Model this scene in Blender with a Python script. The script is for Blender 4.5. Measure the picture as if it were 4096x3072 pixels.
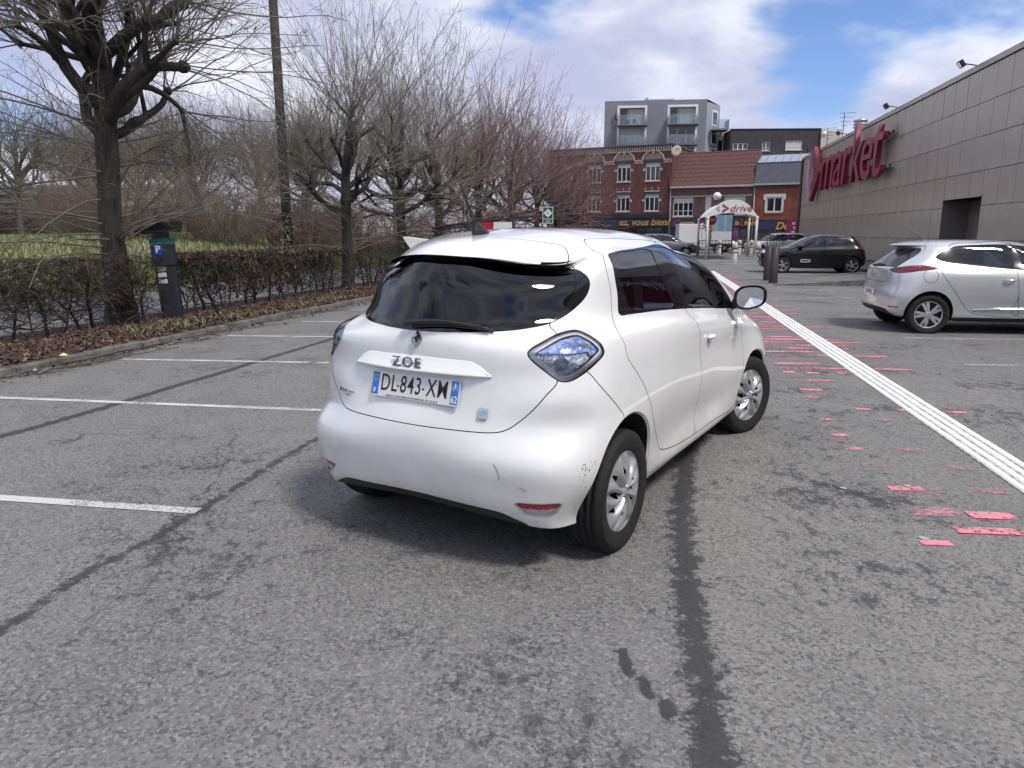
import bpy, math, random
import numpy as np
from mathutils import Vector, Matrix
R_=math.radians
scene=bpy.context.scene
for o in list(bpy.data.objects): bpy.data.objects.remove(o)
# ------------------------------------------------------------------ camera
cam=bpy.data.cameras.new('camera'); camo=bpy.data.objects.new('camera',cam); scene.collection.objects.link(camo)
cam.sensor_width=36; cam.lens=25.665; cam.clip_start=.05; cam.clip_end=900
camo.location=(0,0,1.57); camo.rotation_euler=(R_(90-11.77),0,0); scene.camera=camo
# ------------------------------------------------------------------ sky, sun, exposure
SUN_EL,SUN_AZ=R_(56),R_(135)          # azimuth from +Y towards +X
world=bpy.data.worlds.new('World'); scene.world=world; world.use_nodes=True
def build_world():
    nt=world.node_tree; N=nt.nodes; L=nt.links; N.clear()
    out=N.new('ShaderNodeOutputWorld'); bg=N.new('ShaderNodeBackground'); L.new(bg.outputs[0],out.inputs[0])
    sky=N.new('ShaderNodeTexSky'); sky.sky_type='NISHITA'; sky.sun_disc=False; sky.sun_elevation=SUN_EL; sky.sun_rotation=SUN_AZ
    sky.air_density=1.0; sky.dust_density=.6; sky.ozone_density=2.5
    skm=N.new('ShaderNodeVectorMath'); skm.operation='MULTIPLY'; L.new(sky.outputs[0],skm.inputs[0]); skm.inputs[1].default_value=(.054,.062,.080)
    tc=N.new('ShaderNodeTexCoord'); sp=N.new('ShaderNodeSeparateXYZ'); L.new(tc.outputs['Generated'],sp.inputs[0])
    def math_(op,a,b=None,c=None):
        m=N.new('ShaderNodeMath'); m.operation=op
        for i,v in enumerate((a,b,c)):
            if v is None: continue
            if isinstance(v,(int,float)): m.inputs[i].default_value=v
            else: L.new(v,m.inputs[i])
        return m.outputs[0]
    cb=tc
    def noise(scale,off,detail=7,rough=.56,st=(1,1,1)):
        mp=N.new('ShaderNodeMapping'); mp.inputs['Location'].default_value=off; mp.inputs['Scale'].default_value=st; L.new(tc.outputs['Generated'],mp.inputs[0])
        n=N.new('ShaderNodeTexNoise'); n.inputs['Scale'].default_value=scale; n.inputs['Detail'].default_value=detail; n.inputs['Roughness'].default_value=rough; n.inputs['Distortion'].default_value=.15
        L.new(mp.outputs[0],n.inputs[0]); return n.outputs['Fac']
    cover=noise(2.6,CLOUD_OFF,7,.52,(1,1,2.3)); shade=noise(3.4,(3.1,8.2,.4),6,.55,(1,1,2.6))
    # broad gap of blue low in the sky, off to the right of the street
    def lobe(az,el,width):
        d=Vector((math.sin(R_(az))*math.cos(R_(el)),math.cos(R_(az))*math.cos(R_(el)),math.sin(R_(el))))
        vm=N.new('ShaderNodeVectorMath'); vm.operation='DOT_PRODUCT'; L.new(tc.outputs['Generated'],vm.inputs[0]); vm.inputs[1].default_value=d
        return math_('POWER',math_('MAXIMUM',vm.outputs['Value'],0.0),width)
    bias=math_('MULTIPLY',lobe(21,9.5,200),.21); bias=math_('ADD',bias,math_('MULTIPLY',lobe(27,4,400),.14))
    hz=N.new('ShaderNodeMapRange'); L.new(sp.outputs[2],hz.inputs[0]); hz.inputs[1].default_value=.02; hz.inputs[2].default_value=.10; hz.inputs[3].default_value=.16; hz.inputs[4].default_value=0.   # haze closes the cloud deck at the horizon
    cv=math_('ADD',math_('SUBTRACT',cover,bias),hz.outputs[0])
    mr=N.new('ShaderNodeMapRange'); mr.interpolation_type='SMOOTHSTEP'; L.new(cv,mr.inputs[0]); mr.inputs[1].default_value=.35; mr.inputs[2].default_value=.47
    sr=N.new('ShaderNodeMapRange'); sr.interpolation_type='SMOOTHSTEP'; L.new(shade,sr.inputs[0]); sr.inputs[1].default_value=.36; sr.inputs[2].default_value=.66
    cm=N.new('ShaderNodeMix'); cm.data_type='RGBA'; L.new(sr.outputs[0],cm.inputs['Factor']); cm.inputs['A'].default_value=(.27,.285,.385,1); cm.inputs['B'].default_value=(.485,.495,.535,1)
    mx=N.new('ShaderNodeMix'); mx.data_type='RGBA'; L.new(mr.outputs[0],mx.inputs['Factor']); L.new(skm.outputs[0],mx.inputs['A']); L.new(cm.outputs['Result'],mx.inputs['B'])
    L.new(mx.outputs['Result'],bg.inputs[0]); bg.inputs[1].default_value=1.0
CLOUD_OFF=(5.1,.3,.2)
build_world()
sun=bpy.data.lights.new('sun','SUN'); sun.energy=1.5; sun.angle=R_(12); sun.color=(1,.95,.88)
suno=bpy.data.objects.new('sun',sun); scene.collection.objects.link(suno)
_d=Vector((math.sin(SUN_AZ)*math.cos(SUN_EL),math.cos(SUN_AZ)*math.cos(SUN_EL),math.sin(SUN_EL)))
suno.rotation_euler=_d.to_track_quat('Z','Y').to_euler(); suno.location=(0,0,30)
vs=scene.view_settings; vs.view_transform='Standard'; vs.look='None'; vs.exposure=1.02; vs.gamma=1.0; vs.use_curve_mapping=False
scene.render.resolution_x=1024; scene.render.resolution_y=768
scene.render.engine='CYCLES'; scene.cycles.max_bounces=5; scene.cycles.diffuse_bounces=2; scene.cycles.glossy_bounces=3; scene.cycles.transmission_bounces=4; scene.cycles.transparent_max_bounces=12
scene.cycles.use_adaptive_sampling=True; scene.cycles.adaptive_threshold=.03; scene.cycles.caustics_reflective=False; scene.cycles.caustics_refractive=False
world.cycles.sampling_method='MANUAL'; world.cycles.sample_map_resolution=512
# ------------------------------------------------------------------ helpers
COL=scene.collection
rng=np.random.default_rng(7)
def tag(o,label=None,cat=None,group=None,kind=None):
    if label: o['label']=label
    if cat: o['category']=cat
    if group: o['group']=group
    if kind: o['kind']=kind
    return o
def thing(name,label,cat,loc=(0,0,0),rz=0,group=None,kind=None):
    o=bpy.data.objects.new(name,None); COL.objects.link(o); o.location=loc; o.rotation_euler=(0,0,rz); o.empty_display_size=.1
    return tag(o,label,cat,group,kind)
def mkmesh(name,V,F,mats,smooth=False,fm=None,normals=None):
    me=bpy.data.meshes.new(name)
    V=np.asarray(V,dtype=np.float64).reshape(-1,3)
    if isinstance(F,np.ndarray):
        n,k=F.shape
        me.vertices.add(len(V)); me.vertices.foreach_set('co',V.astype(np.float32).ravel())
        me.loops.add(n*k); me.loops.foreach_set('vertex_index',F.astype(np.int32).ravel())
        me.polygons.add(n); me.polygons.foreach_set('loop_start',np.arange(0,n*k,k,dtype=np.int32))
        if smooth: me.polygons.foreach_set('use_smooth',np.ones(n,dtype=bool))
        if fm is not None: me.polygons.foreach_set('material_index',np.asarray(fm,dtype=np.int32))
        me.update(calc_edges=True)
    else:
        me.from_pydata([tuple(v) for v in V],[],F)
        if smooth:
            for p in me.polygons: p.use_smooth=True
        if fm is not None:
            for p,m in zip(me.polygons,fm): p.material_index=m
        me.update()
    for m in (mats if isinstance(mats,(list,tuple)) else [mats]): me.materials.append(m)
    if normals is not None: me.normals_split_custom_set_from_vertices(np.asarray(normals,dtype=np.float32).tolist())
    return me
def addobj(name,me,parent=None,loc=None,rz=None):
    o=bpy.data.objects.new(name,me); COL.objects.link(o)
    if parent is not None: o.parent=parent
    if loc is not None: o.location=loc
    if rz is not None: o.rotation_euler=(0,0,rz)
    return o
def copy_tree(o,parent=None):
    c=o.copy(); COL.objects.link(c); c.parent=parent
    for ch in o.children:
        d=copy_tree(ch,c)
    return c
class MB:
    """collects faces; build() makes ONE mesh object"""
    def __init__(s): s.v=[]; s.f=[]; s.m=[]; s.cur=0
    def add(s,V,F,m=None):
        b=len(s.v); s.v.extend([tuple(map(float,p)) for p in V])
        for f in F: s.f.append(tuple(i+b for i in f)); s.m.append(s.cur if m is None else m)
        return s
    def box(s,c,d,rz=0,m=None,taper=1.0,rx=0,ry=0):
        x,y,z=[a/2 for a in d]; t=taper
        P=[(-x,-y,-z),(x,-y,-z),(x,y,-z),(-x,y,-z),(-x*t,-y*t,z),(x*t,-y*t,z),(x*t,y*t,z),(-x*t,y*t,z)]
        M=Matrix.Translation(c)@Matrix.Rotation(rz,4,'Z')@Matrix.Rotation(ry,4,'Y')@Matrix.Rotation(rx,4,'X')
        return s.add([M@Vector(p) for p in P],[(0,3,2,1),(4,5,6,7),(0,1,5,4),(1,2,6,5),(2,3,7,6),(3,0,4,7)],m)
    def bx(s,x0,x1,y0,y1,z0,z1,m=None):
        return s.box(((x0+x1)/2,(y0+y1)/2,(z0+z1)/2),(abs(x1-x0),abs(y1-y0),abs(z1-z0)),m=m)
    def tube(s,pts,rad,n=6,m=None,cap=True):
        pts=[Vector(p) for p in pts]; k=len(pts)
        if not hasattr(rad,'__len__'): rad=[rad]*k
        V=[]; F=[]; up=None
        for i,p in enumerate(pts):
            t=(pts[min(i+1,k-1)]-pts[max(i-1,0)]).normalized()
            if up is None: up=Vector((0,0,1)) if abs(t.z)<.9 else Vector((1,0,0))
            a=t.cross(up).normalized(); b=a.cross(t).normalized(); up=b
            for j in range(n):
                w=2*math.pi*j/n; V.append(p+(a*math.cos(w)+b*math.sin(w))*rad[i])
        for i in range(k-1):
            for j in range(n): F.append((i*n+j,(i+1)*n+j,(i+1)*n+(j+1)%n,i*n+(j+1)%n))
        if cap: F.append(tuple(range(n))); F.append(tuple(reversed(range((k-1)*n,k*n))))
        return s.add(V,F,m)
    def lathe(s,prof,n=24,M=None,m=None,a0=0,a1=2*math.pi,close=True):
        """prof: (r,h) around local Z"""
        V=[];F=[];k=len(prof)
        na=n if close else n+1
        for i in range(na):
            w=a0+(a1-a0)*i/n
            for r,h in prof:
                p=Vector((r*math.cos(w),r*math.sin(w),h)); V.append(M@p if M is not None else p)
        for i in range(n):
            for j in range(k-1):
                a=i*k+j; b=((i+1)%na)*k+j; F.append((a,b,b+1,a+1))
        return s.add(V,F,m)
    def prism(s,poly,h0,h1,M=None,m=None):
        """poly: ccw (x,y); extruded along local z"""
        n=len(poly); V=[Vector((x,y,h0)) for x,y in poly]+[Vector((x,y,h1)) for x,y in poly]
        if M is not None: V=[M@v for v in V]
        F=[tuple(reversed(range(n))),tuple(range(n,2*n))]+[(i,(i+1)%n,n+(i+1)%n,n+i) for i in range(n)]
        return s.add(V,F,m)
    def build(s,name,mats,parent=None,smooth=False,loc=None,rz=None,bevel=0,auto=False):
        me=mkmesh(name,s.v,s.f,mats,smooth,s.m)
        o=addobj(name,me,parent,loc,rz)
        if bevel:
            b=o.modifiers.new('bevel','BEVEL'); b.width=bevel; b.segments=2; b.limit_method='ANGLE'; b.angle_limit=R_(40)
        if auto: 
            me.shade_smooth() if hasattr(me,'shade_smooth') else None
            try: me.set_sharp_from_angle(angle=R_(35))
            except Exception: pass
        return o
def frame(o,x,y,z):
    """matrix with origin o and the given axes"""
    M=Matrix.Identity(4)
    for i,a in enumerate((x,y,z)):
        a=Vector(a).normalized()
        for j in range(3): M[j][i]=a[j]
    for j in range(3): M[j][3]=o[j]
    return M
def text_part(name,txt,size,mat,M,parent,extrude=.002,shear=0,xs=1.0,align='CENTER',offset=0,space=1.0,bevel=0,kind=None):
    c=bpy.data.curves.new(name,'FONT'); c.body=txt; c.size=size; c.extrude=extrude; c.shear=shear; c.align_x=align; c.align_y='CENTER'; c.offset=offset; c.space_character=space; c.resolution_u=4
    if bevel: c.bevel_depth=bevel
    t=bpy.data.objects.new(name,c); COL.objects.link(t)
    dg=bpy.context.evaluated_depsgraph_get(); me=bpy.data.meshes.new_from_object(t.evaluated_get(dg))
    bpy.data.objects.remove(t); bpy.data.curves.remove(c)
    me.transform(Matrix.Diagonal((xs,1,1,1))); me.transform(M)
    me.materials.clear(); me.materials.append(mat); me.name=name
    return addobj(name,me,parent)
# ------------------------------------------------------------------ materials
def nodes(name):
    m=bpy.data.materials.new(name); m.use_nodes=True; nt=m.node_tree; return m,nt,nt.nodes,nt.links,nt.nodes['Principled BSDF']
def _rgb(c): return (c[0],c[1],c[2],1) if hasattr(c,'__len__') else (c,c,c,1)
def mat(name,col,rough=.6,metal=0.,spec=.5,coat=0.,col2=None,nscale=6.,namt=(.35,.65),detail=5,bump=0.,bscale=60.,coord='Object',stretch=(1,1,1),rvar=0.,emit=0.):
    m,nt,N,L,b=nodes(name)
    b.inputs['Base Color'].default_value=_rgb(col); b.inputs['Roughness'].default_value=rough; b.inputs['Metallic'].default_value=metal
    b.inputs['Specular IOR Level'].default_value=spec; b.inputs['Coat Weight'].default_value=coat; b.inputs['Coat Roughness'].default_value=.04
    if emit: b.inputs['Emission Color'].default_value=_rgb(col); b.inputs['Emission Strength'].default_value=emit
    tc=N.new('ShaderNodeTexCoord'); mp=N.new('ShaderNodeMapping'); L.new(tc.outputs[coord],mp.inputs[0]); mp.inputs['Scale'].default_value=stretch
    if col2 is not None or rvar:
        n=N.new('ShaderNodeTexNoise'); n.inputs['Scale'].default_value=nscale; n.inputs['Detail'].default_value=detail; n.inputs['Roughness'].default_value=.6; L.new(mp.outputs[0],n.inputs[0])
        r=N.new('ShaderNodeMapRange'); L.new(n.outputs['Fac'],r.inputs[0]); r.inputs[1].default_value=namt[0]; r.inputs[2].default_value=namt[1]
        if col2 is not None:
            x=N.new('ShaderNodeMix'); x.data_type='RGBA'; L.new(r.outputs[0],x.inputs['Factor']); x.inputs['A'].default_value=_rgb(col); x.inputs['B'].default_value=_rgb(col2); L.new(x.outputs['Result'],b.inputs['Base Color'])
        if rvar:
            r2=N.new('ShaderNodeMapRange'); L.new(n.outputs['Fac'],r2.inputs[0]); r2.inputs[1].default_value=.3; r2.inputs[2].default_value=.7; r2.inputs[3].default_value=rough-rvar; r2.inputs[4].default_value=rough+rvar; L.new(r2.outputs[0],b.inputs['Roughness'])
    if bump:
        n2=N.new('ShaderNodeTexNoise'); n2.inputs['Scale'].default_value=bscale; n2.inputs['Detail'].default_value=4; L.new(mp.outputs[0],n2.inputs[0])
        bp=N.new('ShaderNodeBump'); bp.inputs['Strength'].default_value=bump; bp.inputs['Distance'].default_value=.02; L.new(n2.outputs['Fac'],bp.inputs['Height']); L.new(bp.outputs[0],b.inputs['Normal'])
    return m
def glass_mat(name,tint,refl=.06,rough=.0,trans=.5):
    """thin pane: tinted see-through plus mirror reflection by fresnel"""
    m,nt,N,L,b=nodes(name); N.remove(b); out=N['Material Output']
    t=N.new('ShaderNodeBsdfTransparent'); t.inputs[0].default_value=_rgb(tint)
    g=N.new('ShaderNodeBsdfGlossy'); g.inputs['Roughness'].default_value=rough; g.inputs[0].default_value=(.95,.97,1,1)
    f=N.new('ShaderNodeFresnel'); f.inputs[0].default_value=1.5
    mth=N.new('ShaderNodeMath'); mth.operation='ADD'; L.new(f.outputs[0],mth.inputs[0]); mth.inputs[1].default_value=refl; mth.use_clamp=True
    x=N.new('ShaderNodeMixShader'); L.new(mth.outputs[0],x.inputs[0]); L.new(t.outputs[0],x.inputs[1]); L.new(g.outputs[0],x.inputs[2]); L.new(x.outputs[0],out.inputs[0])
    return m
M={}
M['white_paint']=mat('white_car_paint',(.83,.84,.84),.30,coat=1.0,col2=(.80,.81,.81),nscale=3)
M['black_plastic']=mat('black_plastic',(.016,.017,.019),.45,bump=.1,bscale=300)
M['gloss_black']=mat('gloss_black',(.008,.009,.012),.12)
M['rubber']=mat('tyre_rubber',(.0075,.0075,.008),.78,col2=(.014,.014,.014),nscale=25,bump=.25,bscale=160)
M['dark']=mat('dark_void',(.004,.004,.005),.9)
M['chrome']=mat('chrome',(.75,.77,.8),.08,1.0)
M['silver_rim']=mat('silver_wheel_paint',(.52,.53,.55),.30,.55,coat=.3,col2=(.43,.43,.45),nscale=9)
M['tint']=glass_mat('tinted_glass',(.22,.24,.29),.03)
M['tint_light']=glass_mat('light_tinted_glass',(.50,.55,.60),.03)
M['tint_rear']=glass_mat('privacy_glass',(.03,.034,.05),.015)
M['interior']=mat('grey_interior',(.17,.185,.21),.8)
M['interior_light']=mat('pale_interior',(.45,.52,.60),.6)
M['white']=mat('white_plastic',(.78,.78,.76),.5)
M['mirror']=mat('mirror_glass',(.9,.92,.95),.02,1.0)
# ---------------------------------------------------------------- car surface kit
YF=np.array([.0,.40,.70,.91])
def car_net(rows, nx=8):
    """rows: list of dict(xr,zr,nr,xf,zf,nf,c4,c11,s=[(x,hw,z),...]) from sill to roof -> control net [rows][15][3] on the right (y<0)"""
    net=[]
    for r in rows:
        k=np.array(r['s'],float)
        if 'line' in r:
            x0,x1=r['line']; xs=np.linspace(x0,x1,15); z=np.interp(xs,k[:,0],k[:,2])
            net.append(np.c_[xs,0*xs,z]); continue
        xs=np.linspace(r['c4'],r['c11'],nx)
        t=np.linspace(0,1,nx)
        hw=np.interp(xs,k[:,0],k[:,1]); zs=np.interp(xs,k[:,0],k[:,2])
        pts=[]
        a=r['c4']-r['xr']; h=hw[0]; n=r['nr']
        for f in YF:
            x=r['c4']-a*(1-f**n)**(1/n)
            if f==0: x=r['xr']
            zz=r['zr']+(zs[0]-r['zr'])*f**r.get('pz',2.0)
            pts.append((x,-f*h,zz))
        for i in range(nx): pts.append((xs[i],-hw[i],zs[i]))
        a=r['xf']-r['c11']; h=hw[-1]; n=r['nf']
        for f in YF[::-1][1:]:
            x=r['c11']+a*(1-f**n)**(1/n)
            zz=r['zf']+(zs[-1]-r['zf'])*f**2
            pts.append((x,-f*h,zz))
        pts=np.array(pts)
        for c_,d_ in r.get('adj',{}).items(): pts[c_]+=d_
        net.append(pts)
    return np.array(net)
M_=np.array([[1,4,1,0],[-3,0,3,0],[3,-6,3,0],[-1,3,-3,1]])/6.
class Surf:
    def __init__(s,net,interp=.85):
        P=net.copy(); Q=P.copy()
        for _ in range(25):
            E=s.pad(Q); V=(E[:-2]+4*E[1:-1]+E[2:])/6.; V=(V[:,:-2]+4*V[:,1:-1]+V[:,2:])/6.
            Q=Q+interp*(P-V)*.8 if _<24 else Q
        s.E=s.pad(Q); s.nv,s.nu=net.shape[:2]
    def pad(s,Q):
        m=np.array([1,-1,1.])
        top=Q[-2]*m; bot=2*Q[0]-Q[1]
        E=np.concatenate([bot[None],Q,top[None]])
        L=E[:,1]*m; R=E[:,-2]*m
        return np.concatenate([L[:,None],E,R[:,None]],1)
    def ev(s,u,v,deriv=False):
        u=np.clip(np.asarray(u,float),0,s.nu-1-1e-9); v=np.clip(np.asarray(v,float),0,s.nv-1-1e-9)
        i=np.floor(u).astype(int); j=np.floor(v).astype(int); a=u-i; b=v-j
        A=np.stack([np.ones_like(a),a,a*a,a**3],-1)@M_; B=np.stack([np.ones_like(b),b,b*b,b**3],-1)@M_
        G=np.zeros(u.shape+(4,4,3))
        for p in range(4):
            for q in range(4): G[...,p,q,:]=s.E[j+p,i+q]
        P=np.einsum('...p,...q,...pqk->...k',B,A,G)
        if not deriv: return P
        dA=np.stack([0*a,np.ones_like(a),2*a,3*a*a],-1)@M_; dB=np.stack([0*b,np.ones_like(b),2*b,3*b*b],-1)@M_
        Pu=np.einsum('...p,...q,...pqk->...k',B,dA,G); Pv=np.einsum('...p,...q,...pqk->...k',dB,A,G)
        return P,Pu,Pv
    def normal(s,u,v):
        # numerically safe unit normal (outwards)
        P,Pu,Pv=s.ev(u,v,True)
        n=np.cross(Pu,Pv); l=np.linalg.norm(n,axis=-1,keepdims=True)
        return n/np.maximum(l,1e-9)
ZOE_ROWS=[
{'xr':-0.585,'zr':0.298,'nr':3.6,'c4':-0.1,'c11':2.968,'xf':3.326,'zf':0.2,'nf':2.4,'pz':2.0,'s':[(-0.3,0.77,0.235),(0.1,0.776,0.215),(2.9,0.76,0.2)]},
{'xr':-0.625,'zr':0.36,'nr':3.4,'c4':-0.092,'c11':2.958,'xf':3.392,'zf':0.27,'nf':2.4,'pz':2.0,'s':[(-0.3,0.785,0.3),(0.2,0.797,0.28),(2.3,0.811,0.27),(2.9,0.801,0.27)]},
{'xr':-0.648,'zr':0.46,'nr':3.068,'c4':-0.179,'c11':2.955,'xf':3.427,'zf':0.42,'nf':2.4,'pz':2.0,'s':[(-0.3,0.838,0.43),(0.3,0.824,0.41),(0.8,0.796,0.41),(1.8,0.8,0.41),(2.3,0.835,0.41),(2.9,0.84,0.41)]},
{'xr':-0.657,'zr':0.57,'nr':2.938,'c4':-0.188,'c11':2.95,'xf':3.425,'zf':0.56,'nf':2.4,'pz':2.0,'s':[(-0.3,0.851,0.57),(0.3,0.845,0.56),(0.8,0.82,0.56),(1.8,0.824,0.56),(2.3,0.853,0.56),(2.9,0.85,0.56)]},
{'xr':-0.64,'zr':0.68,'nr':2.237,'c4':-0.14,'c11':2.893,'xf':3.38,'zf':0.67,'nf':2.4,'pz':2.0,'s':[(-0.3,0.848,0.71),(0.3,0.85,0.71),(1.0,0.834,0.71),(1.9,0.835,0.71),(2.9,0.846,0.69)]},
{'xr':-0.595,'zr':0.8,'nr':2.468,'c4':-0.168,'c11':2.84,'xf':3.286,'zf':0.77,'nf':2.4,'pz':2.0,'s':[(-0.3,0.837,0.83),(0.3,0.843,0.83),(1.0,0.831,0.83),(2.0,0.833,0.82),(2.9,0.823,0.78)]},
{'xr':-0.575,'zr':0.93,'nr':2.365,'c4':-0.173,'c11':2.764,'xf':3.192,'zf':0.86,'nf':2.4,'pz':2.0,'s':[(-0.3,0.811,0.96),(0.3,0.826,0.95),(1.0,0.835,0.94),(2.0,0.845,0.91),(2.7,0.81,0.85)]},
{'xr':-0.565,'zr':1.057,'nr':2.314,'c4':-0.144,'c11':2.552,'xf':2.896,'zf':0.961,'nf':2.4,'pz':2.0,'s':[(-0.3,0.759,1.086),(0.3,0.789,1.066),(1.0,0.816,1.041),(2.0,0.819,0.991),(2.5,0.774,0.941)]},
{'xr':-0.54,'zr':1.139,'nr':1.854,'c4':0.023,'c11':2.211,'xf':2.59,'zf':1.044,'nf':2.4,'pz':2.0,'s':[(-0.3,0.667,1.184),(0.3,0.711,1.154),(1.0,0.775,1.114),(2.0,0.797,1.049)]},
{'xr':-0.485,'zr':1.327,'nr':1.591,'c4':0.034,'c11':1.849,'xf':2.211,'zf':1.281,'nf':2.4,'pz':2.0,'s':[(-0.3,0.63,1.345),(0.3,0.662,1.33),(1.0,0.713,1.31),(1.7,0.722,1.265)]},
{'adj':{1:(0,0,-.012),2:(0,0,-.040),3:(0,0,-.052)},'xr':-0.425,'zr':1.457,'nr':1.5,'c4':0.141,'c11':1.577,'xf':1.901,'zf':1.452,'nf':2.4,'pz':2.0,'s':[(-0.2,0.56,1.447),(0.5,0.61,1.445),(1.0,0.636,1.442),(1.4,0.622,1.41)]},
{'adj':{1:(0,0,-.014),2:(-.01,-.015,-.046),3:(-.005,-.025,-.056),4:(0,0,-.024)},'xr':-0.455,'zr':1.463,'nr':1.611,'c4':0.079,'c11':1.5,'xf':1.8,'zf':1.482,'nf':2.4,'pz':2.0,'s':[(-0.2,0.542,1.474),(0.5,0.576,1.48),(1.0,0.595,1.474),(1.3,0.588,1.452),(1.5,0.565,1.430)]},
{'adj':{1:(0,0,-.014),2:(-.01,-.018,-.048),3:(-.005,-.028,-.058),4:(0,-.008,-.028)},'xr':-0.46,'zr':1.477,'nr':1.508,'c4':0.098,'c11':1.44,'xf':1.72,'zf':1.504,'nf':2.4,'pz':2.0,'s':[(-0.2,0.504,1.49),(0.5,0.54,1.502),(1.0,0.561,1.499),(1.25,0.55,1.482),(1.44,0.53,1.462)]},
{'adj':{1:(0,0,-.003),2:(-.01,-.02,-.016),3:(-.01,-.03,-.020)},'xr':-0.3,'zr':1.525,'nr':1.5,'c4':0.196,'c11':1.31,'xf':1.6,'zf':1.544,'nf':2.4,'pz':2.0,'s':[(0.0,0.414,1.536),(0.5,0.458,1.551),(1.0,0.481,1.549),(1.3,0.46,1.53)]},
{'xr':0.0,'zr':1.56,'nr':1.5,'c4':0.324,'c11':1.14,'xf':1.38,'zf':1.578,'nf':2.4,'pz':2.0,'s':[(0.1,0.202,1.573),(0.5,0.237,1.585),(1.0,0.258,1.585),(1.2,0.25,1.573)]},
{'line':(0.2,1.0),'s':[(0.2,0.0,1.585),(0.6,0.0,1.595),(1.0,0.0,1.593)]}]
def dense(poly,n=6,closed=True):
    """Catmull-Rom refinement of a list of 2-d points"""
    p=np.array(poly,float); k=len(p); out=[]
    rngk=range(k) if closed else range(k-1)
    for i in rngk:
        if closed: a,b,c,d=p[(i-1)%k],p[i],p[(i+1)%k],p[(i+2)%k]
        else: a,b,c,d=p[max(i-1,0)],p[i],p[i+1],p[min(i+2,k-1)]
        for t in np.linspace(0,1,n,endpoint=False):
            out.append(.5*((2*b)+(-a+c)*t+(2*a-5*b+4*c-d)*t*t+(-a+3*b-3*c+d)*t**3))
    if not closed: out.append(p[-1])
    return np.array(out)
def inside(poly,X):
    x,y=X[:,0],X[:,1]; r=np.zeros(len(X),bool); n=len(poly)
    for i in range(n):
        x0,y0=poly[i]; x1,y1=poly[(i+1)%n]
        if y0==y1: continue
        c=((y0>y)!=(y1>y))&(x<(x1-x0)*(y-y0)/(y1-y0)+x0); r^=c
    return r
def dist_poly(Q,P,closed=True,chunk=6000):
    """distance of points P to polyline Q (any dimension)"""
    A=Q if closed else Q[:-1]; B=np.roll(Q,-1,0) if closed else Q[1:]
    d=B-A; l=(d*d).sum(1)+1e-15; out=np.empty(len(P))
    for i in range(0,len(P),chunk):
        w=P[i:i+chunk,None]-A[None]; t=np.clip((w*d).sum(-1)/l,0,1); e=w-t[...,None]*d; out[i:i+chunk]=np.sqrt((e*e).sum(-1).min(1))
    return out
class Shell:
    """right half of a car body, triangulated on a parametric surface and cut along curves"""
    def __init__(s,surf,nu,nv):
        s.S=surf; u=np.linspace(0,surf.nu-1,nu); v=np.linspace(0,surf.nv-1,nv)
        U,Vv=np.meshgrid(u,v); s.uv=np.c_[U.ravel(),Vv.ravel()]
        i=np.arange((nv-1)*nu).reshape(nv-1,nu)[:,:-1].ravel()
        q=np.c_[i,i+1,i+nu+1,i+nu]
        s.T=np.concatenate([q[:,[0,1,2]],q[:,[0,2,3]]])
        s.P=surf.ev(s.uv[:,0],s.uv[:,1])
    def cut(s,fn,levels=(0.,)):
        for lv in levels:
            phi=fn(s.P,s.uv)-lv; phi=np.where(np.abs(phi)<1e-6,1e-6,phi)
            pos=phi>0; t=pos[s.T]; n=t.sum(1); cr=(n==1)|(n==2)
            if not cr.any(): continue
            keep=s.T[~cr]; new=[]; uv=list(map(tuple,s.uv)); cache={}
            def mid(a,b):
                key=(a,b) if a<b else (b,a)
                if key not in cache:
                    w=phi[a]/(phi[a]-phi[b]); cache[key]=len(uv); uv.append((s.uv[a][0]+(s.uv[b][0]-s.uv[a][0])*w,s.uv[a][1]+(s.uv[b][1]-s.uv[a][1])*w))
                return cache[key]
            for tri in s.T[cr]:
                f=pos[tri]; k=int(f.sum())
                lone=int(np.argmax(f)) if k==1 else int(np.argmin(f))
                a,b,c=tri[lone],tri[(lone+1)%3],tri[(lone+2)%3]
                p,q=mid(a,b),mid(a,c); new+= [(a,p,q),(p,b,c),(p,c,q)]
            s.uv=np.array(uv); s.T=np.concatenate([keep,np.array(new)])
            s.P=s.S.ev(s.uv[:,0],s.uv[:,1])
        return s
    def centroids(s):
        return s.P[s.T].mean(1),s.uv[s.T].mean(1)
    def emit(s,name,mask,mats,parent,side='both',depth=0.,smooth=True,label=None):
        T=s.T[mask]
        if not len(T): return None
        ids,inv=np.unique(T,return_inverse=True); T2=inv.reshape(-1,3); P=s.P[ids]; n=s.S.normal(s.uv[ids,0],s.uv[ids,1])
        bad=np.linalg.norm(n,axis=1)<.5; n[bad]=(0,0,1)
        P=P-n*depth
        m=np.array([1,-1,1.]); objs=[]
        if side=='both':
            V=np.concatenate([P,P*m]); F=np.concatenate([T2,T2[:,::-1]+len(P)]); Nn=np.concatenate([n,n*m])
            objs.append(addobj(name,mkmesh(name,V,F,mats,smooth,normals=Nn),parent))
        else:
            if side in('each','right'): objs.append(addobj(name,mkmesh(name,P,T2,mats,smooth,normals=n),parent))
            if side in('each','left'): objs.append(addobj(name,mkmesh(name,P*m,T2[:,::-1],mats,smooth,normals=n*m),parent))
        for o in objs:
            if label: o['label']=label
        return objs
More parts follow.
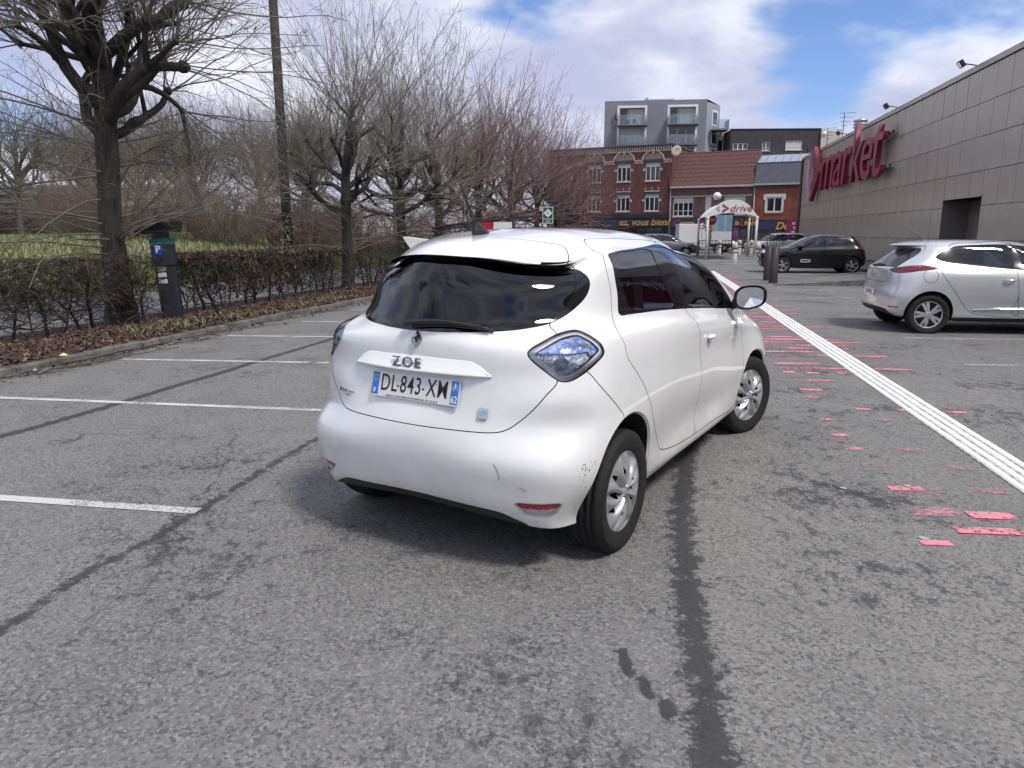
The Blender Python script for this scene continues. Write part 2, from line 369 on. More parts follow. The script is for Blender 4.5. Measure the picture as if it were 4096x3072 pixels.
def region_uv(surf,poly,n=6,smooth=True):
    """signed 3-d distance to a closed curve drawn on the surface, negative inside"""
    pu=dense(poly,n) if smooth else np.array(poly,float)
    Q=surf.ev(np.clip(pu[:,0],0,None),pu[:,1]); off=pu[:,0]<-.02
    Q[off,1]=.25                                 # parts of the outline past the centre line lie on the other half
    lo,hi=Q.min(0)-.05,Q.max(0)+.05
    def fn(P,uv):
        i=inside(pu,uv); d=np.full(len(P),.06); m=((P>lo)&(P<hi)).all(1); d[m]=dist_poly(Q,P[m]); return np.where(i,-d,d)
    return fn
def region_2d(poly,axes,cond=None,n=6,smooth=True):
    pu=dense(poly,n) if smooth else np.array(poly,float)
    def fn(P,uv):
        X=P[:,axes]; d=dist_poly(pu,X); r=np.where(inside(pu,X),-d,d)
        if cond is not None: r=np.where(cond(P,uv),r,np.maximum(r,.05))
        return r
    return fn
def lathe_np(prof,n,axis_y=True):
    pr=np.array(prof); w=np.linspace(0,2*np.pi,n,endpoint=False); k=len(pr)
    V=np.zeros((n,k,3)); V[...,0]=pr[None,:,0]*np.cos(w)[:,None]; V[...,2]=pr[None,:,0]*np.sin(w)[:,None]; V[...,1]=pr[None,:,1]
    i=np.arange(n)[:,None]; j=np.arange(k-1)[None]; a=i*k+j; b=((i+1)%n)*k+j
    F=np.stack([a,b,b+1,a+1],-1).reshape(-1,4); return V.reshape(-1,3),F
def build_wheel(parent,pos,steer,side,Rt,wd,rr,cap,mats,name='wheel'):
    """side -1 right, +1 left; the outer face points along local -y before mirroring"""
    h=wd/2
    prof=[(rr-.012,h*.8),(rr,h*.92),(rr+.02,h*1.0),((rr+Rt)/2,h*1.06),(Rt-.022,h*.99),(Rt-.006,h*.90)]
    y=h*.80
    for g in (.58,.2,-.2,-.58):
        prof+=[(Rt-.001,h*(g+.10)),(Rt-.009,h*(g+.09)),(Rt-.009,h*(g-.03)),(Rt,h*(g-.04))]
    prof+=[(Rt-.006,-h*.90),(Rt-.022,-h*.99),((rr+Rt)/2+.03,-h*1.05),((rr+Rt)/2+.018,-h*1.045),((rr+Rt)/2+.012,-h*1.06),((rr+Rt)/2,-h*1.06),(rr+.02,-h*1.0),(rr,-h*.92),(rr-.012,-h*.8)]
    V,F=lathe_np(prof,72); 
    hub=MB(); hub.lathe([(.0,-h*.25),(rr*.95,-h*.25),(rr*.98,h*.7)],32,Matrix.Rotation(R_(90),4,'X').inverted())
    w=hub.build(name,M['black_plastic'],parent)
    w.location=pos; w.rotation_euler=(0,0,steer+(math.pi if side>0 else 0))
    fl=V.copy(); flat=fl[:,2]<-(Rt-.012); fl[flat,2]=-(Rt-.012)
    t=addobj('tyre',mkmesh('tyre',fl,F,mats[0],True),w)
    c=cap(rr,h); addobj('rim',mkmesh('rim',c[0],c[1],mats[1],True,fm=c[2] if len(c)>2 else None),w)
    return w
def cap_grid(rr,h,hfun,hole,nr=44,na=180,lip=True,spin=0.):
    r=np.linspace(.0,rr,nr); w=np.linspace(0,2*np.pi,na,endpoint=False)+spin
    Rr,Wt=np.meshgrid(r,w); Z=hfun(Rr,Wt-spin); V=np.stack([Rr*np.cos(Wt),-Z,Rr*np.sin(Wt)],-1).reshape(-1,3)
    i=np.arange(na)[:,None]; j=np.arange(nr-1)[None]; a=i*nr+j; b=((i+1)%na)*nr+j
    F=np.stack([a,a+1,b+1,b],-1).reshape(-1,4)
    Rc=(Rr[:, :-1]+Rr[:,1:])/2; Wc=(Wt[:,:-1])+np.pi/na-spin
    keep=~hole(Rc,Wc).reshape(-1)
    return V,F[keep]
def cap_petals(rr,h):
    """five leaf-shaped pods with a dark slit in each"""
    n=5
    def loc(r,w):
        q=np.clip(r/rr,0,1); a=((w+.22*q)%(2*np.pi/n))-np.pi/n; return a/(np.pi/n),q
    def hf(r,w):
        a,q=loc(r,w); at=np.abs(a); base=h*(.88+.14*(1-q*q))
        wid=.78*np.sin(np.pi*np.clip((q-.10)/.94,0,1))**.55+1e-3; t=at/wid
        env=np.sin(np.pi*np.clip((q-.14)/.82,0,1))
        pod=np.where(t<1,.020*np.sin(np.pi*np.clip(t,0,1)**1.3)-.020*np.exp(-(t/.30)**2),-.024*np.clip((t-1)*2.5,0,1))*env**.6
        rim=np.where(q>.955,.004-.012*((q-.955)/.045)**2,0); hubb=.008*np.exp(-(r/.020)**2)
        return base+pod+rim+hubb
    def hole(r,w):
        a,q=loc(r,w); at=np.abs(a); s_=np.sin(np.pi*np.clip((q-.34)/.34,0,1)); g=np.sin(np.pi*np.clip((q-.52)/.22,0,1))
        return (at<.26*s_)|((at>1-.18*g)&(q>.52)&(q<.74))
    return cap_grid(rr,h,hf,hole,64,300)
def cap_spokes(n,pair,wid,taper=.0,depth=.045):
    def cap(rr,h):
        def loc(r,w):
            a=(w%(2*np.pi/n))-np.pi/n
            return r*np.sin(a)
        def on(r,w):
            x=loc(r,w); q=r/rr
            sp=np.abs(np.abs(x)-pair*q)<wid*(1-taper*q) if pair else np.abs(x)<wid*(1-taper*q)
            return sp|(r<rr*.24)|(r>rr*.90)
        def hf(r,w):
            return h*.92-.02*(r/rr)**2+np.where(r>rr*.93,.012,0)+np.where(r<rr*.16,.006,0)
        return cap_grid(rr,h,hf,lambda r,w:~on(r,w),40,220)
    return cap
M['dark_chrome']=mat('dark_chrome',(.22,.24,.30),.15,1.0)
M['red_lens']=mat('red_lens',(.32,.012,.03),.12,coat=.8,bump=.2,bscale=500)
M['clear_lens']=mat('clear_lens',(.50,.50,.52),.15,.5,coat=1.0,bump=.6,bscale=260,stretch=(.3,1,1))
M['lamp_lens']=glass_mat('clear_lamp_lens',(.93,.95,.98),.03)
M['lamp_dark']=mat('lamp_bezel',(.55,.56,.58),.18,.35)
M['lamp_white']=mat('lamp_light_guide',(.86,.88,.92),.25)
M['lamp_blue']=mat('lamp_blue_lens',(.14,.30,.86),.12,.1,col2=(.62,.74,.96),nscale=38,namt=(.44,.60),bump=.6,bscale=90,coat=1)
M['lamp_chrome']=mat('lamp_reflector',(.80,.82,.85),.14,.45,col2=(.48,.56,.80),nscale=60,namt=(.5,.6),bump=.9,bscale=70)
M['plate']=mat('number_plate_white',(.78,.78,.76),.35,coat=.3,col2=(.70,.70,.68),nscale=14)
M['plate_blue']=mat('plate_blue',(.02,.16,.56),.35,coat=.4)
M['ink']=mat('black_ink',(.012,.012,.014),.45)
M['star']=mat('star_yellow',(.75,.68,.30),.5)
M['emblem_gold']=mat('emblem_gold',(.62,.52,.30),.4)
M['emblem_blue']=mat('emblem_blue',(.10,.45,.80),.35)
M['handle_recess']=mat('handle_recess_paint',(.80,.81,.82),.3,coat=.8)
M['scuff']=mat('scuff_mark',(.10,.09,.08),.8)
def grime(m):
    nt=m.node_tree; N=nt.nodes; L=nt.links; b=N['Principled BSDF']; src=b.inputs['Base Color'].links[0].from_socket
    tc=N.new('ShaderNodeTexCoord'); sp=N.new('ShaderNodeSeparateXYZ'); L.new(tc.outputs['Object'],sp.inputs[0])
    r=N.new('ShaderNodeMapRange'); L.new(sp.outputs[2],r.inputs[0]); r.inputs[1].default_value=.62; r.inputs[2].default_value=.22; r.inputs[3].default_value=0; r.inputs[4].default_value=.55
    n=N.new('ShaderNodeTexNoise'); n.inputs['Scale'].default_value=7; n.inputs['Detail'].default_value=7; n.inputs['Roughness'].default_value=.7; L.new(tc.outputs['Object'],n.inputs[0])
    q=N.new('ShaderNodeMapRange'); L.new(n.outputs['Fac'],q.inputs[0]); q.inputs[1].default_value=.35; q.inputs[2].default_value=.75
    k=N.new('ShaderNodeMath'); k.operation='MULTIPLY'; L.new(r.outputs[0],k.inputs[0]); L.new(q.outputs[0],k.inputs[1])
    x=N.new('ShaderNodeMix'); x.data_type='RGBA'; L.new(k.outputs[0],x.inputs['Factor']); L.new(src,x.inputs['A']); x.inputs['B'].default_value=(.38,.35,.30,1); L.new(x.outputs['Result'],b.inputs['Base Color'])
grime(M['white_paint'])
# ------------------------------------------------------------------ ground
BANDS=[ # polyline, half width, kind of dark tar / damp streak in the asphalt
 ([(1.72,6.9),(1.50,5.7),(1.27,5.05),(1.02,4.13),(.86,3.4),(.75,2.76),(.70,2.41),(.62,2.0),(.52,1.4)],.035,.16),
 ([(-2.25,2.0),(-2.06,2.67),(-2.01,3.13),(-1.9,3.5),(-1.8,3.93),(-1.65,4.85),(-1.51,5.46),(-1.3,6.3)],.013,.085),
 ([(-4.6,4.3),(-4.01,5.51),(-3.80,6.2),(-3.66,6.73),(-3.5,7.45),(-3.3,8.2),(-3.17,8.85),(-2.69,10.87),(-2.2,13)],.045,.06),
 ([(.405,2.54),(.44,2.40),(.49,2.24),(.535,2.12)],.020,.02),
 ([(1.95,4.42),(2.15,4.2),(2.4,4.05)],.10,.25)]
def build_ground():
    def axis(lo,hi,step,far,g=1.16):
        a=list(np.arange(lo,hi+1e-6,step)); s=step
        while a[-1]<far: s*=g; a.append(a[-1]+s)
        s=step
        while a[0]>-far: s*=g; a.insert(0,a[0]-s)
        return np.array(a)
    xs=axis(-5.2,5.2,.045,420); ys=axis(1.4,9.5,.045,420)
    X,Y=np.meshgrid(xs,ys); P=np.c_[X.ravel(),Y.ravel()]; n=len(xs); m=len(ys)
    Z=np.zeros(len(P))
    i=np.arange((m-1)*n).reshape(m-1,n)[:,:-1].ravel(); F=np.c_[i,i+1,i+n+1,i+n]
    me=mkmesh('parking_lot',np.c_[P,Z],F,M['asphalt'])
    near=(np.abs(P[:,0])<7)&(P[:,1]>.5)&(P[:,1]<15)
    band=np.zeros(len(P)); 
    for pl,hw,soft in BANDS:
        d=np.full(len(P),9.); d[near]=dist_poly(dense(pl,5,False),P[near],False); band=np.maximum(band,np.clip(1-(d-hw)/soft,0,1.6)*(1.0 if soft<.2 else .62))
    at=me.attributes.new('band','FLOAT','POINT'); at.data.foreach_set('value',band.astype(np.float32))
    # newer, smoother asphalt to the right of the long joint
    j=dense(BANDS[0][0],5,False); jx=np.interp(P[:,1],j[::-1,1],j[::-1,0],left=.4,right=2.0); sd=np.clip((P[:,0]-jx)/.12+.5,0,1)*np.clip((9.5-P[:,1])/2.5,0,1)
    at=me.attributes.new('fresh','FLOAT','POINT'); at.data.foreach_set('value',sd.astype(np.float32))
    # older surface of the bays left of the thin crack
    j=dense(BANDS[1][0],5,False); jx=np.interp(P[:,1],j[:,1],j[:,0],left=-2.4,right=-1.2); sd=np.clip((jx-P[:,0])/.10+.5,0,1)
    at=me.attributes.new('bay','FLOAT','POINT'); at.data.foreach_set('value',sd.astype(np.float32))
    return tag(addobj('parking_lot',me),kind='structure')
def asphalt():
    m,nt,N,L,b=nodes('asphalt')
    tc=N.new('ShaderNodeTexCoord'); 
    def mp(sc): 
        q=N.new('ShaderNodeMapping'); L.new(tc.outputs['Object'],q.inputs[0]); q.inputs['Scale'].default_value=sc; return q.outputs[0]
    def noise(v,scale,detail=4,rough=.6):
        n=N.new('ShaderNodeTexNoise'); n.inputs['Scale'].default_value=scale; n.inputs['Detail'].default_value=detail; n.inputs['Roughness'].default_value=rough; L.new(v,n.inputs[0]); return n.outputs['Fac']
    def rng_(f,a,b_,c=0.,d=1.):
        r=N.new('ShaderNodeMapRange'); L.new(f,r.inputs[0]); r.inputs[1].default_value=a; r.inputs[2].default_value=b_; r.inputs[3].default_value=c; r.inputs[4].default_value=d; return r.outputs[0]
    def mix(f,a,b_):
        x=N.new('ShaderNodeMix'); x.data_type='RGBA'
        (L.new(f,x.inputs['Factor']) if not isinstance(f,float) else setattr(x.inputs['Factor'],'default_value',f))
        for k,v in (('A',a),('B',b_)):
            if isinstance(v,tuple): x.inputs[k].default_value=(*v,1)
            else: L.new(v,x.inputs[k])
        return x.outputs['Result']
    def mth(op,a,c):
        q=N.new('ShaderNodeMath'); q.operation=op
        for i,v in enumerate((a,c)):
            if isinstance(v,(int,float)): q.inputs[i].default_value=v
            else: L.new(v,q.inputs[i])
        return q.outputs[0]
    def attr(n):
        a=N.new('ShaderNodeAttribute'); a.attribute_name=n; return a.outputs['Fac']
    o=mp((1,1,1)); band,fresh,bay=attr('band'),attr('fresh'),attr('bay')
    base=mix(fresh,(.235,.231,.217),(.29,.285,.26)); base=mix(bay,base,(.25,.246,.23))
    large=noise(o,.55,5); base=mix(rng_(large,.3,.7,0,.5),base,(.175,.173,.168))
    base=mix(rng_(noise(mp((1,.45,1)),1.6,5),.5,.72,0,.5),base,(.15,.149,.146))
    # aggregate: pale stones and dark pits
    v=N.new('ShaderNodeTexVoronoi'); v.inputs['Scale'].default_value=85; L.new(o,v.inputs[0]); 
    vr=N.new('ShaderNodeSeparateColor'); L.new(v.outputs['Color'],vr.inputs[0])
    pit=mth('MULTIPLY',rng_(vr.outputs[0],.35,.95,0.,.8),rng_(noise(o,3.,3),.3,.65,.5,1.))
    base=mix(pit,base,(.055,.056,.062)); base=mix(rng_(vr.outputs[1],.70,.95,0,.7),base,(.34,.34,.33))
    base=mix(rng_(noise(o,260,2),.38,.68,0.,.5),base,(.060,.060,.064))
    v2=N.new('ShaderNodeTexVoronoi'); v2.inputs['Scale'].default_value=21; L.new(o,v2.inputs[0]); base=mix(rng_(v2.outputs['Distance'],.045,.065,.8,0),base,(.50,.50,.49))
    # scattered dark blotches, rougher and more frequent in some zones
    bl=noise(mp((1,.7,1)),9.5,7,.74); zone=noise(o,.75,3); blot=mth('SUBTRACT',mth('ADD',bl,rng_(zone,.35,.65,-.10,.09)),mth('MULTIPLY',bay,.035)); base=mix(rng_(blot,.565,.64,0,.72),base,(.046,.047,.052))
    bl2=noise(mp((1,.55,1)),34,5,.75); base=mix(rng_(mth('ADD',bl2,rng_(zone,.4,.65,-.07,.06)),.575,.63,0,.8),base,(.048,.049,.054))
    # a few hairline cracks
    wv=N.new('ShaderNodeVectorMath'); wv.operation='ADD'; nn_=N.new('ShaderNodeTexNoise'); nn_.inputs['Scale'].default_value=2.2; nn_.inputs['Detail'].default_value=6; L.new(o,nn_.inputs[0]); sc_=N.new('ShaderNodeVectorMath'); sc_.operation='SCALE'; L.new(nn_.outputs['Color'],sc_.inputs[0]); sc_.inputs['Scale'].default_value=.55; L.new(o,wv.inputs[0]); L.new(sc_.outputs[0],wv.inputs[1])
    v3=N.new('ShaderNodeTexVoronoi'); v3.feature='DISTANCE_TO_EDGE'; v3.inputs['Scale'].default_value=.42; L.new(wv.outputs[0],v3.inputs[0]); ck=mth('MULTIPLY',rng_(v3.outputs['Distance'],.0015,.0045,1,0),rng_(noise(o,.6,2),.50,.58)); base=mix(rng_(ck,0,1,0,.75),base,(.035,.035,.038))
    # tar joints with ragged edges
    rag=noise(o,11,8,.76); fine_=noise(o,60,4,.7); bb=mth('ADD',mth('ADD',band,mth('MULTIPLY',mth('SUBTRACT',rag,.5),2.3)),mth('MULTIPLY',mth('SUBTRACT',fine_,.5),.9)); bm=mth('MULTIPLY',rng_(bb,.70,.92),rng_(band,.02,.2))
    base=mix(rng_(bm,0,1,0,.86),base,(.034,.034,.038))
    L.new(base,b.inputs['Base Color'])
    L.new(rng_(bm,0,1,.82,.62),b.inputs['Roughness']); b.inputs['Specular IOR Level'].default_value=.32
    h=mth('ADD',mth('MULTIPLY',vr.outputs[0],.6),mth('MULTIPLY',noise(o,240,3),.7)); bp=N.new('ShaderNodeBump'); bp.inputs['Strength'].default_value=.55; bp.inputs['Distance'].default_value=.004; L.new(h,bp.inputs['Height']); L.new(bp.outputs[0],b.inputs['Normal'])
    return m
M['asphalt']=asphalt()
def worn(name,col,lo,hi,scale=26,rough=.7,scale2=3.):
    """worn road paint: the asphalt shows through in flakes"""
    m,nt,N,L,b=nodes(name); out=N['Material Output']; b.inputs['Base Color'].default_value=_rgb(col); b.inputs['Roughness'].default_value=rough
    tc=N.new('ShaderNodeTexCoord'); n=N.new('ShaderNodeTexNoise'); n.inputs['Scale'].default_value=scale; n.inputs['Detail'].default_value=6; n.inputs['Roughness'].default_value=.72; L.new(tc.outputs['Object'],n.inputs[0])
    n2=N.new('ShaderNodeTexNoise'); n2.inputs['Scale'].default_value=scale2; L.new(tc.outputs['Object'],n2.inputs[0])
    a=N.new('ShaderNodeMath'); a.operation='MULTIPLY_ADD'; L.new(n2.outputs['Fac'],a.inputs[0]); a.inputs[1].default_value=.55; L.new(n.outputs['Fac'],a.inputs[2])
    r=N.new('ShaderNodeMapRange'); L.new(a.outputs[0],r.inputs[0]); r.inputs[1].default_value=lo; r.inputs[2].default_value=hi
    t=N.new('ShaderNodeBsdfTransparent'); x=N.new('ShaderNodeMixShader'); L.new(r.outputs[0],x.inputs[0]); L.new(b.outputs[0],x.inputs[1]); L.new(t.outputs[0],x.inputs[2]); L.new(x.outputs[0],out.inputs[0])
    return m
M['line_white']=worn('worn_white_road_paint',(.56,.56,.54),.76,.94,70)
M['line_faded']=worn('faded_white_road_paint',(.42,.42,.42),.72,.92,60)
M['pink']=worn('worn_pink_road_paint',(.80,.25,.32),.74,.90,26)
M['pink_faint']=worn('faint_pink_road_paint',(.50,.25,.28),.62,.84,34)
LOT=build_ground()
def sheet(name,pts,mat_,parent,z=.004,jag=0.,seed=0):
    rs=random.Random(seed)
    mb=MB(); V=[(x,y,z) for x,y in pts]; mb.add(V,[tuple(range(len(V)))]); return mb.build(name,mat_,parent)
def line(a,b,w,mat_,name='bay_line',z=.004):
    a=Vector((*a,0)); b=Vector((*b,0)); d=(b-a).normalized(); n=Vector((-d.y,d.x,0))*w/2
    return sheet(name,[(p.x,p.y) for p in (a-n,b-n,b+n,a+n)],mat_,LOT,z)
for (a,b,mm) in (((-5.2,4.52),(-1.80,3.95),'line_white'),((-5.4,6.95),(-1.25,6.30),'line_white'),((-4.93,9.06),(-1.4,8.72),'line_white'),((-4.37,11.17),(-1.2,10.98),'line_white'),((-3.75,13.0),(-.9,12.82),'line_white'),((-3.3,15.0),(-.5,14.75),'line_white'),((-2.9,17.3),(0,17.0),'line_white'),((-2.4,19.6),(.5,19.3),'line_white')):
    line(a,b,.085,M[mm])
for x,y in ((7.56,20.1),(7.18,17.87),(6.73,15.49),(6.3,13.2),(5.83,10.95),(5.46,8.68),(5.0,6.4)):
    line((x,y),(x+4.9,y-.5),.085,M['line_faded'])
for x,y in ((9.6,30.5),(10.0,32.9),(10.5,35.3)): line((x,y),(x+4.6,y-.5),.09,M['line_faded'])
# worn pink hatching beside the guide strip
rs=random.Random(3)
def strip_x(y): return 3.33+(y-4.5)*.1862
y=3.5; k=0
while y<30:
    cx=strip_x(y); near=y<8.2
    x0=cx-1.02+rs.uniform(-.05,.08); x1=cx+.62+rs.uniform(-.1,.1)
    if y>6.5: x1=cx+.58; x0=cx-.92+.0*y
    for q in range(3):
        a=x0+(x1-x0)*rs.uniform(0,.5) if q else x0; b=min(x1,a+rs.uniform(.25,1.3)) if not near else min(x1,a+rs.uniform(.08,.28))
        if near and rs.random()<.25: a+=rs.uniform(.5,1.2); b=min(a+rs.uniform(.1,.35),cx+1.3)
        if b-a<.05 or (rs.random()<(.5 if near else .42) and q): continue
        w=rs.uniform(.06,.11); mm=M['pink'] if rs.random()<.55 else M['pink_faint']
        yy=y+rs.uniform(-.03,.03); sl=-.10
        line((a,yy-(a-x0)*.10),(b,yy-(b-x0)*.10),w,mm,'pink_stripe',.0045+.0005*q)
    y+=rs.uniform(.25,.36) if y>8 else rs.uniform(.35,.5)
line((2.38,3.68),(2.85,3.63),.09,M['pink'],'pink_stripe',.0062)
# raised white guide strip: four ribs on a base
def guide():
    g=thing('guide_strip','white ribbed tactile guide strip running diagonally across the asphalt','guide strip',(0,0,0))
    mb=MB(); a=Vector((2.50,.0,0)); 
    def ctr(y): return Vector((strip_x(y),y,0))
    y0,y1=1.5,30.
    d=(ctr(y1)-ctr(y0)).normalized(); n=Vector((d.y,-d.x,0)); Ln=(ctr(y1)-ctr(y0)).length
    mb.box((ctr(y0)+ctr(y1))/2+Vector((0,0,.0035)),(.30,Ln,.005),rz=-math.atan2(d.x,d.y)); mb.build('base',M['strip_base'],g)
    for k in range(4):
        off=(-.115+.0767*k)
        mb=MB(); prof=[(-.027,0),(-.020,.008),(.020,.008),(.027,0)]
        V=[];F=[]; ns=60
        for i in range(ns+1):
            p=ctr(y0+(y1-y0)*i/ns)+n*(off+rng.uniform(-.003,.003))
            for q,h in prof: V.append(p+n*q+Vector((0,0,.006+h)))
        for i in range(ns):
            for j in range(3): a_=i*4+j; F.append((a_,a_+1,a_+5,a_+4))
        mb.add(V,F); mb.build('rib',M['strip_white'],g)
M['strip_base']=mat('strip_base',(.45,.45,.43),.8,col2=(.12,.12,.12),nscale=14,namt=(.45,.6))
M['strip_white']=mat('strip_white_paint',(.88,.87,.84),.6,col2=(.58,.57,.54),nscale=9,namt=(.58,.78),bump=.2)
guide()
# ---- verge, kerb, path and lawn on the left
KERB=np.array([(-6.3,5.2),(-5.65,7.91),(-5.27,9.44),(-4.75,11.69),(-4.22,13.73),(-3.43,16.8),(-2.5,20.4),(-1.4,24.5),(.3,31),(2.6,40),(5,50)])
def kx(y): return np.interp(y,KERB[:,1],KERB[:,0])
M['kerb']=mat('kerb_concrete',(.17,.165,.15),.9,col2=(.075,.068,.058),nscale=5,namt=(.4,.65),bump=.6,bscale=40)
M['soil']=mat('leaf_litter_soil',(.055,.030,.024),.95,col2=(.10,.055,.045),nscale=16,bump=.9,bscale=45)
M['path']=mat('path_asphalt',(.16,.16,.165),.85,col2=(.12,.12,.125),nscale=2,bump=.3,bscale=150)
M['lawn']=mat('lawn_soil',(.16,.19,.075),.95,col2=(.25,.26,.12),nscale=1.2,bump=.8,bscale=12)
kr=thing('kerb',None,None); kr['kind']='structure'
pts=dense(KERB,8,False); L_=np.r_[0,np.cumsum(np.hypot(*np.diff(pts,axis=0).T))]
def kat(s): return np.array([np.interp(s,L_,pts[:,0]),np.interp(s,L_,pts[:,1])])
s=0.; rs=random.Random(11)
while s<42:
    a,b=kat(s+.006),kat(s+.994); d=(b-a)/np.linalg.norm(b-a); n=np.array([-d[1],d[0]]); h=.085+rs.uniform(-.010,.008); o_=rs.uniform(-.006,.006)
    mb=MB(); V=[];
    for p in (a,b):
        p=p+n*o_
        V+=[(p[0],p[1],-.02),(p[0]+n[0]*.012,p[1]+n[1]*.012,h-.02),(p[0]+n[0]*.03,p[1]+n[1]*.03,h),(p[0]+n[0]*.14,p[1]+n[1]*.14,h),(p[0]+n[0]*.14,p[1]+n[1]*.14,-.02)]
    mb.add(V,[(i,i+1,i+6,i+5) for i in range(4)]+[(0,5,9,4)[::-1],(4,3,2,1,0),(5,6,7,8,9)]); mb.build('kerb_stone',M['kerb'],kr); s+=1.0
# verge soil strip and path behind it
def ribbon(name,ya,yb,off0,off1,z0,z1,mat_,step=.25,bump=0.,kind='structure'):
    ys=np.arange(ya,yb,step); V=[];F=[];k=9
    for y in ys:
        for j in range(k):
            t=j/(k-1); V.append((kx(y)+off0+(off1-off0)*t,y,z0+(z1-z0)*t+(rng.normal()*bump if 0<j<k-1 else 0)))
    for i in range(len(ys)-1):
        for j in range(k-1): a=i*k+j; F.append((a,a+1,a+k+1,a+k))
    F=[f[::-1] for f in F]
    me=mkmesh(name,V,F,mat_,True); return tag(addobj(name,me),kind=kind)
ribbon('verge',4,48,-.13,-2.5,.08,.07,M['soil'],bump=.016)
ribbon('path',0,70,-2.5,-7.0,.05,.03,M['path'],1.0)
for k in range(14):
    y=7+k*2.6; mb=MB(); x=kx(y)-3.3; mb.add([(x-.06,y,.055),(x+.06,y,.055),(x+.30,y+1.1,.055),(x+.18,y+1.1,.055)],[(0,1,2,3)]); mb.build('path_dash',M['line_white'],bpy.data.objects['path'])
def lawn_z(x,y):
    d=kx(y)-7.0-x; return .03+1.22*np.clip(d/11,0,1)**.9+.06*np.sin(x*.35+y*.21)*np.clip(d/4,0,1)
V=[];F=[]; ys=np.arange(2,95,1.2); ds=np.r_[np.arange(0,30,1.0),np.arange(30,90,5)]; k=len(ds)
for y in ys:
    for d in ds: x=kx(min(y,50))-6.9-d; V.append((x,y,float(lawn_z(x,min(y,50)))))
for i in range(len(ys)-1):
    for j in range(k-1): a=i*k+j; F.append((a,a+k,a+k+1,a+1))
tag(addobj('lawn',mkmesh('lawn',V,F,M['lawn'],True)),kind='structure')
def blades(name,n,xy,hmin,hmax,mats,zf,width=.02,lean=.4,label=None,cat=None,seed=1):
    r=np.random.default_rng(seed); P=xy(r,n); z=zf(P); h=r.uniform(hmin,hmax,n); a=r.uniform(0,2*np.pi,n); w=width*r.uniform(.6,1.4,n); ln=r.uniform(-lean,lean,(n,2))*h[:,None]
    ca,sa=np.cos(a)*w,np.sin(a)*w
    V=np.zeros((n,3,3)); V[:,0]=np.c_[P[:,0]-ca,P[:,1]-sa,z]; V[:,1]=np.c_[P[:,0]+ca,P[:,1]+sa,z]; V[:,2]=np.c_[P[:,0]+ln[:,0],P[:,1]+ln[:,1],z+h]
    F=np.arange(n*3).reshape(n,3); me=mkmesh(name,V.reshape(-1,3),F,mats,fm=r.integers(0,len(mats),n)); return tag(addobj(name,me),label,cat,kind='stuff')
M['grass_a']=mat('grass_green',(.13,.165,.055),.8); M['grass_b']=mat('grass_pale',(.27,.28,.14),.8); M['grass_c']=mat('grass_dry',(.34,.31,.20),.8)
def lawn_xy(r,n):
    y=9+r.uniform(0,1,n)**1.1*50; d=r.uniform(0,1,n)**1.5*34; return np.c_[np.array([kx(min(q,50)) for q in y])-7.0-d,y]
blades('grass',80000,lawn_xy,.10,.32,[M['grass_a'],M['grass_b'],M['grass_a'],M['grass_c']],lambda P:lawn_z(P[:,0],np.minimum(P[:,1],50)),.035,.5,'rough winter grass covering the bank behind the hedge','grass',3)
# fallen leaves, twigs and a few green tufts along the verge
def leaves(name,n,xyz,size,mats,seed,label,cat='leaves',flat=.5):
    r=np.random.default_rng(seed); P=xyz(r,n); a=r.uniform(0,2*np.pi,n); t=r.normal(0,flat,(n,2)); s_=size*r.uniform(.5,1.3,n)
    e1=np.c_[np.cos(a),np.sin(a),t[:,0]]*s_[:,None]; e2=np.c_[-np.sin(a),np.cos(a),t[:,1]]*s_[:,None]*.5
    V=np.stack([P-e1,P+e2,P+e1,P-e2],1).reshape(-1,3); F=np.arange(n*4).reshape(n,4); return addobj(name,mkmesh(name,V,F,mats,fm=r.integers(0,len(mats),n)))
M['leaf_a']=mat('dead_leaf_brown',(.100,.058,.044),.8); M['leaf_b']=mat('dead_leaf_dark',(.050,.031,.026),.8); M['leaf_c']=mat('dead_leaf_pale',(.19,.125,.09),.8)
def verge_xyz(r,n):
    y=r.uniform(6,26,n); off=-.05-np.abs(r.normal(0,.85,n)); return np.c_[np.array([kx(q) for q in y])+off,y,.09+r.uniform(0,.05,n)]
tag(leaves('fallen_leaves',14000,verge_xyz,.030,[M['leaf_a'],M['leaf_b'],M['leaf_b'],M['leaf_c']],5,None),'dead brown leaves littering the soil under the hedge','leaves',kind='stuff')
def gutter_xyz(r,n):
    y=r.uniform(6.5,20,n); off=.03+np.abs(r.normal(0,.16,n)); return np.c_[np.array([kx(q) for q in y])+off,y,.006+r.uniform(0,.015,n)]
tag(leaves('gutter_leaves',1300,gutter_xyz,.032,[M['leaf_a'],M['leaf_b'],M['leaf_c']],6,None,flat=.3),'dead leaves blown into the gutter along the kerb','leaves',kind='stuff')
def tuft_xy(r,n):
    c=np.array([(12.7,-.45),(13.3,-.35),(11.6,-.5),(15.0,-.35),(16.2,-.4),(10.9,-.7)]); i=r.integers(0,len(c),n); y=c[i,0]+r.normal(0,.22,n); return np.c_[np.array([kx(q) for q in y])+c[i,1]+r.normal(0,.13,n),y]
blades('weeds',520,tuft_xy,.04,.13,[M['grass_a'],M['grass_b']],lambda P:np.full(len(P),.10),.012,.9,'low green weeds sprouting along the kerb by the parking meter','weeds',4)
